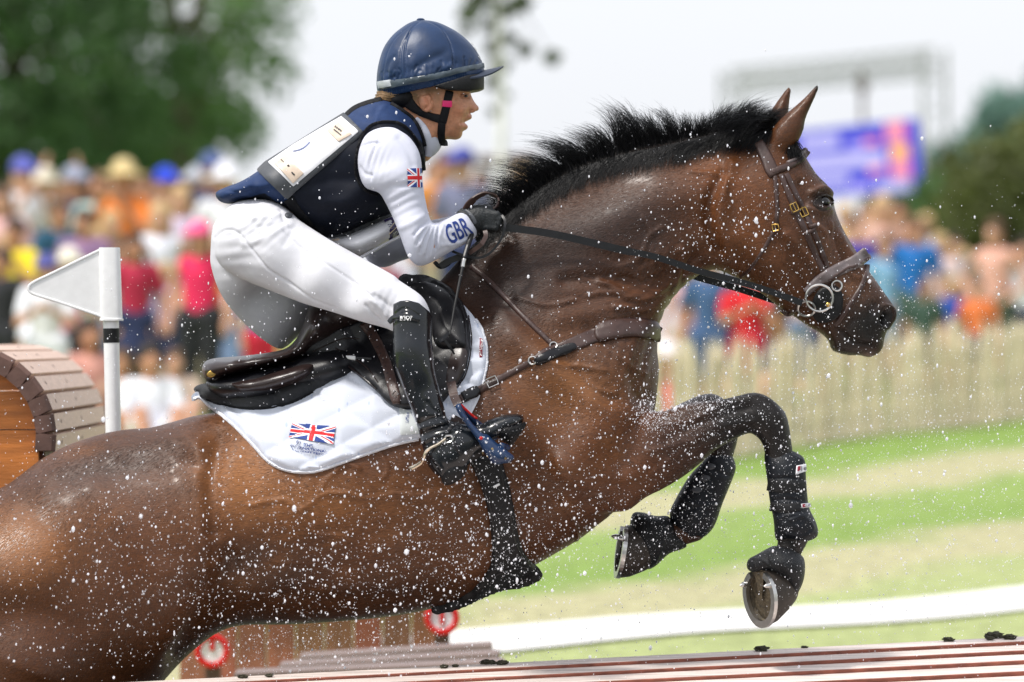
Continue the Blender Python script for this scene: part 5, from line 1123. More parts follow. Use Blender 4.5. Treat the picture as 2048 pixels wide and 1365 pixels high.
# stirrup
st = thing('stirrup', 'dark blue stirrup iron under the sole of the tall black boot', 'stirrup', P(960, 870, -.4))
v = Vol((-.16, -.47, 1.52), (.03, -.40, 1.83), .0026)
v.inflate(ZR([(580, 95), (620, 55), (660, 60), (720, 190), (790, 300), (880, 400), (980, 490), (1100, 560), (1250, 680), (1410, 800), (1415, 850), (1360, 900), (1270, 915), (1130, 920), (1000, 760), (930, 640), (880, 560), (780, 420), (690, 300), (610, 180)]), -.435, [(940, 850, .013), (1000, 905, .018), (1020, 920, .018)], k=0, smooth=3)
v.cone(P(*ZR([(1010, 540)])[0], -.425), P(*ZR([(1150, 540)])[0], -.40), .008, .008, .008); v.cone(P(*ZR([(1250, 660)])[0], -.425), P(*ZR([(1330, 690)])[0], -.40), .008, .008, .008)
V, Q = v.mesh(1); part('iron', np_mesh('iron', V, Q), MAT['stirrup_blue'], st); stS = Surf().add(V, Q)
MB().tube(yl(ZR([(660, 70), (740, 150), (830, 230), (885, 268)]), [-.41, -.40, -.39]), .003, 6).build('stripe', MAT['red_plastic'], st, True)
MB().tube(yl(ZR([(690, 150), (790, 250), (880, 330), (980, 400)]), [-.39, -.36, -.34]), .008, 8).build('branch', MAT['stirrup_blue'], st, True)
L, N = drape(ZR([(950, 552)]), stS); mb = MB(); mb.add([Vector(L[0])+Vector((q_.x, q_.y*.5, q_.z))*.0045 for q_ in USPH[0]], USPH[1]); mb.build('release_button', MAT['red_plastic'], st, True)
for a in ((1110, 705), (1045, 820), (1300, 840), (975, 770)):
    L, N = drape(ZR([a]), stS); MB().lathe([(.003, 0), (.003, .0012), (.001, .0016)], L[0], N[0], 10).build('screw', mat('screw', (.35, .25, .12), .35, 1) if 'screw' not in MAT else MAT['screw'], st, True)
MB().strap(yl(ZR([(620, 75), (560, -60), (520, -250)]), [-.41, -.40, -.36]), .022, .005).build('leather_end', MAT['leather_brown'], st)
MB().strap(yl(ZR([(520, 260), (610, 300), (700, 370)]), [-.345, -.345]), .02, .006).build('leather_end', MAT['leather_brown'], st)
# gloves
def glove(sg, yb):
    v = Vol((-.15, min(yb*sg-.07, yb*sg+.07), 2.08), (.0, max(yb*sg-.07, yb*sg+.07), 2.29), .0024)
    q = lambda a, b, c: P(*ZQ([(a, b)])[0], (yb+c)*sg)
    v.chain([(q(520, 470, 0), .026), (q(620, 480, 0), .027), (q(740, 470, -.004), .030)], .012)       # wrist to palm
    v.chain([(q(700, 440, -.006), .026), (q(860, 450, -.008), .020)], .012); v.chain([(q(680, 540, -.004), .024), (q(840, 560, -.006), .020)], .012)
    for (a, b, c, r) in ((840, 420, 955, .0105), (850, 480, 1000, .0105), (840, 540, 985, .0100), (810, 600, 940, .0092)):   # four fingers curl round the rein
        v.chain([(q(a, b, -.022), r+.001), (q(c, b+18, -.024), r), (q(c+22, b+34, .004), r*.95), (q(c-60, b+40, .028), r*.9), (q(c-130, b+20, .026), r*.8)], .004)
    v.chain([(q(640, 420, .010), .015), (q(760, 375, .004), .0125), (q(850, 370, .0), .011), (q(930, 430, -.002), .009)], .006)   # thumb along the top
    V, Q = v.mesh(1); N = vnormals(V, Q); x, y = to_px(V)
    if sg > 0:
        V = V+N*(.0011*np.sin(np.hypot(x-ZQ([(800, 560)])[0][0], y-ZQ([(800, 560)])[0][1])*2.2))[:, None]
    return np_mesh('glove', V, Q)
gm = mat('glove', (.012, .015, .017), .5, var=.5, vscale=200, bump=.4, bscale=500)
g1 = part('glove', glove(1, -.145), gm, rider); part('glove', glove(1, .125), gm, rider)
gS = Surf().addmesh(g1)
part('cuff_strap', ribbon_mesh('cuff_strap', ZQ([(470, 350), (560, 410), (630, 490), (650, 560)]), [6, 7, 7, 6], gS, off=.001, thick=.003, sm=4), MAT['trim_grey'], g1)
mb = MB()
# whip
wh = thing('riding_whip', 'thin black riding whip with a silver collar held below the gloved hand', 'whip', P(930, 520, -.2))
MB().tube(yl(ZQ([(600, 700), (560, 830), (520, 950), (490, 1060)]), [-.17, -.2, -.22]), [.0065]*10+[.0058]*9, 8).build('handle', MAT['leather_black'], wh, True)
MB().tube(yl(ZQ([(492, 1070), (478, 1120), (468, 1185)]), [-.22, -.225]), .0062, 10).build('collar', MAT['steel'], wh, True)
MB().tube([P(a, b, c) for a, b, c in ((926, 532, -.225), (918, 570, -.25), (909, 615, -.30), (903, 650, -.34), (899, 672, -.36))], [.0045, .004, .0033, .0028, .0025], 8).build('shaft', MAT['rubber_black'], wh, True)
MB().strap([P(a, b, c) for a, b, c in ((897, 665, -.36), (888, 676, -.365), (878, 683, -.37))], [.006, .010, .008], .003).build('flapper', MAT['leather_black'], wh)
MB().strap([P(a, b, c) for a, b, c in ((888, 678, -.365), (900, 694, -.365), (909, 709, -.36))], [.006, .007, .004], .003).build('flapper', MAT['leather_black'], wh)
print('rider done')
# ------------------------------------------------------------------ the setting
PXR = S/D                                             # radians per photograph pixel
def sstep(a, b, x): t_ = np.clip((x-a)/(b-a), 0, 1); return t_*t_*(3-2*t_)
def ground(x, zc):
    """height of the meadow at sideways x and distance zc from the camera"""
    zc = np.asarray(zc, float); x = np.asarray(x, float)
    z = .03+.0325*np.minimum(zc, 60)+.004*np.clip(zc-60, 0, 60)
    fence = 35+(x-.914)*2.25                          # the fence runs obliquely; the ground falls away behind it
    dip = .34*sstep(.6, 3.5, zc-np.maximum(fence, 35))*sstep(.0, 1.2, x)
    return z-dip*(zc > 34)+.012*np.sin(x*1.7+zc*.6)
def W(px, py, zc): k = PXR*zc; return Vector(((px-1024)*k, zc-D, CAMZ+(682.5-py)*k))
def GW(px, zc): x = (px-1024)*PXR*zc; return Vector((x, zc-D, float(ground(x, zc))))
gm_ = bpy.data.materials.new('meadow'); gm_.use_nodes = True; t = gm_.node_tree; b = t.nodes['Principled BSDF']; b.inputs['Roughness'].default_value = .9; b.inputs['Specular IOR Level'].default_value = .15
tc = t.nodes.new('ShaderNodeTexCoord'); dp = t.nodes.new('ShaderNodeVectorMath'); dp.operation = 'DOT_PRODUCT'; dp.inputs[1].default_value = (.891, -.454, 0); t.links.new(tc.outputs['Object'], dp.inputs[0])
nz = t.nodes.new('ShaderNodeTexNoise'); nz.inputs['Scale'].default_value = .9; nz.inputs['Detail'].default_value = 4; t.links.new(tc.outputs['Object'], nz.inputs['Vector'])
ma = t.nodes.new('ShaderNodeMath'); ma.operation = 'MULTIPLY_ADD'; ma.inputs[1].default_value = 1.5; t.links.new(nz.outputs[0], ma.inputs[0]); t.links.new(dp.outputs['Value'], ma.inputs[2])
mr = t.nodes.new('ShaderNodeMapRange'); mr.inputs[1].default_value = -11.25; mr.inputs[2].default_value = .75; t.links.new(ma.outputs[0], mr.inputs[0])
cr = t.nodes.new('ShaderNodeValToRGB'); el = cr.color_ramp.elements; G1 = (.18, .27, .06, 1); G2 = (.22, .30, .085, 1); T1 = (.37, .35, .20, 1); Y1 = (.31, .35, .15, 1)
pos = [(0, G2), (.26, G2), (.29, G1), (.39, G1), (.43, T1), (.49, T1), (.52, G2), (.62, G1), (.66, T1), (.71, T1), (.74, Y1), (.86, Y1), (.92, T1), (1, Y1)]
while len(el) < len(pos): el.new(.5)
for e, (p_, c_) in zip(el, pos): e.position = p_; e.color = c_
t.links.new(mr.outputs[0], cr.inputs[0])
n2 = t.nodes.new('ShaderNodeTexNoise'); n2.inputs['Scale'].default_value = 14; n2.inputs['Detail'].default_value = 6; t.links.new(tc.outputs['Object'], n2.inputs['Vector'])
m2 = t.nodes.new('ShaderNodeMapRange'); m2.inputs[1].default_value = .3; m2.inputs[2].default_value = .7; m2.inputs[3].default_value = .7; m2.inputs[4].default_value = 1.25; t.links.new(n2.outputs[0], m2.inputs[0])
mx = t.nodes.new('ShaderNodeVectorMath'); mx.operation = 'MULTIPLY'; t.links.new(cr.outputs[0], mx.inputs[0]); t.links.new(m2.outputs[0], mx.inputs[1]); t.links.new(mx.outputs[0], b.inputs['Base Color'])
bp = t.nodes.new('ShaderNodeBump'); bp.inputs['Strength'].default_value = .6; bp.inputs['Distance'].default_value = .03; t.links.new(n2.outputs[0], bp.inputs['Height']); t.links.new(bp.outputs[0], b.inputs['Normal'])
xs = np.concatenate([[-400, -250, -150, -60, -30], np.linspace(-14, 14, 113), [30, 60, 150, 250, 400]]); zs = np.concatenate([[-200, -60, -20, 0], np.linspace(4, 70, 199), [72, 76, 80, 90, 106, 120, 150, 250, 400, 560]])
X, Zc = np.meshgrid(xs, zs, indexing='ij'); Hh = ground(X, np.maximum(Zc, 0)); n_ = len(zs)
V = np.stack([X, Zc-D, Hh], -1).reshape(-1, 3); Q = np.array([[i*n_+j, (i+1)*n_+j, (i+1)*n_+j+1, i*n_+j+1] for i in range(len(xs)-1) for j in range(n_-1)])
tag(new_obj('ground', np_mesh('ground', V, Q), gm_), 'mown meadow with green and straw coloured bands', None, None, 'structure')
# pale chalk path
mat('chalk', (.70, .69, .66), .85, var=.06, vscale=3, bump=.3, bscale=40)
a_ = np.array((-.32, 7.0)); d_ = np.array((.70, .70)); nn = np.array((-.70, .70)); V = []; Q = []
for i in range(60):
    for s_ in (-.40, 0, .36):
        p = a_+d_*(i*.16)+nn*(s_+.02*math.sin(i*.5+s_*5)); V.append((p[0], p[1], float(ground(p[0], p[1]+D))+.012))
for i in range(59):
    for j in range(2): Q.append((i*3+j, i*3+3+j, i*3+4+j, i*3+1+j))
tag(new_obj('path', py_mesh('path', V, Q), MAT['chalk']), 'pale chalk path crossing the meadow', None, None, 'structure')

# unseen pool implied by the spray, added to cool and dim the ground bounce
wm_ = mat('pond_water', (.06, .07, .06), .18, spec=.5, var=.2, vscale=2, bump=.5, bscale=3)
V = []; Q = []; xs2 = np.linspace(-14, 14, 29); ys2 = np.linspace(-19, 1.6, 22)
for x_ in xs2:
    for y_ in ys2: V.append((x_, y_+(.35*math.sin(x_*.8) if y_ > 0 else 0), .60))
for i in range(28):
    for j in range(21): Q.append((i*22+j, i*22+22+j, i*22+23+j, i*22+1+j))
tag(new_obj('water', py_mesh('water', V, Q, True), wm_), 'unseen shallow water added around the low jump', None, None, 'structure')

# ------------------------------------------------------------------ slatted roll-top jump under the horse
jump = thing('rolltop_jump', 'low wooden jump of long narrow slats along the bottom edge', 'jump', (0, .3, float(ground(0, 15.3))))
A = Vector(P(330, 1361, -.35)); Bp = Vector(P(2048, 1273, .30)); ax = (Bp-A).normalized(); A2 = A-ax*.55; L_ = (Bp-A).length+1.25
fw = Vector((ax.y, -ax.x, 0)).normalized(); up = ax.cross(fw).normalized(); up = up if up.z > 0 else -up
rr = random.Random(4); nb2 = 11
body = []
dl = dr = 0.0
for i in range(nb2):
    o_ = fw*(i*.098); PL = A2+o_-up*dl; PR = A2+ax*L_+o_-up*dr; body.append((PL, PR))
    dl += .0125+.0012*i; dr += .0165+.0022*i
    a_ = (PR-PL).normalized(); tilt = .070+.012*i; tv = (fw-a_*fw.dot(a_)).normalized(); nv = a_.cross(tv); nv = nv if nv.z > 0 else -nv
    t2 = (tv*math.cos(tilt)-nv*math.sin(tilt)); n2_ = (nv*math.cos(tilt)+tv*math.sin(tilt)); m3 = Matrix((a_, t2, n2_)).transposed()
    sl_ = MB().box((PL+PR)/2+a_*rr.uniform(-.01, .01)+t2*.046-n2_*.014, ((PR-PL).length, .096+rr.uniform(-.003, .003), .028), m3, .002).build('slat', [MAT['plank_x'], MAT['plank_red']], jump)
    for p_ in sl_.data.polygons:
        if p_.normal.dot(t2) > .6: p_.material_index = 1
V = []
for PL, PR in body: V += [PL-up*.034, PR-up*.034]
nb3 = len(V); gz = float(ground(0, 15))-.1
F = [(2*i, 2*i+1, 2*i+3, 2*i+2) for i in range(nb2-1)]
V += [Vector((body[0][0].x, body[0][0].y, gz)), Vector((body[0][1].x, body[0][1].y, gz)), Vector((body[-1][0].x, body[-1][0].y, gz)), Vector((body[-1][1].x, body[-1][1].y, gz))]
F += [(0, nb3, nb3+1, 1), (2*nb2-2, 2*nb2-1, nb3+3, nb3+2), tuple([2*i for i in range(nb2)]+[nb3+2, nb3]), tuple([nb3+1, nb3+3]+[2*i+1 for i in range(nb2)][::-1]), (nb3, nb3+2, nb3+3, nb3+1)]
MB().add(V, F).build('frame', MAT['plank_red'], jump)
def on_jump(px):
    t_ = (P(px, 0, 0)[0]-A2.x)/ax.x; return A2+ax*t_
clod_n = 0; CLOD = ['tiny mud clod below the haunch on the low jump', 'second tiny mud clod below the haunch on the low jump', 'mud clod left of the pair below the girth', 'larger mud clod of the pair below the girth', 'smaller mud clod of the pair below the girth', 'crumb of mud left of the pair below the girth', 'mud clod on the low jump just below the raised hoof', 'crumb of mud on the low jump right of the raised hoof', 'mud clod on the low jump, second from the right', 'biggest mud clod, at the right end of the low jump', 'mud clod touching the biggest one on its right', 'mud clod touching the biggest one on its left']
for px, sz in ((490, .007), (540, .006), (880, .006), (975, .011), (997, .009), (905, .005), (1520, .011), (1612, .005), (1905, .009), (2005, .015), (2025, .010), (1985, .007)):
    p = on_jump(px); bm = bmesh.new(); bmesh.ops.create_icosphere(bm, subdivisions=3, radius=1)
    for v_ in bm.verts:
        k = 1+.55*noise.noise(v_.co*2.2+Vector((px, 0, 0)))+.3*noise.noise(v_.co*6+Vector((0, px, 0))); v_.co = Vector((v_.co.x*1.7, v_.co.y*1.2, v_.co.z*.75))*k*sz
    me = bpy.data.meshes.new('mud_clod'); bm.to_mesh(me); bm.free()
    o = new_obj('mud_clod', me, MAT['mud']); o.location = p+fw*rr.uniform(.0, .05)+up*sz*.3
    tag(o, CLOD[clod_n], 'mud clod', 'mud clods on the low jump'); clod_n += 1

# ------------------------------------------------------------------ round wooden jump at the left
rj = thing('log_end_jump', 'round-topped jump with an orange boarded end and thick pale slats behind the haunch', 'jump', W(-60, 900, 15.8))
YF = .75; LEN = 1.9; cen = ZJ([(-180, 1130)])[0]; cw = Vector(P(cen[0], cen[1], YF)); R0 = 488*.37367*S*(1+YF/D)
ri = R0-.052
for k, (z0, z1) in enumerate(((-.62, -.16), (-.157, .015), (.018, .12), (.123, .30))):       # end boards, cut to the arc
    pts = []
    zz = np.linspace(z0, min(z1, ri*.985), 12)
    xr = [math.sqrt(max(ri*ri-z*z, 0)) if z > 0 else ri for z in zz]
    poly = [(cw.x+x_, cw.z+z) for x_, z in zip(xr, zz)]+[(cw.x-x_, cw.z+z) for x_, z in zip(xr[::-1], zz[::-1])]
    MB().prism(poly, YF+rr.uniform(0, .004), YF+.05).build('end_board', MAT['orange_board'], rj)
for i in range(-6, 14):
    a = math.radians(2+i*13.2)
    if abs(math.degrees(a)) > 100: continue
    n_v = Vector((math.sin(a), 0, math.cos(a))); tv = Vector((math.cos(a), 0, -math.sin(a)))
    w2 = R0*math.radians(13.2)*.47; V = []; F = []
    for yy, ins in ((YF-.055, .010), (YF-.045, 0.0), (YF+LEN-.02+rr.uniform(-.02, .02), 0.0), (YF+LEN+.01, .01)):
        for su, sn in ((-1, 0), (-.86, 1), (.86, 1), (1, 0)):
            V.append(cw+Vector((0, yy-cw.y, 0))+tv*(w2*su*(1 if ins == 0 else .9))+n_v*(R0-.055+.055*sn*(1 if ins == 0 else .8)))
    for j in range(3):
        for k in range(4): F.append((j*4+k, j*4+(k+1) % 4, j*4+4+(k+1) % 4, j*4+4+k))
    F += [(0, 1, 2, 3), (15, 14, 13, 12)]
    sl_ = MB().add(V, F).build('slat', [MAT['plank'], MAT['plank_dark']], rj)
    for p_ in sl_.data.polygons:
        if p_.center.y < YF-.03: p_.material_index = 1
    for yk in (YF+.16, YF+.9):
        q = cw+Vector((0, yk-cw.y, 0))+n_v*(R0+.0005); MB().lathe([(.006, 0), (.005, .001)], q, n_v, 8).build('knot', MAT['plank_dark'], sl_)
MB().box((cw.x, YF+LEN/2, (cw.z-.5+.5)/2), (R0*1.7, LEN*.96, cw.z), None, 0).build('core', MAT['plank_dark'], rj)

# ------------------------------------------------------------------ flag post
fp = thing('flag_post', 'white post with a triangular white plastic pennant beside the round wooden jump', 'flag post', (P(228, 0, .45)[0], .45, float(ground(-1, 15.45))))
yq = .45
z_t = P(0, 640, yq)[2]; z_b = fp.location.z
xo = P(222, 0, yq)[0]; xb = P(233, 0, yq)[0]+.01
MB().tube([(xb, yq, z_b), (P(226.5, 860, yq)[0], yq, P(0, 860, yq)[2]), (P(222, 640, yq)[0], yq, z_t)], .0208, 20).build('pole', MAT['white_plastic'], fp, True)
MB().tube([P(222.5, 657, yq), P(223, 686, yq)], .0214, 20).build('black_tape', MAT['rubber_black'], fp, True)
cap = MB(); w1, w2 = PW(*ZJ([(532, 118)])[0], yq), PW(*ZJ([(657, 508)])[0], yq)
V = []
for (xa, xb_, z_) in ((ZJ([(531, 122)])[0], ZJ([(641, 122)])[0], 0), (ZJ([(530, 130)])[0], ZJ([(642, 130)])[0], 0), (ZJ([(538, 500)])[0], ZJ([(655, 500)])[0], 0), (ZJ([(533, 503)])[0], ZJ([(660, 503)])[0], 0), (ZJ([(533, 513)])[0], ZJ([(660, 513)])[0], 0)):
    x0, z0 = PW(xa[0], xa[1], yq); x1, _ = PW(xb_[0], xb_[1], yq); r_ = (x1-x0)/2
    for i in range(28):
        a = 2*math.pi*i/28; c, s_ = math.cos(a), math.sin(a); V.append(((x0+x1)/2+r_*math.copysign(abs(c)**.6, c), yq+r_*.9*math.copysign(abs(s_)**.6, s_), z0))
F = [(j*28+i, j*28+(i+1) % 28, (j+1)*28+(i+1) % 28, (j+1)*28+i) for j in range(4) for i in range(28)]+[tuple(range(28)), tuple(range(4*28, 5*28))[::-1]]
cap.add(V, F).build('sleeve', MAT['white_plastic'], fp, True)
tri = catmull(ZJ([(540, 133), (300, 250), (180, 308), (155, 338), (175, 368), (300, 408), (545, 490)]), 5, False); tp = [PW(a, b, yq) for a, b in tri]
MB().prism(tp, yq-.008, yq+.008).build('pennant', MAT['white_plastic'], fp)
fr_ = [Vector((x_, yq-.008, z_)) for x_, z_ in tp]; MB().tube(fr_, .0035, 6).build('pennant_rim', MAT['white_plastic'], fp, True)

# ------------------------------------------------------------------ dark timber jump behind, low
dj = thing('timber_jump', 'brown boarded jump with two red and white discs, low behind the belly of the horse', 'jump', GW(640, 20))
zc = 20.0; k = PXR*zc
for i in range(9):
    x0, x1 = 360+i*58, 360+i*58+56; a = W(x0, 1205-i*3, zc); b_ = W(x1, 1205-i*3, zc)
    MB().box(((a.x+b_.x)/2, zc-D, (a.z+.66)/2), (b_.x-a.x, .05, a.z-.66), None, .004).build('board', mat('tboard%d' % i, (.26+rr.uniform(-.04, .05), .105+rr.uniform(-.015, .02), .055), .6, var=.25, vscale=8, stretch=(6, 6, 1)), dj)
MB().box(W(620, 1192, zc)+Vector((0, .0, 0)), (560*k, .16, .05), Matrix.Rotation(-.012, 3, 'Y'), .006).build('rail', MAT['plank_dark'], dj)
for i in range(3):
    x0, x1 = (470, 560, 600)[i], (1010, 1000, 985)[i]; zc2 = 18.2+i*.36; a = W(x0, 1352-i*17, zc2); b_ = W(x1, 1328-i*17, zc2)
    MB().box((a+b_)/2, ((b_-a).length, .20, .03), Matrix.Rotation(-math.atan2(b_.z-a.z, b_.x-a.x), 3, 'Y'), .005).build('step_board', mat('sboard%d' % i, (.20, .145, .13), .6, var=.2, vscale=8, stretch=(1, 9, 9)), dj)
for i, (px, py) in enumerate(((425, 1302), (884, 1236))):
    c = W(px, py, 19.2); kk = PXR*19.2
    mb = MB().box((c.x, c.y+.04, (c.z+.6)/2), (.05, .05, c.z-.6), None, .004); mb.build('post', MAT['plank_dark'], dj)
    dsc = MB().lathe([(34*kk, 0), (34*kk, .012)], c, (0, -1, 0), 32).build('disc', mat('disc_white%d' % i, (.75, .72, .74), .4), dj, True)
    MB().tube([c+Vector((math.cos(a)*29*kk, -.014, math.sin(a)*29*kk)) for a in np.linspace(0, 2*math.pi, 33)[:-1]], 6.5*kk, 6, closed=True).build('red_ring', MAT['red_plastic'], dsc, True)
    MB().box(c+Vector((0, -.016, 14*kk if i == 0 else 0)), (9*kk, .006, 26*kk), None, 0).build('red_stroke', MAT['red_plastic'], dsc)

# ------------------------------------------------------------------ paling fence at the right
pf = thing('paling_fence', 'pale split-chestnut paling fence along the meadow behind the forelegs', 'fence', (.914, 20, float(ground(.914, 35))))
pm_ = mat('paling', (.66, .56, .40), .8, var=.3, vscale=5, stretch=(3, 3, 1), bump=.3, bscale=30)
f0 = np.array((-.10, 17.75)); f1 = np.array((4.6, 28.3)); fl_ = np.linalg.norm(f1-f0); fd = (f1-f0)/fl_; npal = int(fl_/.086)
pal = []
for v_ in range(3):
    w_ = .022; V = [(-w_, -.012, 0), (w_, -.014, 0), (w_*.9, .012, 0), (-w_, .012, 0), (-w_*.9, -.012, .60), (w_, -.012, .61), (w_, .010, .61), (-w_*.8, .012, .60), (0, 0, .68+.02*v_)]
    me = py_mesh('paling', V, [(0, 1, 5, 4), (1, 2, 6, 5), (2, 3, 7, 6), (3, 0, 4, 7), (4, 5, 8), (5, 6, 8), (6, 7, 8), (7, 4, 8), (3, 2, 1, 0)]); me.materials.append(pm_); pal.append(me)
ang = math.atan2(fd[1], fd[0])
for i in range(npal):
    p = f0+fd*(i*.086+rr.uniform(-.022, .022)); z = float(ground(p[0], p[1]+D))
    o = bpy.data.objects.new('paling', pal[i % 3]); COL.objects.link(o); o.parent = pf; o.location = Vector((p[0], p[1], z))-pf.location; o.rotation_euler = (rr.uniform(-.05, .05), rr.uniform(-.07, .07), ang+rr.uniform(-.3, .3)); o.scale = (rr.uniform(.8, 1.35), 1, rr.uniform(.9, 1.08))
for h_ in (.16, .50):
    MB().tube([(f0[0]+fd[0]*s_, f0[1]+fd[1]*s_, float(ground(f0[0]+fd[0]*s_, f0[1]+fd[1]*s_+D))+h_) for s_ in np.linspace(0, fl_, 40)], .006, 5).build('wire', MAT['steel'], pf)
for s_ in np.arange(.3, fl_, 2.4):
    p = f0+fd*s_; z = float(ground(p[0], p[1]+D)); MB().tube([(p[0]+.04, p[1]+.05, z-.1), (p[0]+.04, p[1]+.05, z+.74)], .03, 8).build('stake', pm_, pf, True)

# ------------------------------------------------------------------ trees
def leaf_mesh(name, clumps, leaf, seed):
    r_ = np.random.RandomState(seed); Vs = []
    for c, rad, n in clumps:
        d_ = r_.normal(size=(n, 3)); d_ *= (rad*r_.uniform(.2, 1.0, (n, 1))**.6)/np.linalg.norm(d_, axis=1)[:, None]; d_[:, 2] *= .75
        p = np.array(c)+d_; a = r_.normal(size=(n, 3)); a /= np.linalg.norm(a, axis=1)[:, None]; b_ = np.cross(a, r_.normal(size=(n, 3))); b_ /= np.linalg.norm(b_, axis=1)[:, None]
        s_ = leaf*r_.uniform(.6, 1.3, (n, 1)); Vs.append(np.stack([p-a*s_, p+b_*s_*.45, p+a*s_, p-b_*s_*.45], 1))
    V = np.concatenate(Vs).reshape(-1, 3); Q = np.arange(len(V)).reshape(-1, 4); return np_mesh(name, V, Q, False)
def leafmat(n, c, v=.35, tr=.35): return mat(n, c, .55, spec=.35, var=v, vscale=1.6, transl=tr)
leafmat('leaf_dark', (.07, .14, .05), .35, .5); leafmat('leaf_mid', (.11, .20, .065), .35, .5); leafmat('leaf_far', (.16, .27, .23), .2); leafmat('leaf_olive', (.11, .13, .04)); leafmat('leaf_birch', (.10, .14, .06))  # far leaves have the bluish haze of distance mixed into their colour
mat('bark', (.09, .07, .05), .9, var=.4, vscale=8, bump=.6, bscale=12); mat('birch_bark', (.80, .79, .76), .8, var=.3, vscale=10)
def tree(name, label, base, hgt, crown, leaf, m, seed, group, trunk_r=.25, bark='bark', nclump=90, per=150, crad=.6, cat='tree'):
    """crown = (centre, radii)"""
    r_ = random.Random(seed); o = thing(name, label, cat, base, group); c, rad = Vector(crown[0]), crown[1]
    top = c+Vector((0, 0, rad[2]*.5)); mid = base.lerp(top, .45)+Vector((r_.uniform(-.3, .3), 0, 0))
    tr_ = MB().tube([base-Vector((0, 0, .3)), base.lerp(mid, .5), mid, mid.lerp(top, .5), top], [trunk_r*1.3, trunk_r, trunk_r*.8, trunk_r*.5, trunk_r*.12], 10).build('trunk', MAT[bark], o, True)
    cl_ = []
    for i in range(nclump):
        while True:
            d_ = Vector((r_.uniform(-1, 1), r_.uniform(-1, 1), r_.uniform(-1, 1)))
            if .25 < d_.length < 1: break
        p = c+Vector((d_.x*rad[0], d_.y*rad[1], d_.z*rad[2])); cl_.append((tuple(p), crad*r_.uniform(.7, 1.3), per))
        if i % 6 == 0:
            s_ = mid.lerp(top, r_.uniform(.0, .8)); MB().tube([s_, s_.lerp(p, .5)+Vector((0, 0, .15)), p], [trunk_r*.3, trunk_r*.18, trunk_r*.05], 6).build('limb', MAT[bark], o, True)
    cr_ = part('crown', leaf_mesh('crown', cl_, leaf, seed), MAT[m], o); cr_['kind'] = 'stuff'
    return o
zt = 78.0; kt = PXR*zt
tree('broadleaf_tree', 'big dark green tree at the left edge above the spectators', GW(60, zt), 8, (W(40, 60, zt), (330*kt, 2.2, 420*kt)), .10, 'leaf_dark', 1, 'trees behind the spectators', nclump=120, per=80, crad=.65)
tree('broadleaf_tree', 'green tree whose ragged crown ends left of the rider, against the white sky', GW(330, zt+3), 8, (W(345, 120, zt+3), (240*kt, 2.0, 330*kt)), .10, 'leaf_mid', 2, 'trees behind the spectators', nclump=80, per=55, crad=.5)
tree('broadleaf_tree', 'low dark tree between the two bigger trees at the left', GW(210, zt+8), 8, (W(200, 300, zt+8), (330*kt, 1.5, 150*kt)), .11, 'leaf_dark', 3, 'trees behind the spectators', nclump=50, per=120, crad=.6)
# birch with hanging twigs
zb = 56.0; bo = thing('birch_tree', 'slender pale birch with thin hanging twigs behind the helmet', 'tree', GW(1002, zb))
MB().tube([GW(1004, zb)-Vector((0, 0, .2)), W(1000, 500, zb), W(1003, 200, zb), W(990, -60, zb), W(985, -300, zb)], [.05, .045, .04, .03, .02], 8).build('trunk', MAT['birch_bark'], bo, True)
cl_ = []
for x_, y_, r_, n in ((935, 30, 20, 60), (955, 5, 24, 70), (1040, 8, 26, 80), (1000, 20, 26, 50), (975, 50, 18, 26), (985, 95, 20, 45), (1000, 130, 22, 55), (1015, 80, 18, 26), (985, 165, 17, 34), (1048, 100, 17, 50), (1105, 115, 17, 55), (990, 225, 14, 20), (1010, 190, 14, 16), (930, 62, 13, 40), (960, -60, 70, 300), (1060, -80, 70, 260), (880, -120, 60, 200)):
    cl_.append((tuple(W(x_, y_, zb+random.uniform(-.6, .6))), r_*PXR*zb, n))
    if y_ > 0: MB().tube([W(990+(x_-990)*.3, -140, zb), W((x_+990)/2, y_-90, zb), W(x_, y_, zb)], [.012, .008, .003], 5).build('twig', MAT['bark'], bo, True)
cl_ = [(a, b_, int(n*1.6)) for a, b_, n in cl_]
cr_ = part('crown', leaf_mesh('crown', cl_, .055, 5), MAT['leaf_birch'], bo); cr_['kind'] = 'stuff'
# shrubs and far wood at the right
for i, (px, py, zc, rx, ry, m, lab) in enumerate(((1990, 470, 62, 95, 150, 'leaf_olive', 'olive green bush behind the bare-shouldered spectator at the right edge'), (2085, 430, 66, 110, 190, 'leaf_olive', 'tall olive bush cut by the right edge'), (1900, 500, 70, 60, 130, 'leaf_mid', 'green bush right of the screen truss'))):
    k = PXR*zc; tree('bush', lab, GW(px, zc), 3, (W(px, py, zc), (rx*k, .8, ry*k)), .09, m, 20+i, 'bushes at the right', trunk_r=.06, nclump=40, per=150, crad=.4, cat='bush')
zf = 240.0; k = PXR*zf
hx = np.linspace(1500, 2700, 40); V = []; Q = []
for i, x_ in enumerate(hx):
    tp_ = 690-430*math.exp(-((x_-2180)/330)**2)-30*math.sin(x_*.013)
    for j, (py, zz) in enumerate(((700, zf), (tp_*.5+350, zf+40), (tp_, zf+90), (tp_+20, zf+160), (720, zf+300))): V.append(W(x_, py, zz))
for i in range(39):
    for j in range(4): Q.append((i*5+j, i*5+5+j, i*5+6+j, i*5+1+j))
tag(new_obj('hill', py_mesh('hill', V, Q, True), mat('hill_grass', (.13, .19, .10), .9, var=.4, vscale=.06)), 'wooded hill far behind at the right', None, None, 'structure')
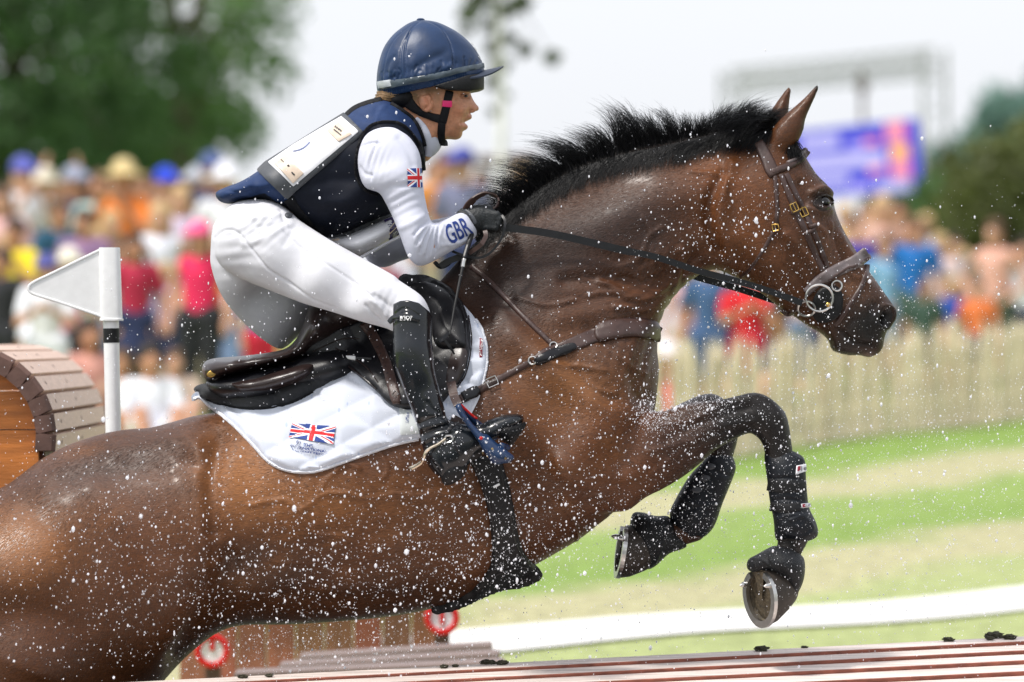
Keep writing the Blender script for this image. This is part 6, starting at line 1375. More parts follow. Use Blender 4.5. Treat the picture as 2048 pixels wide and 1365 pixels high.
for i, (px, py, rx, ry) in enumerate(((2030, 270, 75, 80), (2110, 250, 80, 100), (1955, 330, 55, 50), (1885, 350, 60, 40), (2000, 390, 70, 50), (1800, 390, 60, 40), (1930, 420, 70, 50), (2060, 400, 60, 60))):
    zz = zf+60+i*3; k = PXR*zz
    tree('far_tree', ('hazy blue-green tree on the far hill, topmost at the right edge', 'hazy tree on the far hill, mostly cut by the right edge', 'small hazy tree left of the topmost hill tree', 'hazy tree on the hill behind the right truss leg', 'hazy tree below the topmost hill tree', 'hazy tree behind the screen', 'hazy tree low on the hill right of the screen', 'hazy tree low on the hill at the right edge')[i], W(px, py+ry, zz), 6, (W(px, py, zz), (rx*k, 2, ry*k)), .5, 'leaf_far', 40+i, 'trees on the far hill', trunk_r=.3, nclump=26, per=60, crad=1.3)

# ------------------------------------------------------------------ truss gantry and screen
tg_ = thing('truss_gantry', 'silver lattice truss gantry standing behind the horse head', 'truss', GW(1870, 75)); zs_ = 75.0; k = PXR*zs_
def truss(p0, p1, w, name):
    p0 = Vector(p0); p1 = Vector(p1); d_ = (p1-p0); n = max(2, int(d_.length/w/1.25)); d_.normalize(); u = d_.orthogonal().normalized() if abs(d_.z) < .9 else Vector((1, 0, 0)); v_ = d_.cross(u).normalized(); u = v_.cross(d_)
    cs_ = [(u*a+v_*b_)*w/2 for a, b_ in ((-1, -1), (1, -1), (1, 1), (-1, 1))]
    for c in cs_: MB().tube([p0+c, p1+c], .015, 6).build('chord', MAT['truss_metal'], tg_, True)
    mb = MB()
    for i in range(n):
        a = p0.lerp(p1, i/n); b_ = p0.lerp(p1, (i+1)/n)
        for j in range(4):
            q = (j+1) % 4
            mb.tube([a+cs_[j], b_+cs_[q]] if i % 2 else [a+cs_[q], b_+cs_[j]], .007, 5); mb.tube([a+cs_[j], a+cs_[q]], .007, 5)
    o = mb.build('lattice', MAT['truss_metal'], tg_, True); o['kind'] = 'stuff'
mat('truss_metal', (.34, .35, .36), .5, .2)
cr0, cr1 = W(1462, 165, zs_+5), W(1868, 125, zs_-3); g0 = GW(1470, zs_+5); g1_ = GW(1900, zs_-3)
truss((cr1.x+.05, cr1.y, g1_.z), (cr1.x, cr1.y, cr1.z+.15), .30, 'r'); truss((cr0.x, cr0.y, g0.z), (cr0.x, cr0.y, cr0.z+.15), .30, 'l'); truss(cr0, cr1, .26, 't')
MB().tube([W(1725, 140, zs_), W(1725, 245, zs_)], .03, 6).build('hoist_chain', MAT['plank_dark'], tg_, True)
MB().box(W(1725, 168, zs_), (.14, .14, .22), None, .02).build('hoist', MAT['plank_dark'], tg_)
scn = thing('led_screen', 'blue scoreboard screen with white panels hanging from the truss', 'screen', W(1690, 310, 75))
def emat(n, c, e): return mat(n, c, .4, emit=e)
emat('scr_blue', (.012, .018, .50), 1.0); emat('scr_white', (.42, .40, .72), 1.0); emat('scr_pink', (.75, .22, .34), 1.0); emat('scr_orange', (.95, .42, .10), 1.0); emat('scr_lilac', (.30, .26, .75), 1.0)
def sq(a0, b0, a1, b1, off, m, name):
    """rectangle in fractions of the screen face (0..1 right, 0..1 down)"""
    TL, TR, BR, BL2 = W(1520, 272, 78), W(1818, 238, 72.5), W(1828, 382, 72.5), W(1525, 398, 78)
    f = lambda u, v_: TL*(1-u)*(1-v_)+TR*u*(1-v_)+BR*u*v_+BL2*(1-u)*v_
    nrm = (TR-TL).cross(BL2-TL).normalized(); nrm = nrm if nrm.y < 0 else -nrm
    q = [f(a0, b0), f(a1, b0), f(a1, b1), f(a0, b1)]; V = [p+nrm*off for p in q]+[p+nrm*(off-.02 if off > 0 else -.12) for p in q]
    return MB().add(V, [(0, 1, 2, 3), (7, 6, 5, 4), (0, 4, 5, 1), (1, 5, 6, 2), (2, 6, 7, 3), (3, 7, 4, 0)]).build(name, MAT[m], scn)
sq(0, 0, 1, 1, 0, 'scr_blue', 'panel')
for a0, b0, a1, b1, m in ((.30, .10, .55, .30, 'scr_white'), (.30, .40, .84, .62, 'scr_white'), (.34, .70, .60, .86, 'scr_white'), (.62, .84, .74, .98, 'scr_lilac'), (.78, .84, .99, .99, 'scr_white'), (.86, .02, .98, .30, 'scr_pink'), (.88, .34, .99, .54, 'scr_orange'), (.88, .56, .99, .82, 'scr_pink'), (.72, .22, .80, .32, 'scr_pink'), (.74, .62, .82, .72, 'scr_pink'), (.62, .24, .71, .36, 'scr_lilac')): sq(a0, b0, a1, b1, .03, m, 'screen_field')
# far shelter behind the mane
sh_ = thing('shelter', 'small open shelter with a dark flat roof far behind the mane', 'shelter', GW(1015, 72)); zc = 72.0
MB().box(W(1015, 322, zc), (125*PXR*zc, 1.0, 18*PXR*zc), Matrix.Rotation(-.04, 3, 'Y'), .02).build('roof', MAT['plank_dark'], sh_)
for px in (965, 1065):
    p = W(px, 330, zc); g = GW(px, zc); MB().box((p.x, p.y, (p.z+g.z)/2), (.06, .06, p.z-g.z), None, .005).build('post', MAT['white_plastic'], sh_)
# ------------------------------------------------------------------ spectators
def figure(pose, bottom, sleeve, hairk):
    """meshes of one standing or sitting figure, feet at the origin, facing the camera"""
    dz = 0
    hipz = .92; J = {}
    if pose in ('sit', 'sitphone'): hipz = .13
    up = hipz-.92
    el, wr = {'stand': ((.26, .02, 1.14), (.25, -.06, .88)), 'phone': ((.25, -.14, 1.14), (.07, -.30, 1.44)), 'fold': ((.27, -.03, 1.14), (.03, -.19, 1.17)), 'hip': ((.36, .05, 1.16), (.19, -.07, 1.0)), 'clap': ((.24, -.12, 1.13), (.05, -.36, 1.25)), 'sit': ((.24, -.12, 1.14), (.12, -.38, 1.10)), 'sitphone': ((.25, -.14, 1.14), (.07, -.30, 1.44)), 'up': ((.30, -.04, 1.55), (.20, -.08, 1.84))}[pose]
    def prims(kind, g):
        r = []
        if kind == 'torso': r = [((0, 0, 1.0+up), (0, .0, 1.30+up), .118+g, .135+g, .74), ((-.12, 0, 1.385+up), (.12, 0, 1.385+up), .066+g, .066+g, .85), ((0, .01, 1.40+up), (0, -.005, 1.52+up), .058, .05, 1)]
        if kind == 'hips': r = [((-.075, 0, .94+up), (.075, 0, .94+up), .112+g, .112+g, .85)]
        if kind == 'legs':
            for s in (-1, 1):
                if hipz > .5: q = [((.09*s, 0, .90), .085), ((.10*s, -.01, .50), .058), ((.105*s, .02, .09), .038)]
                else: q = [((.09*s, 0, .12), .09), ((.15*s, -.40, .40), .06), ((.16*s, -.66, .07), .04)]
                if bottom in ('shorts', 'skirt') and g > 0: q = [q[0], (tuple(np.array(q[0][0])*.25+np.array(q[1][0])*.75), .072)]
                for a, b in zip(q[:-1], q[1:]): r.append((a[0], b[0], a[1]+g, b[1]+g, 1))
        if kind == 'feet':
            for s in (-1, 1):
                f = (.105*s, .02, .05) if hipz > .5 else (.16*s, -.66, .05); r.append((f, (f[0]*1.1, f[1]-.15, f[2]-.008), .042+g, .034+g, 1))
        if kind == 'arms':
            for s in (-1, 1):
                e_ = (el[0]*s, el[1], el[2]+up); w_ = (wr[0]*s, wr[1], wr[2]+up); sh = (.175*s, 0, 1.395+up)
                if g > 0: r.append((sh, tuple(np.array(sh)*.35+np.array(e_)*.65), .052+g, .045+g, 1)) if sleeve else None
                else: r += [(sh, e_, .048, .038, 1), (e_, w_, .037, .026, 1), (w_, tuple(np.array(w_)+(np.array(w_)-np.array(e_))*.32), .034, .022, 1)]
        return r
    out = {}
    def build(kinds, g, h, extra=None):
        v = Vol((-.5, -.95 if hipz < .5 else -.55, -.02), (.5, .35, 2.06+up), h)
        for kd in kinds:
            for a, b, ra, rb, ys in prims(kd, g): v.cone(a, b, ra, rb, .03, ys)
        if extra: extra(v)
        V, Q = v.mesh(1); return V, Q
    def head(v):
        v.ell((0, -.012, 1.605+up), (.076, .094, .118), .02); v.ell((0, -.105, 1.585+up), (.016, .022, .026), .015); v.ell((0, -.06, 1.535+up), (.045, .045, .04), .02)
        for s in (-1, 1): v.ell((.078*s, .0, 1.60+up), (.014, .022, .032), .008)
    out['body'] = np_mesh('body', *build(['torso', 'hips', 'legs', 'feet', 'arms'], 0, .018, head))
    out['shirt'] = np_mesh('shirt', *build(['torso0', 'arms'], .016, .02, lambda v: [v.cone(a, b, ra, rb, .03, ys) for a, b, ra, rb, ys in prims('torso', .016)[:2]]+[v.cone((0, 0, .93+up), (0, 0, 1.05+up), .125, .12, .03, .8)]))
    def skirt(v):
        if bottom == 'skirt': v.cone((0, 0, .95+up), (0, 0, .66+up), .13, .19, .03, .8)
    out['bottom'] = np_mesh({'trousers': 'trousers', 'shorts': 'shorts', 'skirt': 'skirt'}[bottom], *build(['hips', 'legs'] if bottom != 'skirt' else ['hips'], .02, .02, skirt))
    out['shoes'] = np_mesh('shoes', *build(['feet'], .010, .02))
    def hair(v):
        v.F[:] = .5; v.ell((0, .008, 1.650+up), (.091, .108, .098), 0)
        if hairk == 'long': v.cone((0, .06, 1.62+up), (0, .085, 1.40+up), .075, .05, .03); [v.cone((.07*s, .02, 1.6+up), (.085*s, .02, 1.42+up), .03, .025, .03) for s in (-1, 1)]
        v.ell((0, -.125, 1.565+up), (.068, .075, .10), .01, None, 'c')
    out['hair'] = np_mesh('hair', *build([], 0, .016, hair))
    out['up'] = up
    return out
def hat_mesh(kind):
    v = Vol((-.26, -.28, -.08), (.26, .26, .18), .012)
    if kind == 'cap': v.ell((0, .01, .0), (.098, .112, .105), 0); v.cone((-.05, -.13, -.02), (.05, -.13, -.02), .05, .05, .01); v.F = np.maximum(v.F, -(v.ax[2][None, None, :]+.035)); 
    else: v.ell((0, .01, .01), (.10, .115, .11), 0); v.ell((0, .01, -.02), (.19, .21, .022), .02); v.F = np.maximum(v.F, -(v.ax[2][None, None, :]+.045))
    if kind == 'cap':
        b = Vol((-.26, -.28, -.08), (.26, .26, .18), .012); b.ell((0, -.12, -.025), (.075, .085, .012), 0); v.F = smin(v.F, b.F, .01)
    V, Q = v.mesh(1); return np_mesh(kind, V, Q)
mat('skin_crowd', rough=.55, obj=True, var=.08, vscale=6); mat('cloth_crowd', rough=.85, obj=True, var=.12, vscale=7, bump=.2, bscale=30)
FIG = {}; HATS = {k_: hat_mesh(k_) for k_ in ('cap', 'sunhat')}
SKN = {'p': (.56, .30, .20), 't': (.46, .22, .13), 'b': (.22, .10, .06)}
def person(px, hp, zc, pose, label, shirt, bottom, bcol, hairc, hairk='short', hat=None, hcol=None, skin='p', sleeve=True, rz=0, group='spectators', shoes=(.3, .3, .3)):
    key = (pose, bottom, sleeve, hairk)
    if key not in FIG:
        FIG[key] = figure(*key)
        for kk in FIG[key]:
            if kk != 'up': FIG[key][kk].materials.append(MAT['skin_crowd' if kk == 'body' else 'cloth_crowd'])
    f = FIG[key]; g = GW(px, zc); top = W(px, hp, zc).z; full = (1.725 if pose != 'up' else 1.725)+f['up']; s = max(.62, min(1.12, (top-g.z)/full))
    o = thing('person', label, 'person', g, group); o.scale = (s, s, s); o.rotation_euler = (0, 0, rz)
    for nm, me, c in (('body', f['body'], SKN[skin]), ('shirt', f['shirt'], shirt), (f['bottom'].name.split('.')[0], f['bottom'], bcol), ('shoes', f['shoes'], shoes), ('hair', f['hair'], hairc)):
        c_ = bpy.data.objects.new(nm, me); COL.objects.link(c_); c_.parent = o; c_.color = (*c, 1)
    if hat:
        me = HATS[hat]
        if not me.materials: me.materials.append(MAT['cloth_crowd'])
        c_ = bpy.data.objects.new(hat, me); COL.objects.link(c_); c_.parent = o; c_.location = (0, -.005, 1.665+f['up']); c_.color = (*hcol, 1)
    return o
WH = (.78, .78, .84); NV = (.02, .03, .09); BK = (.015, .016, .02); BR_ = (.10, .055, .03); BLD = (.50, .34, .17); DKH = (.03, .02, .015); GRY = (.35, .36, .42); OR = (.75, .20, .03); RED = (.62, .02, .05); DEN = (.18, .26, .44); KH = (.42, .36, .25)
PPL = [
 (46, 322, 38, 'phone', 'spectator in white tee and blue cap, back row, far left', WH, 'shorts', KH, BR_, 'short', 'cap', (.10, .11, .42)),
 (88, 345, 40, 'stand', 'spectator in cream sun hat beside the white tee, back row', (.45, .40, .33), 'trousers', NV, BR_, 'short', 'sunhat', (.66, .60, .48)),
 (148, 340, 38.5, 'fold', 'spectator in navy tee and grey cap, back row', (.03, .06, .14), 'shorts', KH, DKH, 'short', 'cap', (.30, .32, .42), 't'),
 (200, 345, 38, 'stand', 'bareheaded spectator in pale mint shirt, back row', (.42, .56, .52), 'shorts', NV, BR_, 'short', None, None, 't'),
 (247, 330, 37.5, 'phone', 'spectator in straw hat and orange top, back row', OR, 'shorts', NV, BR_, 'short', 'sunhat', (.62, .48, .24), 't'),
 (290, 352, 39.5, 'clap', 'brown-haired spectator in orange shirt right of the straw hat', (.62, .17, .05), 'trousers', BK, BR_, 'short', None, None, 't'),
 (331, 343, 39, 'stand', 'spectator in bright blue cap, back row', (.50, .33, .24), 'shorts', DEN, BR_, 'short', 'cap', (.02, .06, .62)),
 (362, 374, 37, 'clap', 'blonde spectator in lilac top behind the white tank top', (.55, .46, .60), 'shorts', WH, BLD, 'long', None, None, 'p', False),
 (396, 340, 39, 'stand', 'spectator in grey cap near the tail of the vest', (.42, .22, .25), 'shorts', GRY, DKH, 'short', 'cap', (.42, .44, .50)),
 (424, 313, 38, 'fold', 'tall spectator in navy cap and navy tee close to the rider', NV, 'shorts', KH, DKH, 'short', 'cap', (.07, .10, .24)),
 (452, 336, 37, 'stand', 'spectator in white hat and white shirt close to the rider', WH, 'shorts', DEN, BLD, 'short', 'sunhat', (.75, .74, .80)),
 (4, 375, 36, 'stand', 'spectator in pink shirt cut by the left edge', (.70, .42, .42), 'trousers', NV, BR_, 'long'),
 (320, 408, 32.5, 'hip', 'blonde woman in white tank top and denim skirt', (.72, .72, .80), 'skirt', DEN, BLD, 'long', None, None, 'p', False),
 (400, 450, 30, 'stand', 'spectator in pink cap, red top and black trousers behind the rider', (.75, .02, .10), 'trousers', BK, BR_, 'long', 'cap', (.80, .10, .25), 'p', False),
 (30, 440, 32, 'phone', 'spectator in yellow tee at the left edge', (.78, .60, .02), 'shorts', BK, DKH, 'short', None, None, 't'),
 (118, 402, 34, 'fold', 'spectator in dark teal tee below the navy tee', (.02, .09, .16), 'shorts', BK, BR_, 'short', None, None, 't'),
 (168, 420, 33.5, 'stand', 'spectator in purple checked shirt left of the flag', (.28, .16, .30), 'trousers', BK, DKH, 'short', None, None, 't'),
 (92, 515, 28.5, 'clap', 'short spectator in white tee and navy cap behind the flag tip', WH, 'shorts', WH, DKH, 'short', 'cap', (.08, .08, .28)),
 (138, 505, 29.5, 'stand', 'short spectator in cream hat and pink tee behind the flag', (.72, .30, .33), 'shorts', BK, BR_, 'short', 'sunhat', (.70, .66, .56)),
 (268, 470, 31, 'stand', 'spectator in crimson dress right of the flag post', (.45, .02, .06), 'skirt', NV, DKH, 'long', None, None, 't'),
 (222, 425, 35, 'stand', 'spectator in navy dress behind the flag sleeve', (.03, .04, .12), 'skirt', NV, BLD, 'long', None, None, 'p', False),
 (440, 470, 33, 'stand', 'spectator in violet top half hidden by the breeches', (.36, .22, .45), 'shorts', NV, BLD, 'long', None, None, 'p', False),
 (520, 540, 30.5, 'stand', 'child in blue top and red shorts under the rider seat', (.03, .16, .58), 'shorts', RED, BR_, 'short'),
 (486, 560, 31.5, 'clap', 'child in white top half hidden behind the breeches', WH, 'shorts', DEN, BLD, 'long'),
 (300, 690, 27, 'sit', 'seated spectator in white top right of the flag post', WH, 'shorts', WH, DKH, 'short', None, None, 't'),
 (245, 700, 28, 'sit', 'seated spectator in brown tee against the flag post', (.35, .20, .14), 'shorts', NV, BR_, 'short', None, None, 't'),
 (180, 640, 29, 'sit', 'seated spectator in salmon top above the round jump', (.66, .32, .26), 'shorts', BK, DKH, 'long', None, None, 't'),
 (60, 655, 29, 'sitphone', 'seated spectator in white hat low at the left edge', WH, 'shorts', DEN, DKH, 'short', 'cap', WH, 't'),
 (5, 500, 30, 'stand', 'spectator in black outfit cut by the left edge', BK, 'trousers', BK, DKH, 'short', None, None, 't'),
 (350, 700, 28.5, 'sit', 'seated spectator in tan shirt in front of the black trousers', (.55, .42, .34), 'shorts', (.05, .08, .15), BR_, 'short'),
 (1828, 436, 43, 'stand', 'man in royal blue tee and dark green shorts behind the fence', (.01, .15, .48), 'shorts', (.05, .09, .07), BR_, 'short', None, None, 't'),
 (1990, 442, 42, 'hip', 'spectator with bare shoulders and salmon top near the right edge', (.70, .38, .30), 'shorts', (.07, .09, .06), BR_, 'long', None, None, 'p', False),
 (1880, 470, 44, 'stand', 'spectator in pale pink top right of the blue tee', (.72, .55, .55), 'shorts', BK, BLD, 'long'),
 (1705, 432, 44, 'fold', 'spectator in indigo tee just ahead of the horse nose', (.05, .04, .36), 'shorts', NV, BR_, 'short'),
 (1765, 392, 46, 'clap', 'clapping spectator below the screen, bare arms raised', (.58, .36, .30), 'shorts', NV, BLD, 'long', None, None, 'p', False),
 (1735, 405, 47, 'phone', 'spectator with a sandy top below the screen', (.60, .42, .34), 'shorts', BK, BR_, 'short'),
 (1800, 400, 47, 'phone', 'spectator in tan shirt photographing, left of the blue tee', (.50, .36, .30), 'shorts', NV, DKH, 'short', None, None, 't'),
 (1772, 470, 43, 'stand', 'spectator in light blue top left of the blue tee', (.22, .42, .62), 'shorts', DEN, BR_, 'long'),
 (1908, 470, 45, 'stand', 'spectator in grey top between the pink top and the salmon top', (.30, .30, .33), 'trousers', BK, DKH, 'short'),
 (1955, 560, 41, 'stand', 'child in orange top behind the fence at the right', (.72, .18, .05), 'shorts', NV, BR_, 'short'),
 (2046, 478, 42, 'stand', 'spectator in white top cut by the right edge', WH, 'shorts', NV, DKH, 'short'),
 (1850, 560, 41, 'stand', 'child in dark green top beside the blue tee', (.04, .08, .06), 'shorts', BK, BR_, 'short', None, None, 't'),
 (1490, 520, 37, 'clap', 'spectator in bright red tee below the horse jaw', (.72, .02, .03), 'shorts', RED, DKH, 'short', None, None, 't'),
 (1553, 545, 37, 'sit', 'spectator in dark navy behind the chin of the horse', (.01, .03, .10), 'shorts', NV, DKH, 'short', None, None, 't'),
 (1420, 500, 37, 'stand', 'spectator in steel blue top between the neck and the red tee', (.05, .11, .24), 'shorts', (.05, .10, .22), DKH, 'short', None, None, 't'),
 (1378, 520, 38.5, 'stand', 'spectator in pink top against the throat of the horse', (.62, .36, .36), 'shorts', KH, BR_, 'long', None, None, 'p', False),
 (1650, 560, 41, 'clap', 'spectator in maroon top behind the muzzle', (.35, .05, .09), 'shorts', NV, DKH, 'short', None, None, 't'),
 (1335, 690, 33, 'sit', 'small child in red top and white cap just ahead of the chest', (.70, .08, .10), 'shorts', RED, BR_, 'short', 'cap', (.72, .66, .66)),
 (890, 305, 52, 'stand', 'spectator in orange shirt far behind the sleeve', (.62, .24, .05), 'shorts', KH, BR_, 'short', None, None, 't'),
 (925, 303, 51, 'stand', 'spectator in slate top and navy cap far behind the glove', (.16, .17, .27), 'shorts', NV, DKH, 'short', 'cap', (.05, .06, .30)),
 (868, 325, 55, 'stand', 'spectator in teal top far behind the sleeve', (.12, .34, .33), 'shorts', NV, BR_, 'short'),
 (962, 345, 54, 'fold', 'spectator in pale grey top far behind the rein loop', (.45, .44, .46), 'shorts', KH, BR_, 'short'),
 (1045, 330, 56, 'stand', 'spectator in pale pink top far behind the mane', (.62, .48, .46), 'shorts', KH, BLD, 'long'),
 (770, 520, 36, 'stand', 'spectator in dark red top glimpsed under the front bib', (.30, .02, .06), 'skirt', (.30, .02, .06), DKH, 'short', None, None, 't')]
CN = [('teal', (.03, .28, .30)), ('lavender', (.45, .38, .62)), ('mustard', (.60, .40, .04)), ('rust', (.42, .12, .03)), ('beige', (.55, .46, .36)), ('sky blue', (.25, .45, .70)), ('olive', (.16, .18, .06)), ('coral', (.72, .25, .20)), ('plum', (.20, .05, .18)), ('cream', (.68, .62, .50)), ('charcoal', (.05, .05, .06)), ('cobalt', (.02, .08, .45)), ('peach', (.72, .45, .33)), ('grey', (.35, .35, .37)), ('burgundy', (.22, .01, .04)), ('mint', (.40, .60, .50))]
PO = ['stand', 'phone', 'fold', 'clap', 'hip', 'stand', 'up', 'clap']
r2 = random.Random(31)
def extra(spots, where, off):
    for i, (px, hp, zc) in enumerate(spots):
        cn, cc = CN[(i+off) % len(CN)]; hk = ('short', 'long')[i % 2]; hn, hc = (('dark', DKH), ('brown', BR_), ('blonde', BLD))[(i*2+off) % 3]
        PPL.append((px, hp, zc/ZK_, PO[(i*3+off) % 8], '%s-haired spectator in %s top, %s' % (hn, cn, where), cc, ('shorts', 'trousers', 'skirt')[i % 3], (NV, KH, DEN, BK)[i % 4], hc, hk, None, None, ('p', 't', 'p', 'b')[i % 4], i % 3 != 0))
ZK_ = 1.30
extra([(20, 362, 57), (68, 362, 58), (116, 352, 58), (174, 356, 58), (224, 352, 57), (268, 348, 58), (312, 362, 58), (348, 350, 58), (378, 362, 57), (410, 356, 58), (66, 395, 54), (150, 385, 54), (196, 400, 53), (252, 392, 53), (292, 402, 52), (358, 420, 50)], 'back rows of the left crowd', 0)
extra([(14, 470, 46), (64, 460, 47), (150, 470, 46), (196, 455, 47), (240, 480, 45), (296, 470, 46), (360, 480, 44), (440, 430, 49), (470, 400, 52), (25, 560, 42), (190, 560, 42), (262, 570, 41), (330, 585, 41), (420, 560, 42), (455, 590, 41)], 'lower rows of the left crowd', 5)
extra([(1690, 410, 60), (1722, 440, 58), (1785, 430, 59), (1852, 430, 60), (1815, 480, 56), (1742, 490, 55), (1930, 500, 56), (1870, 520, 54), (2020, 520, 54), (1905, 560, 52), (1600, 540, 54), (1455, 540, 50), (1520, 575, 49), (1395, 580, 47), (1975, 500, 57)], 'in the crowd behind the fence', 2)
for i, p in enumerate(PPL):
    p = list(p); p[2] = p[2]*(ZK_ if p[0] < 1000 and p[2] < 50/1 and not (860 < p[0] < 1060) else (1.0 if 860 < p[0] < 1060 else (ZK_ if 'behind the fence' in p[4] and 'in the crowd' in p[4] else 1.22)))
    if 'left crowd' in p[4]: pass
    person(*p, rz=random.Random(i).uniform(-.6, .6))

# ------------------------------------------------------------------ mane and forelock: single hairs
def hairs(name, roots, parent, m, seed, sides=3):
    """roots = [(root, [points...], radius)]"""
    Vs = []; Fs = []; n0 = 0
    for pts, r in roots:
        p = np.array(pts); k = len(p); t_ = np.gradient(p, axis=0); t_ /= np.linalg.norm(t_, axis=1)[:, None]+1e-9
        u = np.cross(t_, np.array((.3, 1, .2))); u /= np.linalg.norm(u, axis=1)[:, None]+1e-9; w_ = np.cross(t_, u)
        rr_ = r*np.linspace(1, .12, k)[:, None]
        ring_ = np.stack([p+(u*math.cos(2*math.pi*j/sides)+w_*math.sin(2*math.pi*j/sides))*rr_ for j in range(sides)], 1)
        Vs.append(ring_.reshape(-1, 3))
        i = np.arange(k-1)[:, None]*sides; j = np.arange(sides)[None, :]; j2 = (j+1) % sides
        Fs.append((np.stack([i+j, i+j2, i+sides+j2, i+sides+j], -1)+n0).reshape(-1, 4)); n0 += k*sides
    o = part(name, np_mesh(name, np.vstack(Vs), np.vstack(Fs)), m, parent); o['kind'] = 'stuff'; return o
R = np.random.RandomState(21)
cre = catmull([(935, 503), (1000, 440), (1050, 396), (1100, 361), (1160, 330), (1230, 306), (1300, 291), (1370, 276), (1440, 260), (1500, 250), (1545, 255)], 20, False)
# tufts: position along the crest, rise (px), lean (px, + = towards the head)
random.seed(3)
tuft = [(1010, 40, -20), (1035, 46, -38), (1062, 48, -46), (1090, 52, -52), (1118, 56, -56), (1145, 66, -44), (1172, 62, -64), (1200, 66, -30), (1225, 92, -38), (1250, 96, -24), (1275, 94, -30), (1300, 84, -20), (1325, 80, -34), (1350, 66, -14), (1375, 60, 8), (1405, 56, 22), (1435, 56, 34), (1465, 62, 44), (1490, 60, 30), (1515, 40, 44)]
tuft = [(a_+random.uniform(-9, 9), b_*random.uniform(.75, 1.08), c_+random.uniform(-14, 10)) for a_, b_, c_ in tuft]
roots = []
for i in range(7000):
    c = cre[R.randint(8, len(cre)-4)]; k = int(np.argmin([abs(c[0]-t_[0])+R.uniform(0, 9) for t_ in tuft])); tx, rise, lean = tuft[k]
    y0 = R.normal(0, .012); dn = R.uniform(-6, 16)
    f = R.uniform(.35, 1.0)*(1.25 if R.rand() < .06 else 1); ex = (tx-c[0])*R.uniform(-.1, .5)+R.normal(0, 11); ln = (lean-12)*f*R.uniform(.6, 1.5)+ex
    a = np.array(P(c[0], c[1]+max(dn, 0), y0-.012 if dn > 4 else y0)); yb = y0+R.normal(0, .02)
    b = np.array(P(c[0]+ln*.15+R.normal(0, 2), c[1]-rise*f*.40, yb)); d_ = np.array(P(c[0]+ln*.55+R.normal(0, 3), c[1]-rise*f*.80, yb+R.normal(0, .015))); e = np.array(P(c[0]+ln*1.15+R.normal(0, 5), c[1]-rise*f*1.0+abs(ln)*.12, yb+R.normal(0, .03)))
    tt = np.linspace(0, 1, 7)[:, None]; pts = (1-tt)**3*a+3*(1-tt)**2*tt*b+3*(1-tt)*tt**2*d_+tt**3*e
    roots.append((pts, R.uniform(.0004, .0010)))
hairs('mane', roots, horse, MAT['mane'], 1)
roots = []
for i in range(3600):                                # hair lying on the near side of the crest
    c = cre[R.randint(4, len(cre)-2)]; l_, n_ = base_horse.hit(c[0]+R.normal(0, 4), c[1]+R.uniform(4, 14))
    if l_ is None: continue
    ln = R.uniform(22, 58)*(1 if c[0] > 1010 else .7); dx = R.normal(-12, 12) if c[0] < 1380 else R.normal(-34, 14); pts = []
    for s_ in np.linspace(0, 1, 6):
        h_, hn = base_horse.hit(c[0]+dx*s_+4*math.sin(s_*4+i), c[1]+8+ln*s_)
        if h_ is None: break
        pts.append(np.array(h_)+np.array(hn)*(.002+.006*s_*R.uniform(.2, 1)))
    if len(pts) >= 4: roots.append((np.array(pts), R.uniform(.0006, .0011)))
hairs('mane_fall', roots, horse, MAT['mane'], 2)
roots = []
for i in range(900):                                 # hair swept back over the poll, and the forelock
    if i < 520:
        x0, y0_ = R.uniform(1500, 1560), R.uniform(236, 262); ln = R.uniform(40, 110); a = np.array(P(x0, y0_, R.uniform(-.03, .03)))
        e = np.array(P(x0-ln, y0_+R.uniform(-8, 46), R.uniform(-.13, -.06))); b = np.array(P(x0-ln*.3, y0_-R.uniform(4, 26), -.05)); d_ = np.array(P(x0-ln*.7, y0_+R.uniform(-8, 24), -.10))
    else:
        x0, y0_ = R.uniform(1556, 1584), R.uniform(268, 292); a = np.array(P(x0, y0_, R.uniform(-.05, .03))); e = np.array(P(x0+R.uniform(5, 34), y0_+R.uniform(28, 56), R.uniform(-.085, -.04))); b = np.array(P(x0+10, y0_+4, -.06)); d_ = np.array(P(x0+20, y0_+22, -.085))
    tt = np.linspace(0, 1, 7)[:, None]; roots.append(((1-tt)**3*a+3*(1-tt)**2*tt*b+3*(1-tt)*tt**2*d_+tt**3*e, R.uniform(.0006, .0011)))
hairs('forelock', roots, horse, MAT['mane'], 3)
# short coat hair on the side that faces the camera
R = np.random.RandomState(12)
fc = hV[hQ].mean(1); fn_ = HN[hQ].mean(1); pxf, pyf = to_px(fc); okf = np.where((fn_[:, 1] < .12) & (pxf > -40) & (pyf < 1400) & (hV[hQ[:, 0], 1] < .12))[0]
nh = 120000; fi = okf[R.randint(0, len(okf), nh)]; w4 = R.dirichlet((1, 1, 1, 1), nh); Pn = (hV[hQ[fi]]*w4[:, :, None]).sum(1); Nn = (HN[hQ[fi]]*w4[:, :, None]).sum(1); Nn /= np.linalg.norm(Nn, axis=1)[:, None]
hx, hy = to_px(Pn); an = np.radians(200+18*np.sin(hx/170)+14*np.sin(hy/90+1)+22*((hx < 420))+40*((hx > 1430) & (hy < 730))*1.0-60*((hx > 1260) & (hy > 780))+R.normal(0, 9, nh))
dv = np.stack([np.cos(an), np.zeros(nh), np.sin(an)], 1); dv -= Nn*(dv*Nn).sum(1)[:, None]; dv /= np.linalg.norm(dv, axis=1)[:, None]; sd2 = np.cross(Nn, dv)
ln_ = R.uniform(.006, .015, nh)[:, None]; wd = R.uniform(.00035, .0007, nh)[:, None]; lift = R.uniform(.0004, .0022, nh)[:, None]
Vh = np.stack([Pn-sd2*wd, Pn+sd2*wd, Pn+dv*ln_+Nn*lift], 1).reshape(-1, 3); Th = np.arange(nh*3).reshape(-1, 3)
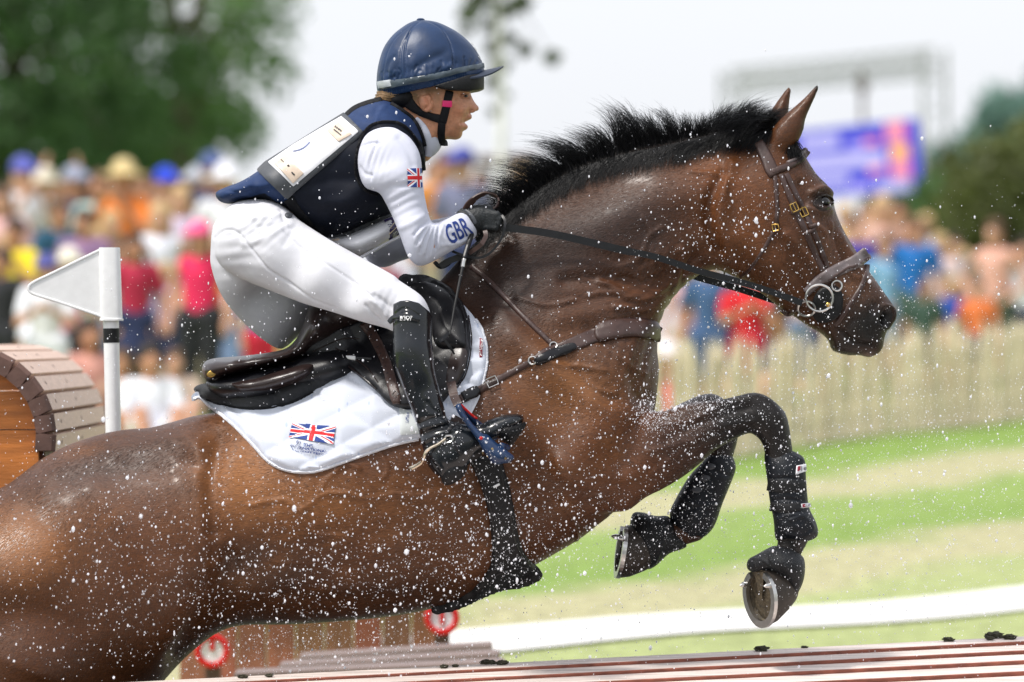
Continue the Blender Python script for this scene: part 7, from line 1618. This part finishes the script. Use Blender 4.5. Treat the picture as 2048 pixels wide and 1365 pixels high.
me = np_mesh('coat_hair', Vh, Th); ch_ = C_horse[hQ[fi, 0]]*R.uniform(.55, 1.6, nh)[:, None]+R.uniform(0, .0015, nh)[:, None]; set_col(me, np.repeat(np.clip(ch_, 0, 1), 3, 0)); o = part('coat_hair', me, MAT['coat_hair'], horse); o['kind'] = 'stuff'
# tail, out of the frame to the left
roots = []
for i in range(500):
    a = np.array(P(-300+R.normal(0, 10), 1150+R.normal(0, 14), R.normal(0, .02))); e = np.array(P(-620+R.normal(0, 60), 1560+R.normal(0, 90), R.normal(0, .06))); b = a+np.array((-.22, 0, .06)); d_ = e+np.array((.05, 0, .25))
    tt = np.linspace(0, 1, 8)[:, None]; roots.append(((1-tt)**3*a+3*(1-tt)**2*tt*b+3*(1-tt)*tt**2*d_+tt**3*e, .0014))
hairs('tail', roots, horse, MAT['mane'], 4)

# ------------------------------------------------------------------ water spray
wm = bpy.data.materials.new('water_drop'); wm.use_nodes = True; t = wm.node_tree; b = t.nodes['Principled BSDF']; b.inputs['Base Color'].default_value = (.95, .96, 1, 1); b.inputs['Roughness'].default_value = .12
b.inputs['Specular IOR Level'].default_value = .8
tr = t.nodes.new('ShaderNodeBsdfTranslucent'); tr.inputs[0].default_value = (.97, .97, 1, 1); ms = t.nodes.new('ShaderNodeMixShader'); ms.inputs[0].default_value = .62
t.links.new(b.outputs[0], ms.inputs[1]); t.links.new(tr.outputs[0], ms.inputs[2]); t.links.new(ms.outputs[0], t.nodes['Material Output'].inputs[0])
# centre px, spread px, how many, drop radius px (median), depth range
SPR = [((1800, 760), (230, 160), 2300, 1.45, (-.6, .7)), ((1750, 980), (230, 170), 2300, 1.35, (-.6, .7)), ((1480, 680), (110, 130), 420, 1.9, (-.5, .3)), ((1620, 560), (110, 120), 300, 1.9, (-.5, -.12)), ((1440, 420), (80, 80), 220, 2.1, (-.5, -.2)), ((1330, 480), (100, 70), 130, 1.6, (-.5, -.2)),
 ((1370, 830), (70, 45), 650, 1.6, (-.45, -.12)), ((1350, 1000), (80, 80), 520, 1.5, (-.4, .3)), ((1570, 1000), (55, 120), 420, 1.5, (-.45, -.1)), ((1150, 950), (130, 130), 700, 1.8, (-.9, -.3)), ((1020, 1100), (90, 70), 420, 1.7, (-.9, -.35)), ((800, 1130), (190, 80), 800, 1.8, (-1.0, -.35)),
 ((560, 1150), (190, 110), 650, 1.8, (-1.1, -.35)), ((250, 1180), (220, 130), 700, 1.9, (-1.2, -.35)), ((120, 1020), (150, 90), 240, 2.0, (-1.1, -.35)), ((640, 960), (250, 60), 300, 1.7, (-.9, -.35)), ((620, 660), (190, 110), 330, 1.5, (-.7, -.3)), ((340, 690), (100, 130), 260, 1.5, (-.5, .3)), ((650, 420), (120, 90), 60, 1.8, (-.5, -.25)),
 ((880, 880), (90, 90), 330, 1.7, (-.8, -.42)), ((1200, 700), (100, 80), 200, 1.5, (-.6, -.28)), ((800, 150), (120, 90), 16, 1.6, (-.4, -.15)), ((950, 400), (80, 60), 24, 1.7, (-.4, -.2)), ((700, 1310), (260, 35), 700, 1.6, (-.7, 1.5)), ((1100, 1310), (260, 40), 400, 1.5, (-.5, 1.2)), ((1240, 1150), (140, 90), 420, 1.5, (-.5, .8)), ((130, 830), (110, 80), 90, 1.8, (-.3, .3)), ((1900, 1150), (140, 110), 500, 1.4, (-.6, .8)), ((1720, 1080), (240, 120), 2200, .8, (-.4, .9)), ((1880, 880), (180, 180), 2200, .8, (-.4, .9)), ((1312, 836), (26, 18), 420, 1.3, (-.28, -.2)), ((1390, 812), (50, 10), 260, 1.2, (-.24, -.16)), ((1330, 1080), (110, 70), 700, .9, (-.4, .4)), ((640, 1290), (220, 40), 900, .9, (-.6, .6))]
ico = bmesh.new(); bmesh.ops.create_icosphere(ico, subdivisions=1, radius=1); ico.verts.index_update(); IV = np.array([v_.co[:] for v_ in ico.verts]); IF = np.array([[v_.index for v_ in f.verts] for f in ico.faces]); ico.free()
Vs = []; Fs = []; R = np.random.RandomState(8); n0 = 0
for c, sp, n, rad, (ya, yb) in SPR:
    for i in range(int(n*2.0)):
        x_, y_ = R.normal(c[0], sp[0]), R.normal(c[1], sp[1]); yy = R.uniform(ya, yb); r_ = rad*S*math.exp(R.normal(0, .62))*.30
        if R.rand() < .02: r_ *= 1.5
        st_ = np.array((1+R.uniform(-.1, .1), 1, 1+abs(R.normal(0, .45)))); V = IV*r_*st_+np.array(P(x_, y_, yy)); Vs.append(V); Fs.append(IF+n0); n0 += len(IV)
o = new_obj('water_spray', np_mesh('water_spray', np.vstack(Vs), np.vstack(Fs)), wm); tag(o, 'countless white water drops thrown up around the leaping horse', 'water spray', None, 'stuff')
print('all done')
